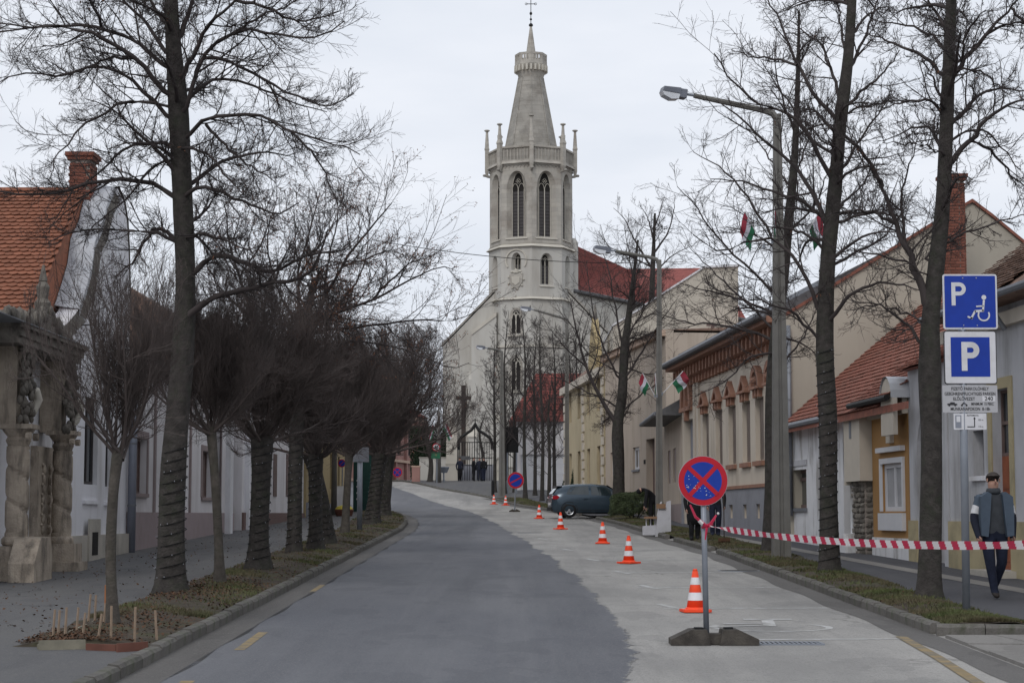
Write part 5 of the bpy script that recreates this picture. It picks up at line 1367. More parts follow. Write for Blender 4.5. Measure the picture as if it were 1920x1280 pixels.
# dark gate between
f = Fac('dark_yard_gate', 'dark brown tall yard gate between the peeling white house and cream pillar', onright(44.55), onright(46.2), z0=gz(45.4)+.05, cat='gate')
R_ = f.root; b = MB()
n = 9
me = MB().box(-f.L/n/2+.008, f.L/n/2-.008, -.5, -.46, -1, f.W(1575, 800)).mesh('board', M_wood_dk)
for k in range(n): shared('board', me, R_, ((k+.5)*f.L/n, rng.uniform(-.005, .005), 0))
MB().box(0, f.L, -.56, -.5, -.9, f.W(1575, 800)-.02).build('frame', M_dark, R_)
# ---- peeling white house with old red roof
f = Fac('peeling_white_house', 'low white house with peeling plaster and old red tiled roof behind lamp post', onright(46.3), onright(51.3), z0=gz(48.8)+.05)
R_ = f.root; H = f.W(1540, 793)
wv = (*sorted((f.U(1486), f.U(1512))), f.W(1499, 952), f.W(1499, 880))
b = MB(); wall(b, -.6, f.L, -1.2, H, [wv], rev=.25); b.build('wall', M_peel, R_)
window(R_, *wv, dep=.2, frame=M_shutter, pane=M_glass, fw=.09, trans=.75, mull=0, sill=M_gutter)
MB().box(wv[0]-.12, wv[1]+.12, 0, .03, wv[3]+.1, wv[3]+.25).build('lintel', M_greywall, R_)
MB().tube([(-.8, .42, H+.02), (f.L, .42, H+.02)], .08, 8).build('gutter', M_gutter, R_)
# main slope: measured from the picture
u0e, u1e = -5.4, f.L
sl = Vector((0, -4.6, 3.9)).normalized()
def on_slope(px, py):
    d = ray(px, py); C = Vector((0, 0, CZ)); P = f.P(0, .4, H+.02); a = f.u; c = (f.n*sl.y + Vector((0, 0, sl.z))); nn = a.cross(c)
    t = (P-C).dot(nn)/d.dot(nn); q = C+d*t - P
    return q.dot(a), q.dot(c)
outl = [on_slope(*p) for p in ((1480, 790), (1480, 745), (1560, 690), (1650, 622), (1730, 565), (1782, 556), (1782, 660), (1700, 712), (1650, 760), (1640, 805))]
outl = [(a, max(0, c)) for a, c in outl]
a_min, a_max = min(p[0] for p in outl), max(p[0] for p in outl)
pk = max(p[1] for p in outl)
outl2 = outl; outl2[0] = (outl[0][0], 0); outl2[-1] = (outl[-1][0], 0)
P3 = [Vector((a, .4+sl.y*c, H+sl.z*c)) for a, c in outl2]
b = MB(); b.poly(P3); b.poly([p - Vector((0, 0, .15)) for p in reversed(P3)])
for i in range(len(P3)):
    q = P3[(i+1) % len(P3)]; b.quad(P3[i], P3[i]-Vector((0, 0, .15)), q-Vector((0, 0, .15)), q)
rf = b.build('roof', M_tile_old, R_)
tiled(rf, (0, .4, H+.01), (1, 0, 0), sl, outl2, .2, .19, M_tile_old, seed=14, maxn=300)
# ---- big plain gable behind, with brick chimney
Yg = 51.2
gpx = [(1474, 1010), (1474, 592), (1560, 540), (1650, 484), (1740, 428), (1822, 380), (1860, 408), (1925, 462), (1990, 510), (1990, 1010)]
base = at(1474, 1000, Yg); base.z = gz(Yg)
root = empty('tall_gable_house', base, 0, 'large plain beige gable wall rising behind the red roof on the right', 'house')
pts = [at(px, py, Yg) - base for px, py in gpx]
o2 = [(p.x, p.z) for p in pts]; o2[0] = (o2[0][0], -.5); o2[-1] = (o2[-1][0], -.5)
MB().prism(o2, 0, .35, 'y').build('gable_wall', M_gable, root)
b = MB()
for (p, q) in zip(o2[1:-1], o2[2:-1]):
    b.prism([(p[0], p[1]+.004), (q[0], q[1]+.004), (q[0], q[1]+.1), (p[0], p[1]+.1)], -.08, .5, 'y')
b.build('roof', M_tile_old, root)
pipe('zinc drainpipe down the corner of the large beige gable', 1483, 610, 960, Yg-.15, .06, M_gutter)
ch = empty('brick_chimney', (X(1804, 48.5), 48.5, 0), 0, 'tall red brick chimney above the parking signs', 'chimney')
s_ = 48.5/3500
bricks_box(ch, -19*s_, 19*s_, 0, .5, at(1804, 660, 48.5).z, at(1804, 338, 48.5).z, seed=20)
MB().box(-.2, .2, .05, .45, gz(48)-.2, at(1804, 660, 48.5).z).build('stack_foot', M_mortar, ch)
# ---- beige house with terracotta pediments
f = Fac('beige_pediment_house', 'long beige house with terracotta window pediments, bracketed cornice and blue grey plinth', onright(51.6), onright(69.8), z0=gz(62)+.05)
R_ = f.root
H = (f.W(1300, 672)+f.W(1449, 622))/2
pl = (f.W(1372, 918)+f.W(1430, 912))/2
wt = f.W(1400, 752); wb_ = f.W(1400, 866)
cs = [(1318, 1330), (1343, 1355), (1367, 1381), (1393, 1408), (1418, 1433), (1444, 1460)]
hs = []
for (pa, pb) in cs:
    a, c = sorted((f.U(pa), f.U(pb))); m_ = (a+c)/2; w_ = .62; hs.append((m_-w_, m_+w_, wb_, wt))
dd = (*sorted((f.U(1283), f.U(1301))), -.9, f.W(1292, 786))
cel = []
for px in (1373, 1399, 1424):
    a, c = sorted((f.U(px-3.5), f.U(px+3.5))); cel.append((a, c, f.W(1399, 971), f.W(1399, 945)))
b = MB(); wall(b, 0, f.L, -1.3, H, [*hs, dd, *cel], rev=.25); b.build('wall', M_beige, R_)
endwalls(f, H-.1, 9.5, M_beige)
cl_ = sorted(cel)
segs = [(0, cl_[0][0]), (cl_[0][1], cl_[1][0]), (cl_[1][1], cl_[2][0]), (cl_[2][1], dd[0]-.05), (dd[1]+.05, f.L)]
for a, c in segs: MB().box(a, c, 0, .06, -1.3, pl).build('plinth', M_bluegrey, R_)
for h in cel:
    MB().box(h[0], h[1], 0, .06, -1.3, h[2]).build('plinth', M_bluegrey, R_); MB().box(h[0], h[1], 0, .06, h[3], pl).build('plinth', M_bluegrey, R_)
    MB().box(h[0]-.01, h[1]+.01, -.25, -.2, h[2]-.01, h[3]+.01).build('cellar_window', M_dark, R_)
MB().box(0, dd[0]-.05, 0, .1, pl, pl+.1).build('plinth_moulding', M_terra, R_)
MB().box(dd[0]-.01, dd[1]+.01, -.3, -.25, -1.2, dd[3]+.01).build('gate', M_bluegrey, R_)
for i, h in enumerate(hs):
    window(R_, *h, dep=.16, frame=M_shutter_g, fw=.06, mull=1, trans=.72, blind=M_shutter_g)
    m_ = (h[0]+h[1])/2; z = h[3]
    b = MB(); b.box(h[0]-.08, h[1]+.08, 0, .10, h[2]-.16, h[2]-.02); b.build('window_sill', M_terra, R_)
    b = MB(); w_ = .82; b.box(m_-w_*.55, m_-w_*.38, 0, .12, z, z+.38); b.box(m_+w_*.38, m_+w_*.55, 0, .12, z, z+.38); b.box(m_-.10, m_+.10, 0, .14, z+.02, z+.40)
    b.box(m_-w_*.8, m_+w_*.8, 0, .2, z+.38, z+.5)
    if i in (0, 1, 2, 3):
        b.prism([(m_-w_*.78, z+.5), (m_-.0, z+1.25), (m_+w_*.78, z+.5), (m_+w_*.5, z+.5), (m_, z+.98), (m_-w_*.5, z+.5)], 0, .16, 'y'); b.prism([(m_-.2, z+.5), (m_, z+.85), (m_+.2, z+.5)], 0, .1, 'y')
    if i in (4, 5):
        pa_ = [(m_+w_*.8*math.cos(a), z+.5+1.0*math.sin(a)) for a in np.linspace(0, math.pi, 11)]; pb2 = [(m_+w_*.52*math.cos(a), z+.5+.7*math.sin(a)) for a in np.linspace(math.pi, 0, 11)]
        b.prism(pa_+pb2, 0, .17, 'y'); b.sphere((m_, .06, z+.8), .2, 8, 6)
    q_ = [(v[0], v[1], z+(v[2]-z)*.64) for v in b.v]; b.v = q_; b.build('pediment', M_terra, R_)
m_ = (dd[0]+dd[1])/2; z = dd[3]
b = MB(); pa_ = [(m_+1.1*math.cos(a), z+.45+1.25*math.sin(a)) for a in np.linspace(0, math.pi, 13)]; pb2 = [(m_+.8*math.cos(a), z+.45+.95*math.sin(a)) for a in np.linspace(math.pi, 0, 13)]
b.prism(pa_+pb2, 0, .15, 'y'); b.box(m_-1.1, m_+1.1, 0, .18, z+.3, z+.45); b.box(m_-.12, m_+.12, 0, .16, z-.05, z+1.4); b.build('gate_arch', M_terra, R_)
for px in (1306, 1312): 
    u_ = f.U(px); MB().box(u_-.22, u_+.22, 0, .08, pl+.1, H-.7).build('pilaster', M_beige, R_)
b = MB(); b.box(-.05, f.L+.05, 0, .12, H-.75, H-.55); b.box(-.05, f.L+.05, 0, .62, H-.12, H+.06); b.build('cornice', M_terra, R_)
me = MB().box(-.10, .10, 0, .38, -.16, .20).box(-.07, .07, 0, .18, -.42, -.16).mesh('cornice_bracket', M_terra)
n = int(f.L/.62)
for k in range(n): shared('cornice_bracket', me, R_, ((k+.5)*f.L/n, 0, H-.36))
b = MB(); b.prism([(.75, H+.08), (-4.9, H+3.0), (-10.5, H+.08), (-10.5, H), (.75, H)], .02, f.L+.2, 'x'); b.build('roof', M_slate, R_)
MB().tube([(-.3, .8, H+.08), (f.L+.2, .8, H+.08)], .08, 8).build('gutter', M_gutter, R_)
sg = MB()
for z_, y_ in ((H+.33, .1), (H+.75, -1.1)): sg.box(-.0, f.L+.1, y_-.02, y_+.02, H+.08+(.75-y_)*.517, H+.22+(.75-y_)*.517)
sg.build('snow_guard', M_gutter, R_)
# ---- narrow tan house with small slate roof
f = Fac('narrow_tan_house', 'narrow tan house with low dark roof between beige pediment house and taupe house', onright(69.9), onright(79), z0=gz(75)+.05)
R_ = f.root; H = f.W(1262, 785)
hs = [(*sorted((f.U(p-2.5), f.U(p+2.5))), f.W(1260, 905), f.W(1260, 842)) for p in (1255, 1265)]
b = MB(); wall(b, 0, f.L, -1.4, H, hs, rev=.1); b.build('wall', M_beige2, R_)
endwalls(f, H-.1, 5, M_beige2)
for h in hs: MB().box(h[0], h[1], -.1, -.06, h[2], h[3]).build('shutter', M_mauve, R_)
MB().box(0, f.L, 0, .05, -1.4, f.W(1262, 945)).build('plinth', M_mauve, R_)
MB().prism([(1.0, H), (-2.6, H+2.0), (-6, H), (-6, H-.08), (1.0, H-.08)], 0, f.L+.2, 'x').build('roof', M_slate, R_)
MB().tube([(0, 1.0, H-.02), (f.L, 1.0, H-.02)], .08, 8).build('gutter', M_gutter, R_)
# ---- taupe house behind the car
f = Fac('taupe_house', 'smooth taupe plaster house behind the parked car with one white window', (6.55, 79.2), (4.65, 93), z0=gz(86)+.05)
R_ = f.root; H = f.W(1200, 640)
w1 = (*sorted((f.U(1187), f.U(1199))), f.W(1193, 880), f.W(1193, 838)); w3 = (*sorted((f.U(1145), f.U(1152))), f.W(1148, 892), f.W(1148, 848))
d3 = (*sorted((f.U(1212), f.U(1228))), -1, f.W(1220, 822))
b = MB(); wall(b, 0, f.L, -1.5, H, [w1, w3, d3], rev=.3); b.build('wall', M_beige2, R_)
endwalls(f, H-.1, 6, M_beige2)
window(R_, *w1, dep=.1, frame=M_frame_wh, fw=.12, trans=0, sill=M_gutter); window(R_, *w3, dep=.1, frame=M_frame_wh, fw=.1, trans=0)
MB().box(d3[0]-.01, d3[1]+.01, -.36, -.3, -1, d3[3]+.01).build('door', M_shutter, R_)
MB().box(d3[1]+.15, d3[1]+.45, 0, .03, f.W(1205, 870), f.W(1205, 862)).build('number_plate', M_dark, R_)
MB().prism([(.4, H), (-4, H+.2), (-8, H)], 0, f.L, 'x').build('roof', M_tile_br, R_)
MB().box(0, f.L, 0, .25, H-.25, H).build('cornice', M_salmon, R_)
pipe('grey drainpipe on the taupe house front', 1204, 705, 958, 86.5, .07, M_gutter, x=5.62)
# ---- yellow house with quoins
f = Fac('yellow_quoin_house', 'ornate yellow house behind the evergreens, right side up the street', (4.6, 93.3), (3.1, 110), z0=gz(102)+.1)
R_ = f.root; H = f.W(1110, 700)
hs = []
for k in range(4):
    c = 2+k*4; hs += [(c-.6, c+.6, 1.2, 3.1), (c-.6, c+.6, 4.9, 6.6)]
hs = [h for h in hs if h[3] < H-.3]
b = MB(); wall(b, 0, f.L, -2, H, hs); b.build('wall', mat('pale_yellow_plaster', (.44, .37, .245), var=.06, scale=.8, dirt=(.33, .27, .17), damt=.5, streak=True), R_)
for h in hs: window(R_, *h, frame=M_shutter, fw=.1)
q = MB().box(-.35, .35, 0, .08, -.2, .2).mesh('quoin', M_cream)
for u_ in (.4, 8, f.L-.4):
    for k in range(int(H/.5)): shared('quoin', q, R_, (u_+(.1 if k % 2 else -.1), 0, .3+k*.5))
MB().box(0, f.L, 0, .3, H-.4, H).build('cornice', M_cream, R_)
b = MB(); b.prism([(0, H), (-2, H+1.8), (-4, H)], 0, f.L, 'x'); b.build('roof', M_tile_br, R_)
gx_ = f.U(1112); b = MB(); b.prism([(gx_-1.6, H), (gx_-1.6, H+.7), (gx_-.6, H+2.3), (gx_, H+2.9), (gx_+.6, H+2.3), (gx_+1.6, H+.7), (gx_+1.6, H)], -.3, .02, 'y'); b.build('ornate_gable', M_yellow, R_)
MB().tube([(gx_, -.15, H+2.8), (gx_, -.15, H+3.6)], [.14, .03], 8).build('finial', M_stone_dk, R_)
# ---- white garage with red tiled roof by the church
Yq = 128.0
b0 = at(968, 912, Yq); b0.z = gz(Yq)
root = empty('garage_building', b0, 0, 'low building with white garage doors and bright red roof beside the church', 'garage')
x1_ = X(1078, Yq)-b0.x; z1_ = at(1000, 790, Yq).z-b0.z; zr = at(1000, 700, Yq+4).z-b0.z
b = MB(); dws = [(.3, 2.0, -1, at(1000, 852, Yq).z-b0.z), (2.25, 3.65, -1, at(1000, 852, Yq).z-b0.z)]
wall(b, 0, x1_, -1.2, z1_, dws, y=0)
me = b.mesh('wall', M_white2)
for v in me.vertices: v.co.y = -v.co.y
o = bpy.data.objects.new('wall', me); COL.objects.link(o); o.parent = root
for h in dws:
    g = MB().box(h[0], h[1], .15, .2, -1, h[3]).build('garage_door', M_frame_wh, root)
    for k in range(1, 4): MB().box(h[0], h[1], .13, .15, h[3]*k/4-.01, h[3]*k/4+.02).build('door_rail', M_white, g)
b = MB(); P = [(-.5, -.4, z1_), (x1_+1.5, -.4, z1_), (x1_+1.5, 4, zr), (1.4, 4, zr)]; b.poly(P); b.poly([(-.5, -.4, z1_), (1.4, 4, zr), (-.5, 9, z1_)]); b.poly([(x1_+1.5, 4, zr), (x1_+1.5, 9, z1_), (-.5, 9, z1_), (1.4, 4, zr)]); b.quad((-.5, -.4, z1_), (-.5, 9, z1_), (x1_+1.5, 9, z1_), (x1_+1.5, -.4, z1_))
rf = b.build('roof', M_tile_far, root)
bt = MB()
for k in range(16):
    t = (k+.5)/16; bt.box(-.5+1.9*t, x1_+1.5, -.4+4.4*t-.02, -.4+4.4*t+.02, z1_+(zr-z1_)*t, z1_+(zr-z1_)*t+.05)
tag(bt.build('tile_courses', M_tile_far, rf), kind='stuff')
# ---- tall plain block behind the taupe house
Yb = 92.6
gpx = [(1150, 960), (1150, 612), (1200, 580), (1318, 503), (1384, 500), (1384, 960)]
b0 = at(1150, 960, Yb); b0.z = gz(Yb)
root = empty('tall_plain_block', b0, 0, 'tall windowless beige block with sloping roofline behind the beige pediment house', 'building')
o2 = [((at(px, py, Yb)-b0).x, (at(px, py, Yb)-b0).z) for px, py in gpx]; o2[0] = (o2[0][0], -1); o2[-1] = (o2[-1][0], -1)
MB().prism(o2, 0, 14, 'y').build('wall', M_gable2, root)
b = MB()
for (p, q) in zip(o2[1:4], o2[2:5]): b.prism([(p[0]-.05, p[1]+.003), (q[0]+.05, q[1]+.003), (q[0]+.05, q[1]+.1), (p[0]-.05, p[1]+.1)], -.1, 14, 'y')
b.build('roof_edge', M_frame_wh, root)
Yb = 90.0
gpx = [(1232, 960), (1232, 650), (1342, 646), (1395, 646), (1395, 960)]
b0 = at(1232, 960, Yb); b0.z = gz(Yb)
root = empty('salmon_side_wall', b0, 0, 'salmon pink blank side wall rising behind the narrow tan house', 'wall')
o2 = [((at(px, py, Yb)-b0).x, (at(px, py, Yb)-b0).z) for px, py in gpx]; o2[0] = (o2[0][0], -1); o2[-1] = (o2[-1][0], -1)
MB().prism(o2, 0, 6, 'y').build('wall', M_salmon, root)
MB().box(-.05, o2[-1][0]+.05, -.08, 6, o2[1][1]+.003, o2[1][1]+.12).build('coping', M_gutter, root)
b = MB(); p = at(1345, 622, Yb)-b0; b.box(p.x-.08, p.x+.08, 2, 2.2, o2[1][1], p.z+.5); b.box(p.x-.3, p.x+.15, 2, 2.2, p.z+.5, p.z+.62); b.build('flue', M_shutter, root)
b = MB(); b.prism([(o2[2][0]-1.6, o2[1][1]+.12), (o2[2][0]+3, o2[1][1]+1.7), (o2[2][0]+6, o2[1][1]+.12)], 1, 6, 'y'); b.build('roof', M_tile_old, root)
# ------------------------------------------------------------ church
AX, TY, TR = 996, 194.5, 4.35        # tower axis column, distance, octagon radius
cx = X(AX, TY, 20)
zg = gz(190)
def Z(py, Y=TY-TR): return at(AX, py, Y).z - zg
church = empty('church', (cx, TY, zg), 0, 'pale gothic church with octagonal tower and stone spire at the end of the street', 'church')
PH = R(-90)                            # a corner of the octagon points at the camera
def octa(r, z0, z1, r1=None, ph=PH, n=8): 
    return MB().lathe([(r, z0), (r1 if r1 is not None else r, z1)], n, ph=ph)
def mring(name, r, z0, z1, r1=None, m=M_church_lt):
    return MB().lathe([(r-.3, z0), (r, z0), ((r1 or r), z1), (r-.3, z1)], 8, ph=PH, cap=False).build(name, m, church)
def lancet(w, h, hh, n=7):             # pointed arch outline, w half width, h spring height, hh apex height
    L = []
    for i in range(n):
        t = i/(n-1); L.append((-w*(1-t**1.7), h+(hh-h)*math.sin(t*math.pi/2)))
    return L + [(-x, z) for x, z in reversed(L[:-1])]
ap = math.cos(math.pi/8)
def face_wall(ph_f, r, z0, z1, win, rev=.55, m=M_church_st, name='wall'):
    """one face of the octagon with a pointed opening; win = (half width, sill z, spring z, apex z) or None"""
    hw = r*math.sin(math.pi/8); d = r*ap
    b = MB()
    if win:
        w_, a, s_, t = win; arch = lancet(w_, s_, t)
        b.poly([(-hw, 0, z0), (-w_, 0, z0), (-w_, 0, s_), (-hw, 0, s_)][::-1]) if False else None
        out = [(-w_, a)] + arch + [(w_, a)]
        # frame around the opening, front plane at y=0 (outward is -y here)
        b.quad((-hw, 0, z0), (hw, 0, z0), (hw, 0, a), (-hw, 0, a))
        b.quad((-hw, 0, a), (-w_, 0, a), (-w_, 0, s_), (-hw, 0, s_)); b.quad((w_, 0, a), (hw, 0, a), (hw, 0, s_), (w_, 0, s_))
        n = len(arch)//2
        for i in range(n): b.quad((-hw, 0, arch[i][1]), (arch[i][0], 0, arch[i][1]), (arch[i+1][0], 0, arch[i+1][1]), (-hw, 0, arch[i+1][1])); b.quad((hw, 0, arch[i][1]), (hw, 0, arch[i+1][1]), (-arch[i+1][0], 0, arch[i+1][1]), (-arch[i][0], 0, arch[i][1]))
        b.quad((-hw, 0, t), (hw, 0, t), (hw, 0, z1), (-hw, 0, z1))
        k = .62    # splayed jambs
        for (p, q) in zip(out, out[1:]): b.quad((p[0], 0, p[1]), (q[0], 0, q[1]), (q[0]*k, rev, q[1]-.12*(q[1] > s_)), (p[0]*k, rev, p[1]-.12*(p[1] > s_)))
        b.quad((-w_, 0, a), (w_, 0, a), (w_*k, rev, a+.15), (-w_*k, rev, a+.15))
    else:
        b.quad((-hw, 0, z0), (hw, 0, z0), (hw, 0, z1), (-hw, 0, z1))
    M = Matrix.Rotation(ph_f + math.pi/2, 4, 'Z') @ Matrix.Translation((0, -d, 0))
    b.v = [tuple(M @ Vector(v)) for v in b.v]
    fo = b.build(name, m, church)
    if win:
        w_, a, s_, t = win; k = .62; arch = lancet(w_*k, s_, t-.12)
        # tracery: two lights and a quatrefoil
        tb = MB(); wi = w_*k; yy = rev-.12; bw = wi*.06+.02
        tb.box(-bw*.6, bw*.6, yy, yy+.1, a, s_)
        tb.box(-wi, -wi+bw, yy, yy+.1, a, s_); tb.box(wi-bw, wi, yy, yy+.1, a, s_)
        for sx in (-1, 1):
            la = [(sx*wi/2+q[0], q[1]) for q in lancet(wi/2, s_-.25*wi, s_+.9*wi)]
            tb.tube([(q[0], yy+.05, q[1]) for q in la], bw*.5, 4)
        tb.tube([(q[0]*.96, yy+.05, q[1]) for q in arch], bw*.55, 4)
        cz_ = s_+(t-.12-s_)*.50; rq = wi*.30
        for kx, kz in ((1, 0), (-1, 0), (0, 1), (0, -1)):
            tb.tube([(kx*rq*.75+rq*.55*math.cos(a_), yy+.05, cz_+kz*rq*.75+rq*.55*math.sin(a_)) for a_ in np.linspace(0, 2*math.pi, 9)], bw*.3, 4, cap=False)
        tb.v = [tuple(M @ Vector(v)) for v in tb.v]
        tb.build('tracery', M_church_lt, fo)
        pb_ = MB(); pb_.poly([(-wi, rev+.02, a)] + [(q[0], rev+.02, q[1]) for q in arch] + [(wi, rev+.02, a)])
        lv = MB(); nl = int((s_-a)/.35)
        for i in range(nl):
            z = a+i*.35
            for sx in (-1, 1): lv.quad((sx*bw*.6, rev-.02, z), (sx*(wi-bw), rev-.02, z), (sx*(wi-bw), rev+.01, z+.3), (sx*bw*.6, rev+.01, z+.3))
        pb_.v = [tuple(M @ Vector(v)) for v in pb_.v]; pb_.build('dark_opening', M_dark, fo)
        lv.v = [tuple(M @ Vector(v)) for v in lv.v]; tag(lv.build('louvres', M_frame_dk, fo), kind='stuff')
        sb = MB(); sb.prism([(.35, a-.12), (-.12, a-.2), (-.12, a-.12), (.35, a+.1)], -w_*1.1, w_*1.1, 'x')
        sb.v = [tuple(M @ Vector(v)) for v in sb.v]; sb.build('sill', M_church_lt, fo)
    return M
FA = [PH + R(22.5) + k*R(45) for k in range(8)]
vis = [FA[0], FA[-1], FA[1], FA[-2]]
z_b0, z_b1 = Z(455), Z(285)            # belfry
z_l0 = Z(555)                          # lower octagon stage
wl = lambda py: Z(py)
for a_ in FA:
    v_ = a_ in vis
    face_wall(a_, TR, z_b0, z_b1, (1.12, wl(443), wl(352), wl(318)) if v_ else None)
s_x = {0: None}
for i, a_ in enumerate(FA):
    if a_ not in vis: face_wall(a_, TR*1.02, z_l0, z_b0-.3, None, m=M_church); continue
    if a_ == FA[-1]: face_wall(a_, TR*1.02, z_l0, z_b0-.3, (.55, wl(505), wl(486), wl(472)), m=M_church)
    else: face_wall(a_, TR*1.02, z_l0, z_b0-.3, (.72, wl(533), wl(490), wl(473)), m=M_church)
mring('string_course', TR*1.06+.15, z_b0-.35, z_b0, TR+.02)
mring('string_course', TR*1.08+.1, z_l0-.28, z_l0, TR*1.03)
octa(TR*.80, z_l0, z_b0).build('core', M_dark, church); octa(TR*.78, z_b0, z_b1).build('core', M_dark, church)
octa(TR*1.03, -1, z_l0-.28).build('tower_shaft', M_church, church)
# blind windows with tracery on the lower shaft (front left face)
def plaque_window(px, y0, y1, wpx, m=M_dark, face=FA[-1], r=TR*1.03):
    M = Matrix.Rotation(face + math.pi/2, 4, 'Z') @ Matrix.Translation((0, -r*ap, 0))
    u = r*math.sin(math.pi/8)*0; w_ = wpx/18.2/2; a, t = Z(y1), Z(y0); s_ = t-w_*1.5
    fr = MB(); arch = lancet(w_*1.5, s_, t+w_*.5); ai = lancet(w_, s_, t)
    o_ = [(-w_*1.5, a-.1)] + arch + [(w_*1.5, a-.1)]; i_ = [(-w_, a)] + ai + [(w_, a)]
    for (p, q, p2, q2) in zip(o_, o_[1:], i_, i_[1:]):
        fr.quad((p[0], -.10, p[1]), (q[0], -.10, q[1]), (q2[0], -.02, q2[1]), (p2[0], -.02, p2[1])); fr.quad((p[0], -.10, p[1]), (p[0], .1, p[1]), (q[0], .1, q[1]), (q[0], -.10, q[1]))
    fr.v = [tuple(M @ Vector(v)) for v in fr.v]; fo = fr.build('window', M_church_st, church)
    pn = MB(); pn.poly([(x, -.015, z) for x, z in i_]); pn.v = [tuple(M @ Vector(v)) for v in pn.v]; pn.build('pane', m, fo)
    tb = MB(); tb.box(-.06, .06, -.06, 0, a, s_+w_*.3)
    for sx in (-1, 1): tb.tube([(sx*w_/2+q[0], -.05, q[1]) for q in lancet(w_/2, s_-.2, s_+w_*.6)], .06, 4)
    tb.tube([(w_*.4*math.cos(q), -.05, s_+w_*.75+w_*.4*math.sin(q)) for q in np.linspace(0, 6.28, 10)], .055, 4, cap=False)
    tb.v = [tuple(M @ Vector(v)) for v in tb.v]; tb.build('tracery', M_church_lt, fo)
    sb = MB(); sb.box(-w_*1.9, w_*1.9, -.3, .0, a-.3, a-.1); sb.v = [tuple(M @ Vector(v)) for v in sb.v]; sb.build('sill', M_church_lt, fo)
plaque_window(970, 580, 624, 17)
plaque_window(970, 668, 730, 17)
# crest and round niche moulding under the small window
M = Matrix.Rotation(FA[-1] + math.pi/2, 4, 'Z') @ Matrix.Translation((0, -TR*1.02*ap, 0))
b = MB(); b.tube([(1.15*math.cos(q), -.06, wl(487)+1.15*math.sin(q)) for q in np.linspace(-.6, math.pi+.6, 16)], .10, 5); b.v = [tuple(M @ Vector(v)) for v in b.v]; b.build('niche_moulding', M_church_lt, church)
b = MB(); zc_ = wl(523)
b.prism([(-.75, zc_+.5), (-.45, zc_+.65), (0, zc_+.55), (.45, zc_+.65), (.75, zc_+.5), (.7, zc_-.3), (.35, zc_-.75), (0, zc_-.9), (-.35, zc_-.75), (-.7, zc_-.3)], -.14, .05, 'y')
b.v = [tuple(M @ Vector(v)) for v in b.v]; crest = b.build('coat_of_arms', M_church_st, church)
b = MB(); b.prism([(-.45, zc_+.3), (.45, zc_+.3), (.4, zc_-.3), (0, zc_-.6), (-.4, zc_-.3)], -.2, -.1, 'y')
for k in range(9): b.sphere((.85*math.cos(k*.7), -.1, zc_+.95*math.sin(k*.7)), .12, 6, 4)
b.prism([(-.3, zc_+.7), (0, zc_+1.2), (.3, zc_+.7)], -.16, 0, 'y')
b.v = [tuple(M @ Vector(v)) for v in b.v]; b.build('shield', M_church_lt, crest)
# gallery: corbel frieze, parapet with blind arcade, pinnacles, gargoyles
zp0, zp1 = Z(300), Z(273)
z_f0 = Z(318)
mring('frieze', TR*1.02, Z(307), Z(297), TR*1.045, M_church_st)
octa(TR*1.0, z_b1, zp1-.5).build('gallery_core', M_church_st, church)
mring('parapet_rail', TR*1.065, zp1-.12, zp1+.08, TR*1.065, M_church_st); mring('parapet_base', TR*1.085, zp0-.25, zp0+.05, TR*1.05, M_church_st)
for i, a_ in enumerate(FA):
    hw = TR*1.045*math.sin(math.pi/8); Mx = Matrix.Rotation(a_ + math.pi/2, 4, 'Z') @ Matrix.Translation((0, -TR*1.045*ap, 0))
    b = MB(); b.box(-hw, hw, .08, .22, zp0, zp1-.1); b.v = [tuple(Mx @ Vector(v)) for v in b.v]; pp = b.build('parapet', M_spire, church)
    b = MB(); n = 9
    for k in range(n+1): 
        u = -hw+2*hw*k/n; b.box(u-.045, u+.045, 0, .09, zp0, zp1-.3)
    for k in range(n):
        u = -hw+2*hw*(k+.5)/n; w_ = hw/n
        b.tube([(u+w_*math.cos(q), .045, zp1-.32+w_*.9*math.sin(q)) for q in np.linspace(0, math.pi, 6)], .045, 4)
    b.v = [tuple(Mx @ Vector(v)) for v in b.v]; b.build('arcade', M_church_st, pp)
    b = MB(); n = 8
    for k in range(n):
        u = -hw*.95+1.9*hw*(k+.5)/n; w_ = hw*.95/n; b.tube([(u+w_*math.cos(q), .12, Z(312)+w_*1.2*math.sin(q)) for q in np.linspace(0, math.pi, 6)], .05, 4)
    b.v = [tuple(Mx @ Vector(v)) for v in b.v]; b.build('arch_frieze', M_church_st, pp)
for k in range(8):
    a_ = PH + k*R(45); r = TR*1.07; x, y = r*math.cos(a_), r*math.sin(a_)
    w_ = .30; top = Z(231) if k else Z(219)
    b = MB(); b.lathe([(.12, Z(318)), (w_, Z(308)), (w_, Z(268)), (w_*1.25, Z(265)), (w_*.75, Z(258)), (w_*.85, Z(250))], 4, (x, y, 0), ph=a_+R(45)); b.lathe([(w_*.75, Z(262)), (w_*.42, top-.1), (w_*.55, top-.02), (w_*1.0, top+.05), (w_*.95, top+.15), (w_*.3, top+.2)], 8, (x, y, 0), ph=a_)
    b.build('pinnacle', M_church_st, church)
    if True:
        b = MB(); c_, s2 = math.cos(a_+.12), math.sin(a_+.12); zz = Z(318)
        b.tube([(x*.92, y*.92, zz), (x*.92+c_*.3, y*.92+s2*.3, zz+.05), (x*.92+c_*.6, y*.92+s2*.6, zz+.1)], [.13, .15, .08], 6); b.sphere((x*.92+c_*.65, y*.92+s2*.65, zz+.14), .16, 7, 5, (1.2, 1.2, .9)); b.build('gargoyle', M_spire, church)
Z_ = Z
Z = lambda py, Y=TY-.8: Z_(py, Y)
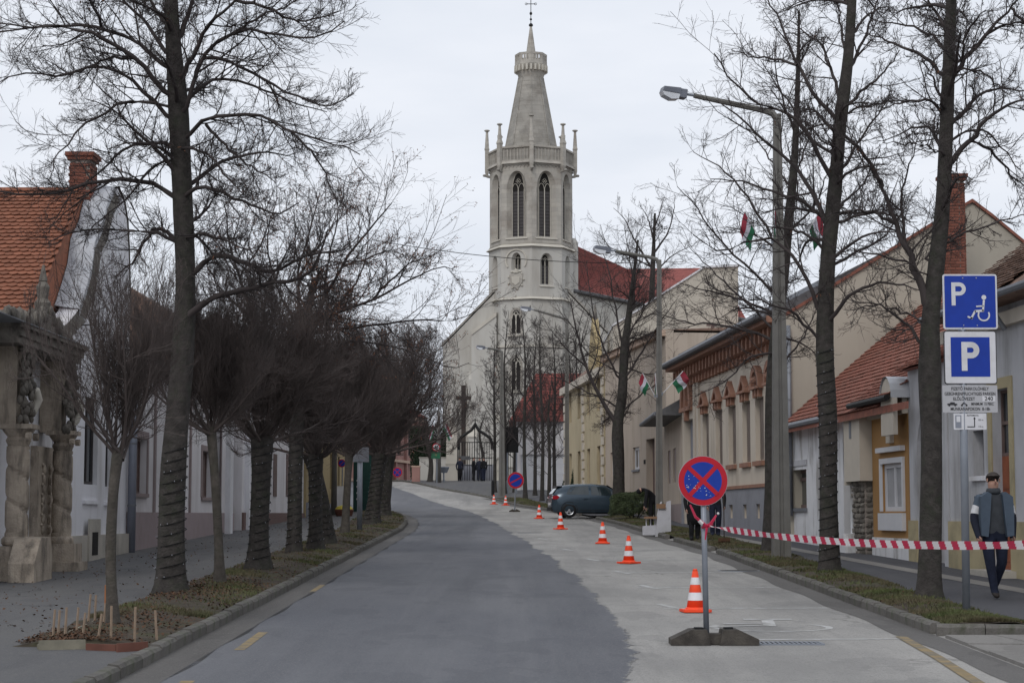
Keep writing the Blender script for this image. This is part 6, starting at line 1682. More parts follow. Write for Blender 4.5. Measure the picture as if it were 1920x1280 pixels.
# spire with crown gallery
zs0, zs1 = Z(275), Z(143)
pxm = 18.0
octa(2.85*ap/.92*1.0, zs0-1.0, zs1, 1.28).build('spire', M_spire, church)
rb = MB()
for k in range(8):
    a_ = PH+k*R(45); r0, r1 = 2.85*ap/.92+.02, 1.30
    rb.tube([(r0*math.cos(a_), r0*math.sin(a_), zs0-1.0), (r1*math.cos(a_), r1*math.sin(a_), zs1)], [.09, .07], 5)
rb.build('spire_ribs', M_spire, church)
cb = MB()
for i in range(1, 16):
    t = i/16; r = (2.85*ap/.92)*(1-t)+1.28*t+.012; z = (zs0-1)*(1-t)+zs1*t
    cb.lathe([(r, z-.015), (r+.004, z), (r-.004, z+.02)], 8, ph=PH, cap=False)
tag(cb.build('stone_courses', M_church_st, church), kind='stuff')
zg0, zg1 = Z(143), Z(100)
zm_ = Z(121)
MB().lathe([(1.28, zg0-.1), (1.36, zg0+.1), (1.72, zm_-.15), (1.78, zm_), (1.66, zm_+.12)], 8, ph=PH).build('gallery_corbel', M_church_st, church)
me = MB().box(-.10, .10, -.28, .3, -.62, .0).mesh('corbel_block', M_church_lt)
for k in range(24):
    a_ = PH+R(15)*k; shared('corbel_block', me, church, (1.5*math.cos(a_), 1.5*math.sin(a_), zm_-.1), (0, 0, a_+R(90)))
for k in range(8):
    a_ = FA[k]; hw = 1.70*math.sin(math.pi/8); Mx = Matrix.Rotation(a_ + math.pi/2, 4, 'Z') @ Matrix.Translation((0, -1.70*ap, 0))
    b = MB(); zz0, zz1 = zm_+.05, zg1
    for (u0, u1) in ((-hw, -hw*.55), (-hw*.32, -.04+hw*.0), (.04, hw*.32), (hw*.55, hw)): b.box(u0, u1, 0, .12, zz0, zz1-.2)
    b.box(-hw, hw, -.01, .13, zz1-.25, zz1); b.box(-hw, hw, -.01, .13, zz0, zz0+.35); b.v = [tuple(Mx @ Vector(v)) for v in b.v]; b.build('gallery_parapet', M_church_st, church)
octa(.86, zg0, Z(47), .12).build('spire_top', M_church_st, church)
b = MB(); b.lathe([(.12, Z(47)), (.24, Z(45)), (.2, Z(42)), (.05, Z(40))], 10); zt = Z(0)+.4
b.tube([(0, 0, Z(42)), (0, 0, zt)], .045, 6); b.sphere((0, 0, Z(33)), .13, 8, 6); b.sphere((0, 0, Z(22)), .15, 8, 6, (1, .5, 1.3)); b.tube([(-.5, 0, Z(4)), (.5, 0, Z(4))], .04, 6)
for sx in (-1, 1):
    for q in range(3): b.tube([(sx*.5+.12*math.cos(a_), 0, Z(4)+.12*math.sin(a_)) for a_ in np.linspace(0, 6.28, 9)], .025, 4, cap=False)
b.build('cross', M_iron, church)
Z = Z_
# stair turret at the right shoulder of the tower
b = MB(); b.lathe([(.55, Z(560)), (.55, Z(440)), (.25, Z(432))], 8, (TR*1.02, 1.2, 0)); b.build('stair_turret', M_church, church)
# west front: gabled wall behind the tower
Yf = 193.0; dy = Yf-TY
fl = X(830, Yf, 12)-cx; fr_ = X(1172, Yf, 12)-cx
zl = at(830, 650, Yf).z-zg; zt_ = at(917, 560, Yf).z-zg; xt = X(917, Yf, 18)-cx
zpk = zl + (zt_-zl)/(xt-fl)*(-fl)
MB().prism([(fl, -1.5), (fl, zl), (0, zpk), (-fl, zl), (-fl, -1.5)], dy, dy+1.2, 'y').build('west_front', M_church, church)
b = MB()
for (p, q) in (((fl-.15, zl), (0, zpk+.15)), ((0, zpk+.15), (-fl+.15, zl))): b.prism([(p[0], p[1]+.02), (q[0], q[1]+.02), (q[0], q[1]+.28), (p[0], p[1]+.28)], dy-.15, dy+1.3, 'y')
b.build('gable_coping', M_spire, church)
# buttresses on the front
for (px, y1_, w_) in ((886, 700, 12), (936, 640, 11), (850, 760, 10)):
    x = X(px, Yf-1, 10)-cx; z1_ = at(px, y1_, Yf-1).z-zg; h_ = w_/18/1.6
    b = MB(); b.prism([(dy+.1, -1.5), (dy-1.5, -1.5), (dy-1.5, z1_*.45), (dy-1.0, z1_*.5), (dy-1.0, z1_-.6), (dy+.1, z1_+.4)], x-h_, x+h_, 'x'); b.build('buttress', M_church, church)
    b = MB(); b.prism([(dy-1.6, z1_*.45), (dy-1.05, z1_*.5+.1), (dy-1.05, z1_*.5-.1), (dy-1.6, z1_*.45-.12)], x-h_-.08, x+h_+.08, 'x'); b.build('weathering', M_church_lt, church)
# raking white coping left of the tower
p0, p1 = at(884, 628, Yf-1.2), at(931, 592, Yf-1.2)
b = MB(); a0 = (p0.x-cx, p0.z-zg); a1 = (p1.x-cx, p1.z-zg)
b.prism([a0, (a0[0]+.05, a0[1]+.42), (a1[0], a1[1]+.42), a1], dy-1.2, dy, 'y'); b.build('raking_coping', M_church_lt, church)
b = MB(); b.prism([a0, a1, (a1[0], -1), (a0[0], -1)], dy-1.1, dy, 'y'); b.build('raking_wall', M_church, church)
mring('string_course', TR*1.07, Z(648)-.1, Z(648)+.12, TR*1.07)
# nave and transept with red roofs, behind to the right
def Pc(px, py, Y): 
    p = at(px, py, Y); return Vector((p.x-cx, p.y-TY, p.z-zg))
A0, A1, A2 = Pc(1035, 440, 196), Pc(1176, 504, 219), Pc(1345, 502, 217)
E0, E1, E2 = Pc(1050, 540, 193.6), Pc(1225, 575, 204), Pc(1400, 600, 208)
b = MB(); b.poly([E0, E1, A1, A0]); b.poly([E1, E2, A2, A1])
b.poly([A0, A1, Vector((A1.x-8, A1.y+12, E1.z)), Vector((E0.x-6, E0.y+14, E0.z))]); b.poly([A1, A2, Vector((A2.x, A2.y+12, E2.z)), Vector((A1.x-8, A1.y+12, E1.z))])
nr = b.build('nave_roof', M_tile_far, church)
b = MB()
for i in range(1, 26):
    t = i/26
    for (p, q, r_, s2) in ((E0, E1, A1, A0), (E1, E2, A2, A1)):
        a_ = p.lerp(s2, t); c_ = q.lerp(r_, t); b.tube([a_+Vector((0, -.02, .02)), c_+Vector((0, -.02, .02))], .035, 3)
tag(b.build('tile_courses', M_tile_far, nr), kind='stuff')
b = MB(); 
for (p, q) in ((E0, E1), (E1, E2)):
    b.poly([Vector((p.x, p.y+.5, p.z)), Vector((q.x, q.y+.5, q.z)), Vector((q.x, q.y+.5, -1)), Vector((p.x, p.y+.5, -1))])
b.build('nave_wall', M_church, church)
b = MB(); b.tube([E0, E1, E2], .22, 6); b.build('eaves', M_slate, church)
# ---- churchyard gate: pillars, ogee arch, bars, steps; big wooden cross
Yk = 143.0
def GP(px, py, Y=Yk): return at(px, py, Y)
b0 = GP(847, 902); zk = gz(Yk)+.1
def gate_pillar(px, label, h_top, w_, dx=0):
    p = GP(px, 902); root = empty('gate_pillar', (p.x, Yk, zk), 0, label, 'pillar')
    zt = GP(px, h_top).z-zk; b = MB(); b.box(-w_, w_, -w_, w_, -.3, zt*.26); b.box(-w_*1.08, w_*1.08, -w_*1.08, w_*1.08, zt*.26, zt*.28); b.box(-w_*.9, w_*.9, -w_*.9, w_*.9, zt*.28, zt*.78); b.build('shaft', M_church_lt, root)
    b = MB(); b.prism([(-w_*1.05, zt*.78), (0, zt), (w_*1.05, zt*.78)], -w_, w_, 'y'); b.prism([(-.12*w_, zt*.45), (-.4*w_, zt*.42), (0, zt*.52), (.4*w_, zt*.42)], -w_-.04, -w_, 'y'); b.build('gablet', M_church_lt, root)
    b = MB()
    for sx in (-1, 1): b.tube([(sx*w_*1.15, -w_-.05, zt*.78), (0, -w_-.05, zt+.05)], .06, 4)
    b.build('gablet_moulding', M_church_st, root)
gate_pillar(847, 'pale stone gate pillar with pointed gablet left of the iron gate', 785, .46)
gate_pillar(934, 'plain stone gate pillar at the right of the iron gate', 858, .22)
r0 = GP(891, 902); root = empty('iron_gate', (r0.x, Yk, zk), 0, 'black wrought iron gate with ogee arch before the church', 'gate')
def lp(px, py): p = GP(px, py); return (p.x-r0.x, 0, p.z-zk)
b = MB(); b.tube([lp(*q) for q in ((859, 843), (860, 828), (865, 819), (875, 812), (884, 806), (890, 797), (891, 793), (892, 797), (898, 807), (908, 813), (918, 820), (922, 828), (923, 842))], .13, 6); b.build('ogee_arch', M_iron, root)
b = MB(); b.tube([lp(891, 795), lp(891, 784)], .035, 4); b.tube([lp(887, 788), lp(895, 788)], .03, 4); b.build('gate_cross', M_iron, root)
me = MB().tube([(0, 0, 0), (0, 0, 1)], .022, 4).mesh('bar', M_iron)
x0, x1 = lp(860, 0)[0], lp(923, 0)[0]; zb1 = lp(0, 830)[2]
for k in range(15):
    x = x0+(x1-x0)*k/14; shared('bar', me, root, (x, 0, 0), scale=(1.6 if k == 7 else 1, 1.6 if k == 7 else 1, (lp(0, 800)[2] if k == 7 else zb1)))
for py in (829, 858, 872): 
    b = MB(); b.tube([lp(860, py), lp(923, py)], .035, 4); b.build('rail', M_iron, root)
b = MB(); p = lp(867, 857); b.box(p[0]-.3, p[0]+.6, -.03, 0, p[2]-.2, p[2]+.1); b.build('name_board', M_slate, root)
# steps beyond the gate
root = empty('church_steps', (r0.x, Yk+2, zk), 0, 'grey stone steps rising behind the iron gate', 'steps')
me = MB().box(-1.6, 1.6, 0, .5, -.2, .0).mesh('step', M_bluegrey)
for k in range(8): shared('step', me, root, (0, k*.34, .17*(k+1)))
# churchyard retaining wall
root = empty('churchyard_wall', (r0.x, Yk+1.2, zk), 0, 'low pale wall right of the iron gate in front of the church', 'wall')
MB().box(1.7, 6, .2, .5, -.3, 1.0).build('wall', M_church, root)
MB().box(1.65, 6, .15, .55, 1.0, 1.1).build('coping', M_church_lt, root)
pl = GP(1000, 902)
b = MB(); b.box(-1.0, 1.0, -.3, .3, 0, 1)
fr = empty('iron_fence', (GP(938, 902).x, Yk+.2, zk), 0, 'iron bar fence between the plain gate pillar and the white garage', 'fence')
mf = MB().tube([(0, 0, -.1), (0, 0, 2.6)], .02, 4).mesh('bar', M_iron)
for k in range(14): shared('bar', mf, fr, (k*.16, 0, 0))
MB().tube([(0, 0, 2.3), (2.2, 0, 2.3)], .025, 4).build('rail', M_iron, fr)
# wooden cross
p = at(869, 880, 150); root = empty('wooden_cross', (p.x, 150, gz(150)+.3), 0, 'tall dark wooden cross standing behind the iron gate', 'cross')
zt = at(870, 722, 150).z-gz(150)-.3; za = at(870, 746, 150).z-gz(150)-.3; sc_ = 150/3500
MB().box(-.18, .18, -.14, .14, -.4, zt).build('upright', M_wood_dk, root); MB().box(-14*sc_, 14*sc_, -.15, .15, za-.15, za+.15).build('crossbeam', M_wood_dk, root)
b = MB(); b.box(-.9, .9, -.9, .9, -.6, .5); b.box(-.6, .6, -.6, .6, .5, 1.0); b.build('pedestal', M_church_st, root)
root = empty('low_garden_wall', (GP(800, 902, 152).x, 152, gz(152)), 0, 'low pale garden wall with dark evergreen hedge left of the pointed gate pillar', 'wall')
x1_ = X(842, 152)-root.location.x; MB().box(-.6, x1_, 0, .4, -.3, 1.9).build('wall', M_church, root); MB().box(-.65, x1_, -.05, .45, 1.9, 2.0).build('coping', M_church_st, root)
hr = empty('hedge', (root.location.x, 154.5, gz(154)), 0, 'dark evergreen hedge above the garden wall left of the gate pillar', 'hedge')
rng5 = np.random.default_rng(5)
def _hb(n): return np.stack([-1.5+rng5.random(n)*(x1_+1.5), rng5.random(n)*1.5, rng5.random(n)**.6*(4.2+.5*np.sin(rng5.random(n)*3))], 1), rng5.normal(0, 1, (n, 3))
leaf_blob('foliage', 9000, _hb, .09, M_cypress, hr, rng5)
MB().box(-1.2, x1_-.2, .5, 1.0, -.3, 3.6).build('stems', M_cypress, hr)
# dark square board hanging between trees (seen against the church)
p = at(960, 890, 124); root = empty('advertising_board', (p.x, 124, gz(124)+.1), 0, 'dark board on a post among the street trees before the church', 'board')
zt = at(960, 800, 124).z-root.location.z; zb_ = at(960, 848, 124).z-root.location.z
MB().box(-.42, .42, -.06, .06, zb_, zt).build('board', M_black, root); MB().tube([(-.3, 0, -.2), (-.3, 0, zb_+.2)], .05, 6).build('post', M_galv, root); MB().tube([(.3, 0, -.2), (.3, 0, zb_+.2)], .05, 6).build('post', M_galv, root)
# ------------------------------------------------------------ lamp posts
def lamp_post(label, px, pyb, py_top, head_px, head_py, wtop, wbot, Y=None, flags=None, cat='street lamp'):
    b0 = G(px, pyb, .12) if Y is None else Vector((X(px, Y), Y, gz(Y)+.12)); Y = b0.y; s_ = 3500/Y
    root = empty('street_lamp', b0, 0, label, cat)
    H = at(px, py_top, Y).z-b0.z; xt = at(px-8 if wbot > 20 else px, py_top, Y).x-b0.x
    r0, r1 = wbot/s_/2, wtop/s_/2
    b = MB(); n = 10     # H-section concrete mast
    for i in range(n):
        z0_, z1_ = -.2+(H+.2)*i/n, -.2+(H+.2)*(i+1)/n; ra, rb2 = r0+(r1-r0)*i/n, r0+(r1-r0)*(i+1)/n; xa, xb2 = xt*i/n, xt*(i+1)/n
        prof = [(-1, -.8), (-.25, -.8), (-.2, -.55), (.2, -.55), (.25, -.8), (1, -.8), (1, .8), (-1, .8)]
        for k in range(8):
            p, q = prof[k], prof[(k+1) % 8]
            b.quad((xa+p[0]*ra, p[1]*ra, z0_), (xa+q[0]*ra, q[1]*ra, z0_), (xb2+q[0]*rb2, q[1]*rb2, z1_), (xb2+p[0]*rb2, p[1]*rb2, z1_))
    b.poly([(xt+p[0]*r1, p[1]*r1, H) for p in prof]); b.build('mast', M_concrete, root)
    hp = at(head_px, head_py, Y-.4) - b0
    b = MB(); b.tube([(xt, 0, H-.5), (xt, 0, H-.12), (xt-.10, 0, H+.02), (xt-.35, -.02, H+.09)], [r1*1.05, r1*1.05, r1*.95, r1*.85], 8)
    b.tube([(xt-.35, -.02, H+.09), (hp.x+.32, hp.y, hp.z-.02)], [r1*.85, .055], 8); b.build('arm', M_concrete, root)
    MB().tube([(hp.x+.35, hp.y, hp.z-.02), (hp.x+.1, hp.y, hp.z+.02)], .03, 8).build('spigot', M_galv, root)
    Mh = Matrix.Translation(hp) @ Matrix.Rotation(R(8), 4, 'Y') @ Matrix.Rotation(R(12), 4, 'Z')
    b = MB(); b.box(-.02, .14, -.13, .13, -.07, .12, Mh); hd = b.build('gear_box', M_lamp, root)
    b = MB(); b.prism([(-.42, .0), (-.40, .10), (-.02, .13), (-.02, .0)], -.15, .15, 'y', Mh); b.build('lamp_housing', M_lamp, root)
    b = MB(); b.prism([(-.43, -.01), (-.38, -.09), (-.2, -.15), (-.04, -.12), (-.02, -.01)], -.14, .14, 'y', Mh); b.build('lamp_glass', M_lampcap, root)
    return root, b0, xt, H
lamp_post('tallest nearest concrete street lamp with long arm, right verge', 1465, 1046, 214, 1274, 178, 14, 34)
lamp_post('second concrete street lamp, beside the white stone bench, with flags above the bush', 1236, 994, 487, 1136, 470, 8, 14, Y=62)
lamp_post('third street lamp rising beside the conical evergreens, lamp head over the tower base', 1063, 925, 598, 990, 580, 6, 10, Y=102)
lamp_post('farthest street lamp with white sticker-covered foot before the church gate', 941, 930, 658, 905, 652, 5, 13, Y=121)
for (px, Y, lb, py) in ((626, 84, 'grey pole on the left pavement before the yellow house', 740), (822, 138, 'pale concrete pole behind the speed limit sign, flags near its top', 770)):
    b0 = Vector((X(px, Y), Y, gz(Y)+.1)); root = empty('lamp_pole', b0, 0, lb, 'pole'); H = at(px, py, Y).z-b0.z
    MB().tube([(0, 0, -.2), (0, 0, H)], [.14 if px < 700 else .24, .10], 10).build('pole', M_concrete, root, smooth=True)
# flags
def flag(label, px, py, Y, side, w_=.8, h_=.5, rot=0, sag=.6, seed=0, grp=None):
    """striped cloth on a short staff, hanging limp; px,py is the staff foot on the mast"""
    p = at(px, py, Y); root = empty('flag', p, rot, label, 'flag', grp)
    top = Vector((side*.55, -.1, .75)); MB().tube([(0, 0, 0), tuple(top)], .014, 6).build('staff', M_frame_wh, root)
    rng = random.Random(seed); b = MB(); nu, nv = 12, 9
    g = []
    for j in range(nv+1):
        for i in range(nu+1):
            u = i/nu*.8; v = j/nv*.85
            base = top*(1-v*.62)
            x = base.x + side*(u*w_*.34) ; z = base.z - u*w_*sag + .02*math.sin(u*9+v*4); y = base.y + .06*math.sin(u*8+v*5+seed)*u
            x += side*.04*math.sin(v*9+u*5)*u
            g.append((x, y, z))
    b.v = g
    for j in range(nv):
        for i in range(nu):
            a = j*(nu+1)+i; b.f.append((a, a+1, a+nu+2, a+nu+1)); b.m.append(0 if j < 3 else 1 if j < 6 else 2)
    o = b.build('cloth', [M_fred, M_fwhite, M_green], root, smooth=True)
    b2 = MB(); b2.tube([(0, .0, -.05), (0, 0, .05)], .03, 6); b2.build('holder', M_galv, root)
    return root
flag('limp red white green flag left of the nearest lamp post, seen against the sky', 1432, 462, 40, -.75, seed=1, w_=.62, sag=.95)
flag('limp red white green flag held flat against the nearest lamp post', 1448, 452, 39.6, .1, seed=2, w_=.75)
flag('limp flag beside the wrapped trunk right of the nearest lamp post', 1500, 462, 40, .75, seed=3, w_=.62, sag=.9)
flag('leftmost limp flag on the second lamp post', 1228, 742, 61.7, -.75, seed=4, w_=.75)
flag('middle limp flag close against the second lamp post', 1232, 742, 61.6, -.12, seed=5, w_=.8)
flag('outstretched red white green flag on the right of the second lamp post', 1242, 738, 61.9, 1.25, seed=6, w_=.7, sag=.6)
flag('limp red white green flag on the far pole left of the church gate pillar', 818, 815, 137.5, -.5, seed=7, w_=2.0, h_=1)
flag('green end of the flag on the right of the far pole by the gate pillar', 826, 812, 137.4, .8, seed=8, w_=2.0)
# overhead cable
a, c = at(700, 450, 60), at(1240, 492, 62)
b = MB(); P = []
for i in range(25):
    t = i/24; p = a.lerp(c, t); p.z -= 4*.25*t*(1-t); P.append(p-a)
root = empty('overhead_cable', a, 0, 'thin cable strung across the street in front of the church tower', 'cable'); b.tube(P, .012, 4); b.build('cable', M_cable, root)
# ------------------------------------------------------------ signs
def disc(b, r, y, n=40, ri=0.0):
    if ri == 0: b.poly([(r*math.cos(2*math.pi*k/n), y, r*math.sin(2*math.pi*k/n)) for k in range(n)])
    else:
        for k in range(n):
            a0, a1 = 2*math.pi*k/n, 2*math.pi*(k+1)/n
            b.quad((r*math.cos(a0), y, r*math.sin(a0)), (r*math.cos(a1), y, r*math.sin(a1)), (ri*math.cos(a1), y, ri*math.sin(a1)), (ri*math.cos(a0), y, ri*math.sin(a0)))
def nostop_disc(parent, r, c, tilt=0.0, yaw=0.0, cross=True):
    M = Matrix.Translation(c) @ Matrix.Rotation(yaw, 4, 'Z') @ Matrix.Rotation(tilt, 4, 'Y')
    def put(b, name, m, par):
        b.v = [tuple(M @ Vector(v)) for v in b.v]; return b.build(name, m, par)
    b = MB(); b.lathe([(r, -.0), (r, .02)], 40); b.v = [(v[0], v[2], v[1]) for v in b.v]; dp = put(b, 'sign_plate', M_sgrey, parent)
    b = MB(); disc(b, r*.985, -.002); put(b, 'red_ring', M_red, dp)
    b = MB(); disc(b, r*.76, -.005); put(b, 'blue_field', M_blue, dp)
    b = MB(); w_ = r*.085; L = r*.80
    for s in ((1, -1) if cross else (1,)):
        q = [(-L, w_), (L, w_), (L, -w_), (-L, -w_)]; cc, ss = math.cos(R(45)*s), math.sin(R(45)*s); yy = -.008 - (.002 if s < 0 else 0)
        b.poly([(x*cc-z*ss, yy, x*ss+z*cc) for x, z in q])
    put(b, 'red_cross' if cross else 'red_bar', M_red, dp)
    return M
def rubber_foot(parent, wd=.98, h=.16, d=.36):
    for sx in (-1, 1):
        b = MB(); b.prism([(sx*.05*wd, 0), (sx*.5*wd, 0), (sx*.5*wd, h*.38), (sx*.27*wd, h), (sx*.09*wd, h)], -d/2, d/2, 'y'); o = b.build('foot_block', M_rubber, parent)
        MB().box(min(sx*.12, sx*.22)*wd, max(sx*.12, sx*.22)*wd, -d*.18, d*.18, h+.001, h+.02).build('grip_slot', M_black, o)
    MB().box(-.09*wd, .09*wd, -d*.33, d*.33, .005, h*.72).build('foot_core', M_rubber, parent)
p = G(1338, 1207); s_ = 3500/p.y
root = empty('no_stopping_sign', p, R(0), 'nearest round blue and red no stopping sign on a rubber foot, barrier tape tied on', 'road sign')
NS = root
c = at(1318, 901, p.y)-p; r_ = 46.5/s_
rubber_foot(root, 162/s_, 28/s_, .38)
MB().tube([(-12/s_, .06, .08), (c.x*.98, .045, c.z+r_*.6)], .033, 12).build('post', M_galv, root, smooth=True)
nostop_disc(root, r_, c, tilt=R(-2))
b = MB(); rng = random.Random(2)
for k in range(26):
    a = rng.uniform(2.6, 5.2); q = rng.uniform(.15, .7)*r_; x, z = q*math.cos(a), q*math.sin(a); w_ = rng.uniform(.003, .009)
    b.poly([(c.x+x-w_, c.y-.0125, c.z+z), (c.x+x, c.y-.0125, c.z+z-w_*.6), (c.x+x+w_, c.y-.0125, c.z+z), (c.x+x, c.y-.0125, c.z+z+w_*.8)])
tag(b.build('paint_scratches', M_swhite, root), kind='stuff')
tp = at(1326, 985, p.y)
# barrier tape
tr = empty('barrier_tape', tp, 0, 'red and white striped barrier tape from the no stopping sign to the right', 'tape')
e = at(1990, 1019, 13.2); n = 130; b = MB(); rng = random.Random(4)
acc = 0; prev = None; L = (e-tp).length; V = []; up = []
for i in range(n+1):
    t = i/n; q = tp.lerp(e, t); q = q - tp; q = Vector((q.x, q.y, q.z - .34*t*(1-t) + .0))
    tw = R(62)*math.exp(-t*3.2)*math.cos(t*9) + R(24)*math.sin(t*15+2*math.sin(t*5)) + R(14)*math.sin(t*41)
    hw = .034
    dz, dy_ = math.cos(tw)*hw, math.sin(tw)*hw
    V.append((q + Vector((0, dy_, dz)), q - Vector((0, dy_, dz))))
red, wh = MB(), MB()
ns = int(L/.085)*4
full = MB(); full.v = [tuple(x) for pr in V for x in pr]
sub = 6
full = MB()
def tape_pt(t, v):
    k = min(n-1, int(t*n)); f_ = t*n-k; a_ = V[k][0].lerp(V[k+1][0], f_); c_ = V[k][1].lerp(V[k+1][1], f_); return a_.lerp(c_, v)
st = .125/L; cur = 0; idx = 0
while cur < 1:
    for j in range(4):
        t0, t1 = cur+st*j/4, cur+st*(j+1)/4
        if t1 > 1: break
        for v in range(3):
            sh = (v-1)*st*.16; full.cur = idx % 2
            full.quad(tape_pt(min(1, max(0, t0+sh)), v/3), tape_pt(min(1, max(0, t1+sh)), v/3), tape_pt(min(1, max(0, t1+sh)), (v+1)/3), tape_pt(min(1, max(0, t0+sh)), (v+1)/3))
    cur += st; idx += 1
full.build('tape', [mat('tape_red', (0.42, 0.02, 0.06), rough=0.35, var=0.05), mat('tape_white', (0.60, 0.57, 0.57), rough=0.35, var=0.05)], tr)
k = MB(); k.tube([(-.06, 0, -.02), (0, -.045, 0), (.06, 0, .02)], [.016, .026, .016], 6); k.tube([(-.02, -.04, 0), (-.14, -.06, .10), (-.2, -.05, .24)], [.02, .018, .012], 5); k.tube([(.02, -.05, 0), (.07, -.06, .07), (.10, -.05, .12)], [.02, .018, .012], 5); k.tube([(-.01, -.05, -.02), (-.03, -.06, -.16)], [.016, .008], 5)
k.build('knot', MATS['tape_red'], tr)
k = MB(); k.sphere((.12, -.06, .14), .016, 6, 4); k.tube([(-.10, -.065, .06), (-.06, -.06, .02)], .022, 5); k.build('tape_end', MATS['tape_white'], tr)
for (px, pyb, cx_, cy_, r_px, wpx, lb) in ((965, 959, 967, 900, 15.5, 21, 'second no stopping sign in the middle of the street behind the cones'), (745, 911, 745, 885, 9.5, 16, 'far no stopping sign low by the pink brick building at the road bend')):
    p = G(px, pyb) if px > 800 else Vector((X(px, 150), 150, gz(150))); s_ = 3500/p.y
    root = empty('no_stopping_sign', p, 0, lb, 'road sign'); c = at(cx_, cy_, p.y)-p
    rubber_foot(root, wpx/s_, .12, .4); MB().tube([(0, .06, .05), (c.x, .045, c.z)], .035, 8).build('post', M_galv, root); nostop_disc(root, r_px/s_, c, yaw=R(-8), tilt=R(18) if px > 800 else 0, cross=False if px > 800 else True)
p = Vector((X(641, 95), 95, gz(95)+.1)); root = empty('no_parking_sign', p, 0, 'round blue and red sign seen between the trunks by the yellow house', 'road sign')
c = at(641, 868, 95)-p; MB().tube([(0, .05, -.1), (0, .05, c.z)], .03, 8).build('post', M_galv, root); nostop_disc(root, 7.5*95/3500, c, cross=False)
# lettering helper
def text(s, size, loc, parent, m=M_text, name='lettering', bold=0.0, w=None, rot=(R(90), 0, 0), align='CENTER', sx=1.0):
    c = bpy.data.curves.new(name, 'FONT'); c.body = s; c.size = size; c.align_x = align; c.align_y = 'CENTER'; c.offset = bold; c.extrude = .0006; c.resolution_u = 3
    c.materials.append(m); t_o = bpy.data.objects.new('t', c); COL.objects.link(t_o); me_ = bpy.data.meshes.new_from_object(t_o.evaluated_get(bpy.context.evaluated_depsgraph_get())); bpy.data.objects.remove(t_o); me_.name = name; o = bpy.data.objects.new(name, me_); COL.objects.link(o); o.parent = parent; o.location = loc; o.rotation_euler = rot; o.scale = (sx, 1, 1)
    return o
# parking signs
p = G(1814, 1152, .12); Y = p.y; s_ = 3500/Y
root = empty('parking_sign', p, 0, 'post carrying two blue P parking signs and two notice plates, right verge', 'road sign')
def L_(px, py): q = at(px, py, Y)-p; return q.x, q.z
zt = L_(1815, 516)[1]
MB().tube([(-.0, .05, -.15), (.03, .05, zt)], .052, 12).build('post', M_galv, root, smooth=True)
def panel(px0, py0, px1, py1, m, name, y=0.0, edge=M_sgrey, corner=.03):
    x0, z1 = L_(px0, py0); x1, z0 = L_(px1, py1)
    def rr_(x0, x1, z0, z1, r):
        out = []
        for (cx_, cz_, a0) in ((x1-r, z1-r, 0), (x0+r, z1-r, 90), (x0+r, z0+r, 180), (x1-r, z0+r, 270)):
            for k in range(4): a = R(a0+30*k); out.append((cx_+r*math.cos(a), cz_+r*math.sin(a)))
        return out
    b = MB(); b.prism(rr_(x0, x1, z0, z1, corner), y-.0, y+.015, 'y'); o = b.build(name, m, root)
    return o, x0, x1, z0, z1, rr_
o, x0, x1, z0, z1, rr_ = panel(1767, 514, 1871, 617, M_swhite, 'disabled_parking_panel')
w_ = x1-x0; h_ = z1-z0
b = MB(); b.prism(rr_(x0+.022, x1-.022, z0+.022, z1-.022, .015), -.003, 0, 'y'); b.build('blue_field', M_blue, o)
def P_letter(cx_, cz_, hh, st, par):
    wd = hh*.62; b = MB(); x = cx_-wd/2; b.box(x, x+st, -.008, -.003, cz_-hh/2, cz_+hh/2)
    r = hh*.285; c_x = x+wd-r; c_z = cz_+hh/2-r
    b.box(x+st, c_x, -.008, -.003, c_z+r-st, c_z+r); b.box(x+st, c_x, -.008, -.003, c_z-r, c_z-r+st)
    for k in range(12):
        a0, a1 = R(-90+15*k), R(-90+15*(k+1)); ri = r-st
        b.quad((c_x+r*math.cos(a0), -.008, c_z+r*math.sin(a0)), (c_x+r*math.cos(a1), -.008, c_z+r*math.sin(a1)), (c_x+ri*math.cos(a1), -.008, c_z+ri*math.sin(a1)), (c_x+ri*math.cos(a0), -.008, c_z+ri*math.sin(a0)))
    b.build('letter_p', M_swhite, par)
P_letter(x0+w_*.29, z0+h_*.64, h_*.42, .052, o)
b = MB(); wx, wz = x0+w_*.745, z0+h_*.255; r = w_*.115
for k in range(22):
    a0, a1 = R(150+11*k), R(150+11*(k+1)); ri = r-.02
    b.quad(*[(wx+q*math.cos(a)*1.0, -.008, wz+q*math.sin(a)) for q, a in ((r, a0), (r, a1), (ri, a1), (ri, a0))])
def bar(x_0, z_0, x_1, z_1, wd): 
    d = Vector((x_1-x_0, z_1-z_0)).normalized()*1; nx, nz = -d.y*wd/2, d.x*wd/2
    b.quad((x_0+nx, -.0085, z_0+nz), (x_0-nx, -.0085, z_0-nz), (x_1-nx, -.0085, z_1-nz), (x_1+nx, -.0085, z_1+nz))
bar(wx-.01, wz+.05, wx+.005, wz+.20, .026); bar(wx-.10, wz+.115, wx+.0, wz+.12, .018); bar(wx, wz+.06, wx-.12, wz+.05, .03); bar(wx-.11, wz+.06, wx-.17, wz-.05, .026); bar(wx-.15, wz-.045, wx-.215, wz-.02, .022)
disc2 = [(wx+.005+.032*math.cos(2*math.pi*k/16), -.0088, wz+.235+.032*math.sin(2*math.pi*k/16)) for k in range(16)]; b.poly(disc2)
b.build('wheelchair_symbol', M_swhite, o)
rv = MB().lathe([(.008, -.004), (.008, .001)], 8); rv.v = [(v[0], v[2], v[1]) for v in rv.v]; rvm = rv.mesh('rivet', M_sgrey)
for px in (.37, .62):
    for pz in (.07, .93): shared('rivet', rvm, o, (x0+w_*px, -.004, z0+h_*pz))
o, x0, x1, z0, z1, rr_ = panel(1769, 620, 1870, 720, M_text, 'parking_zone_panel')
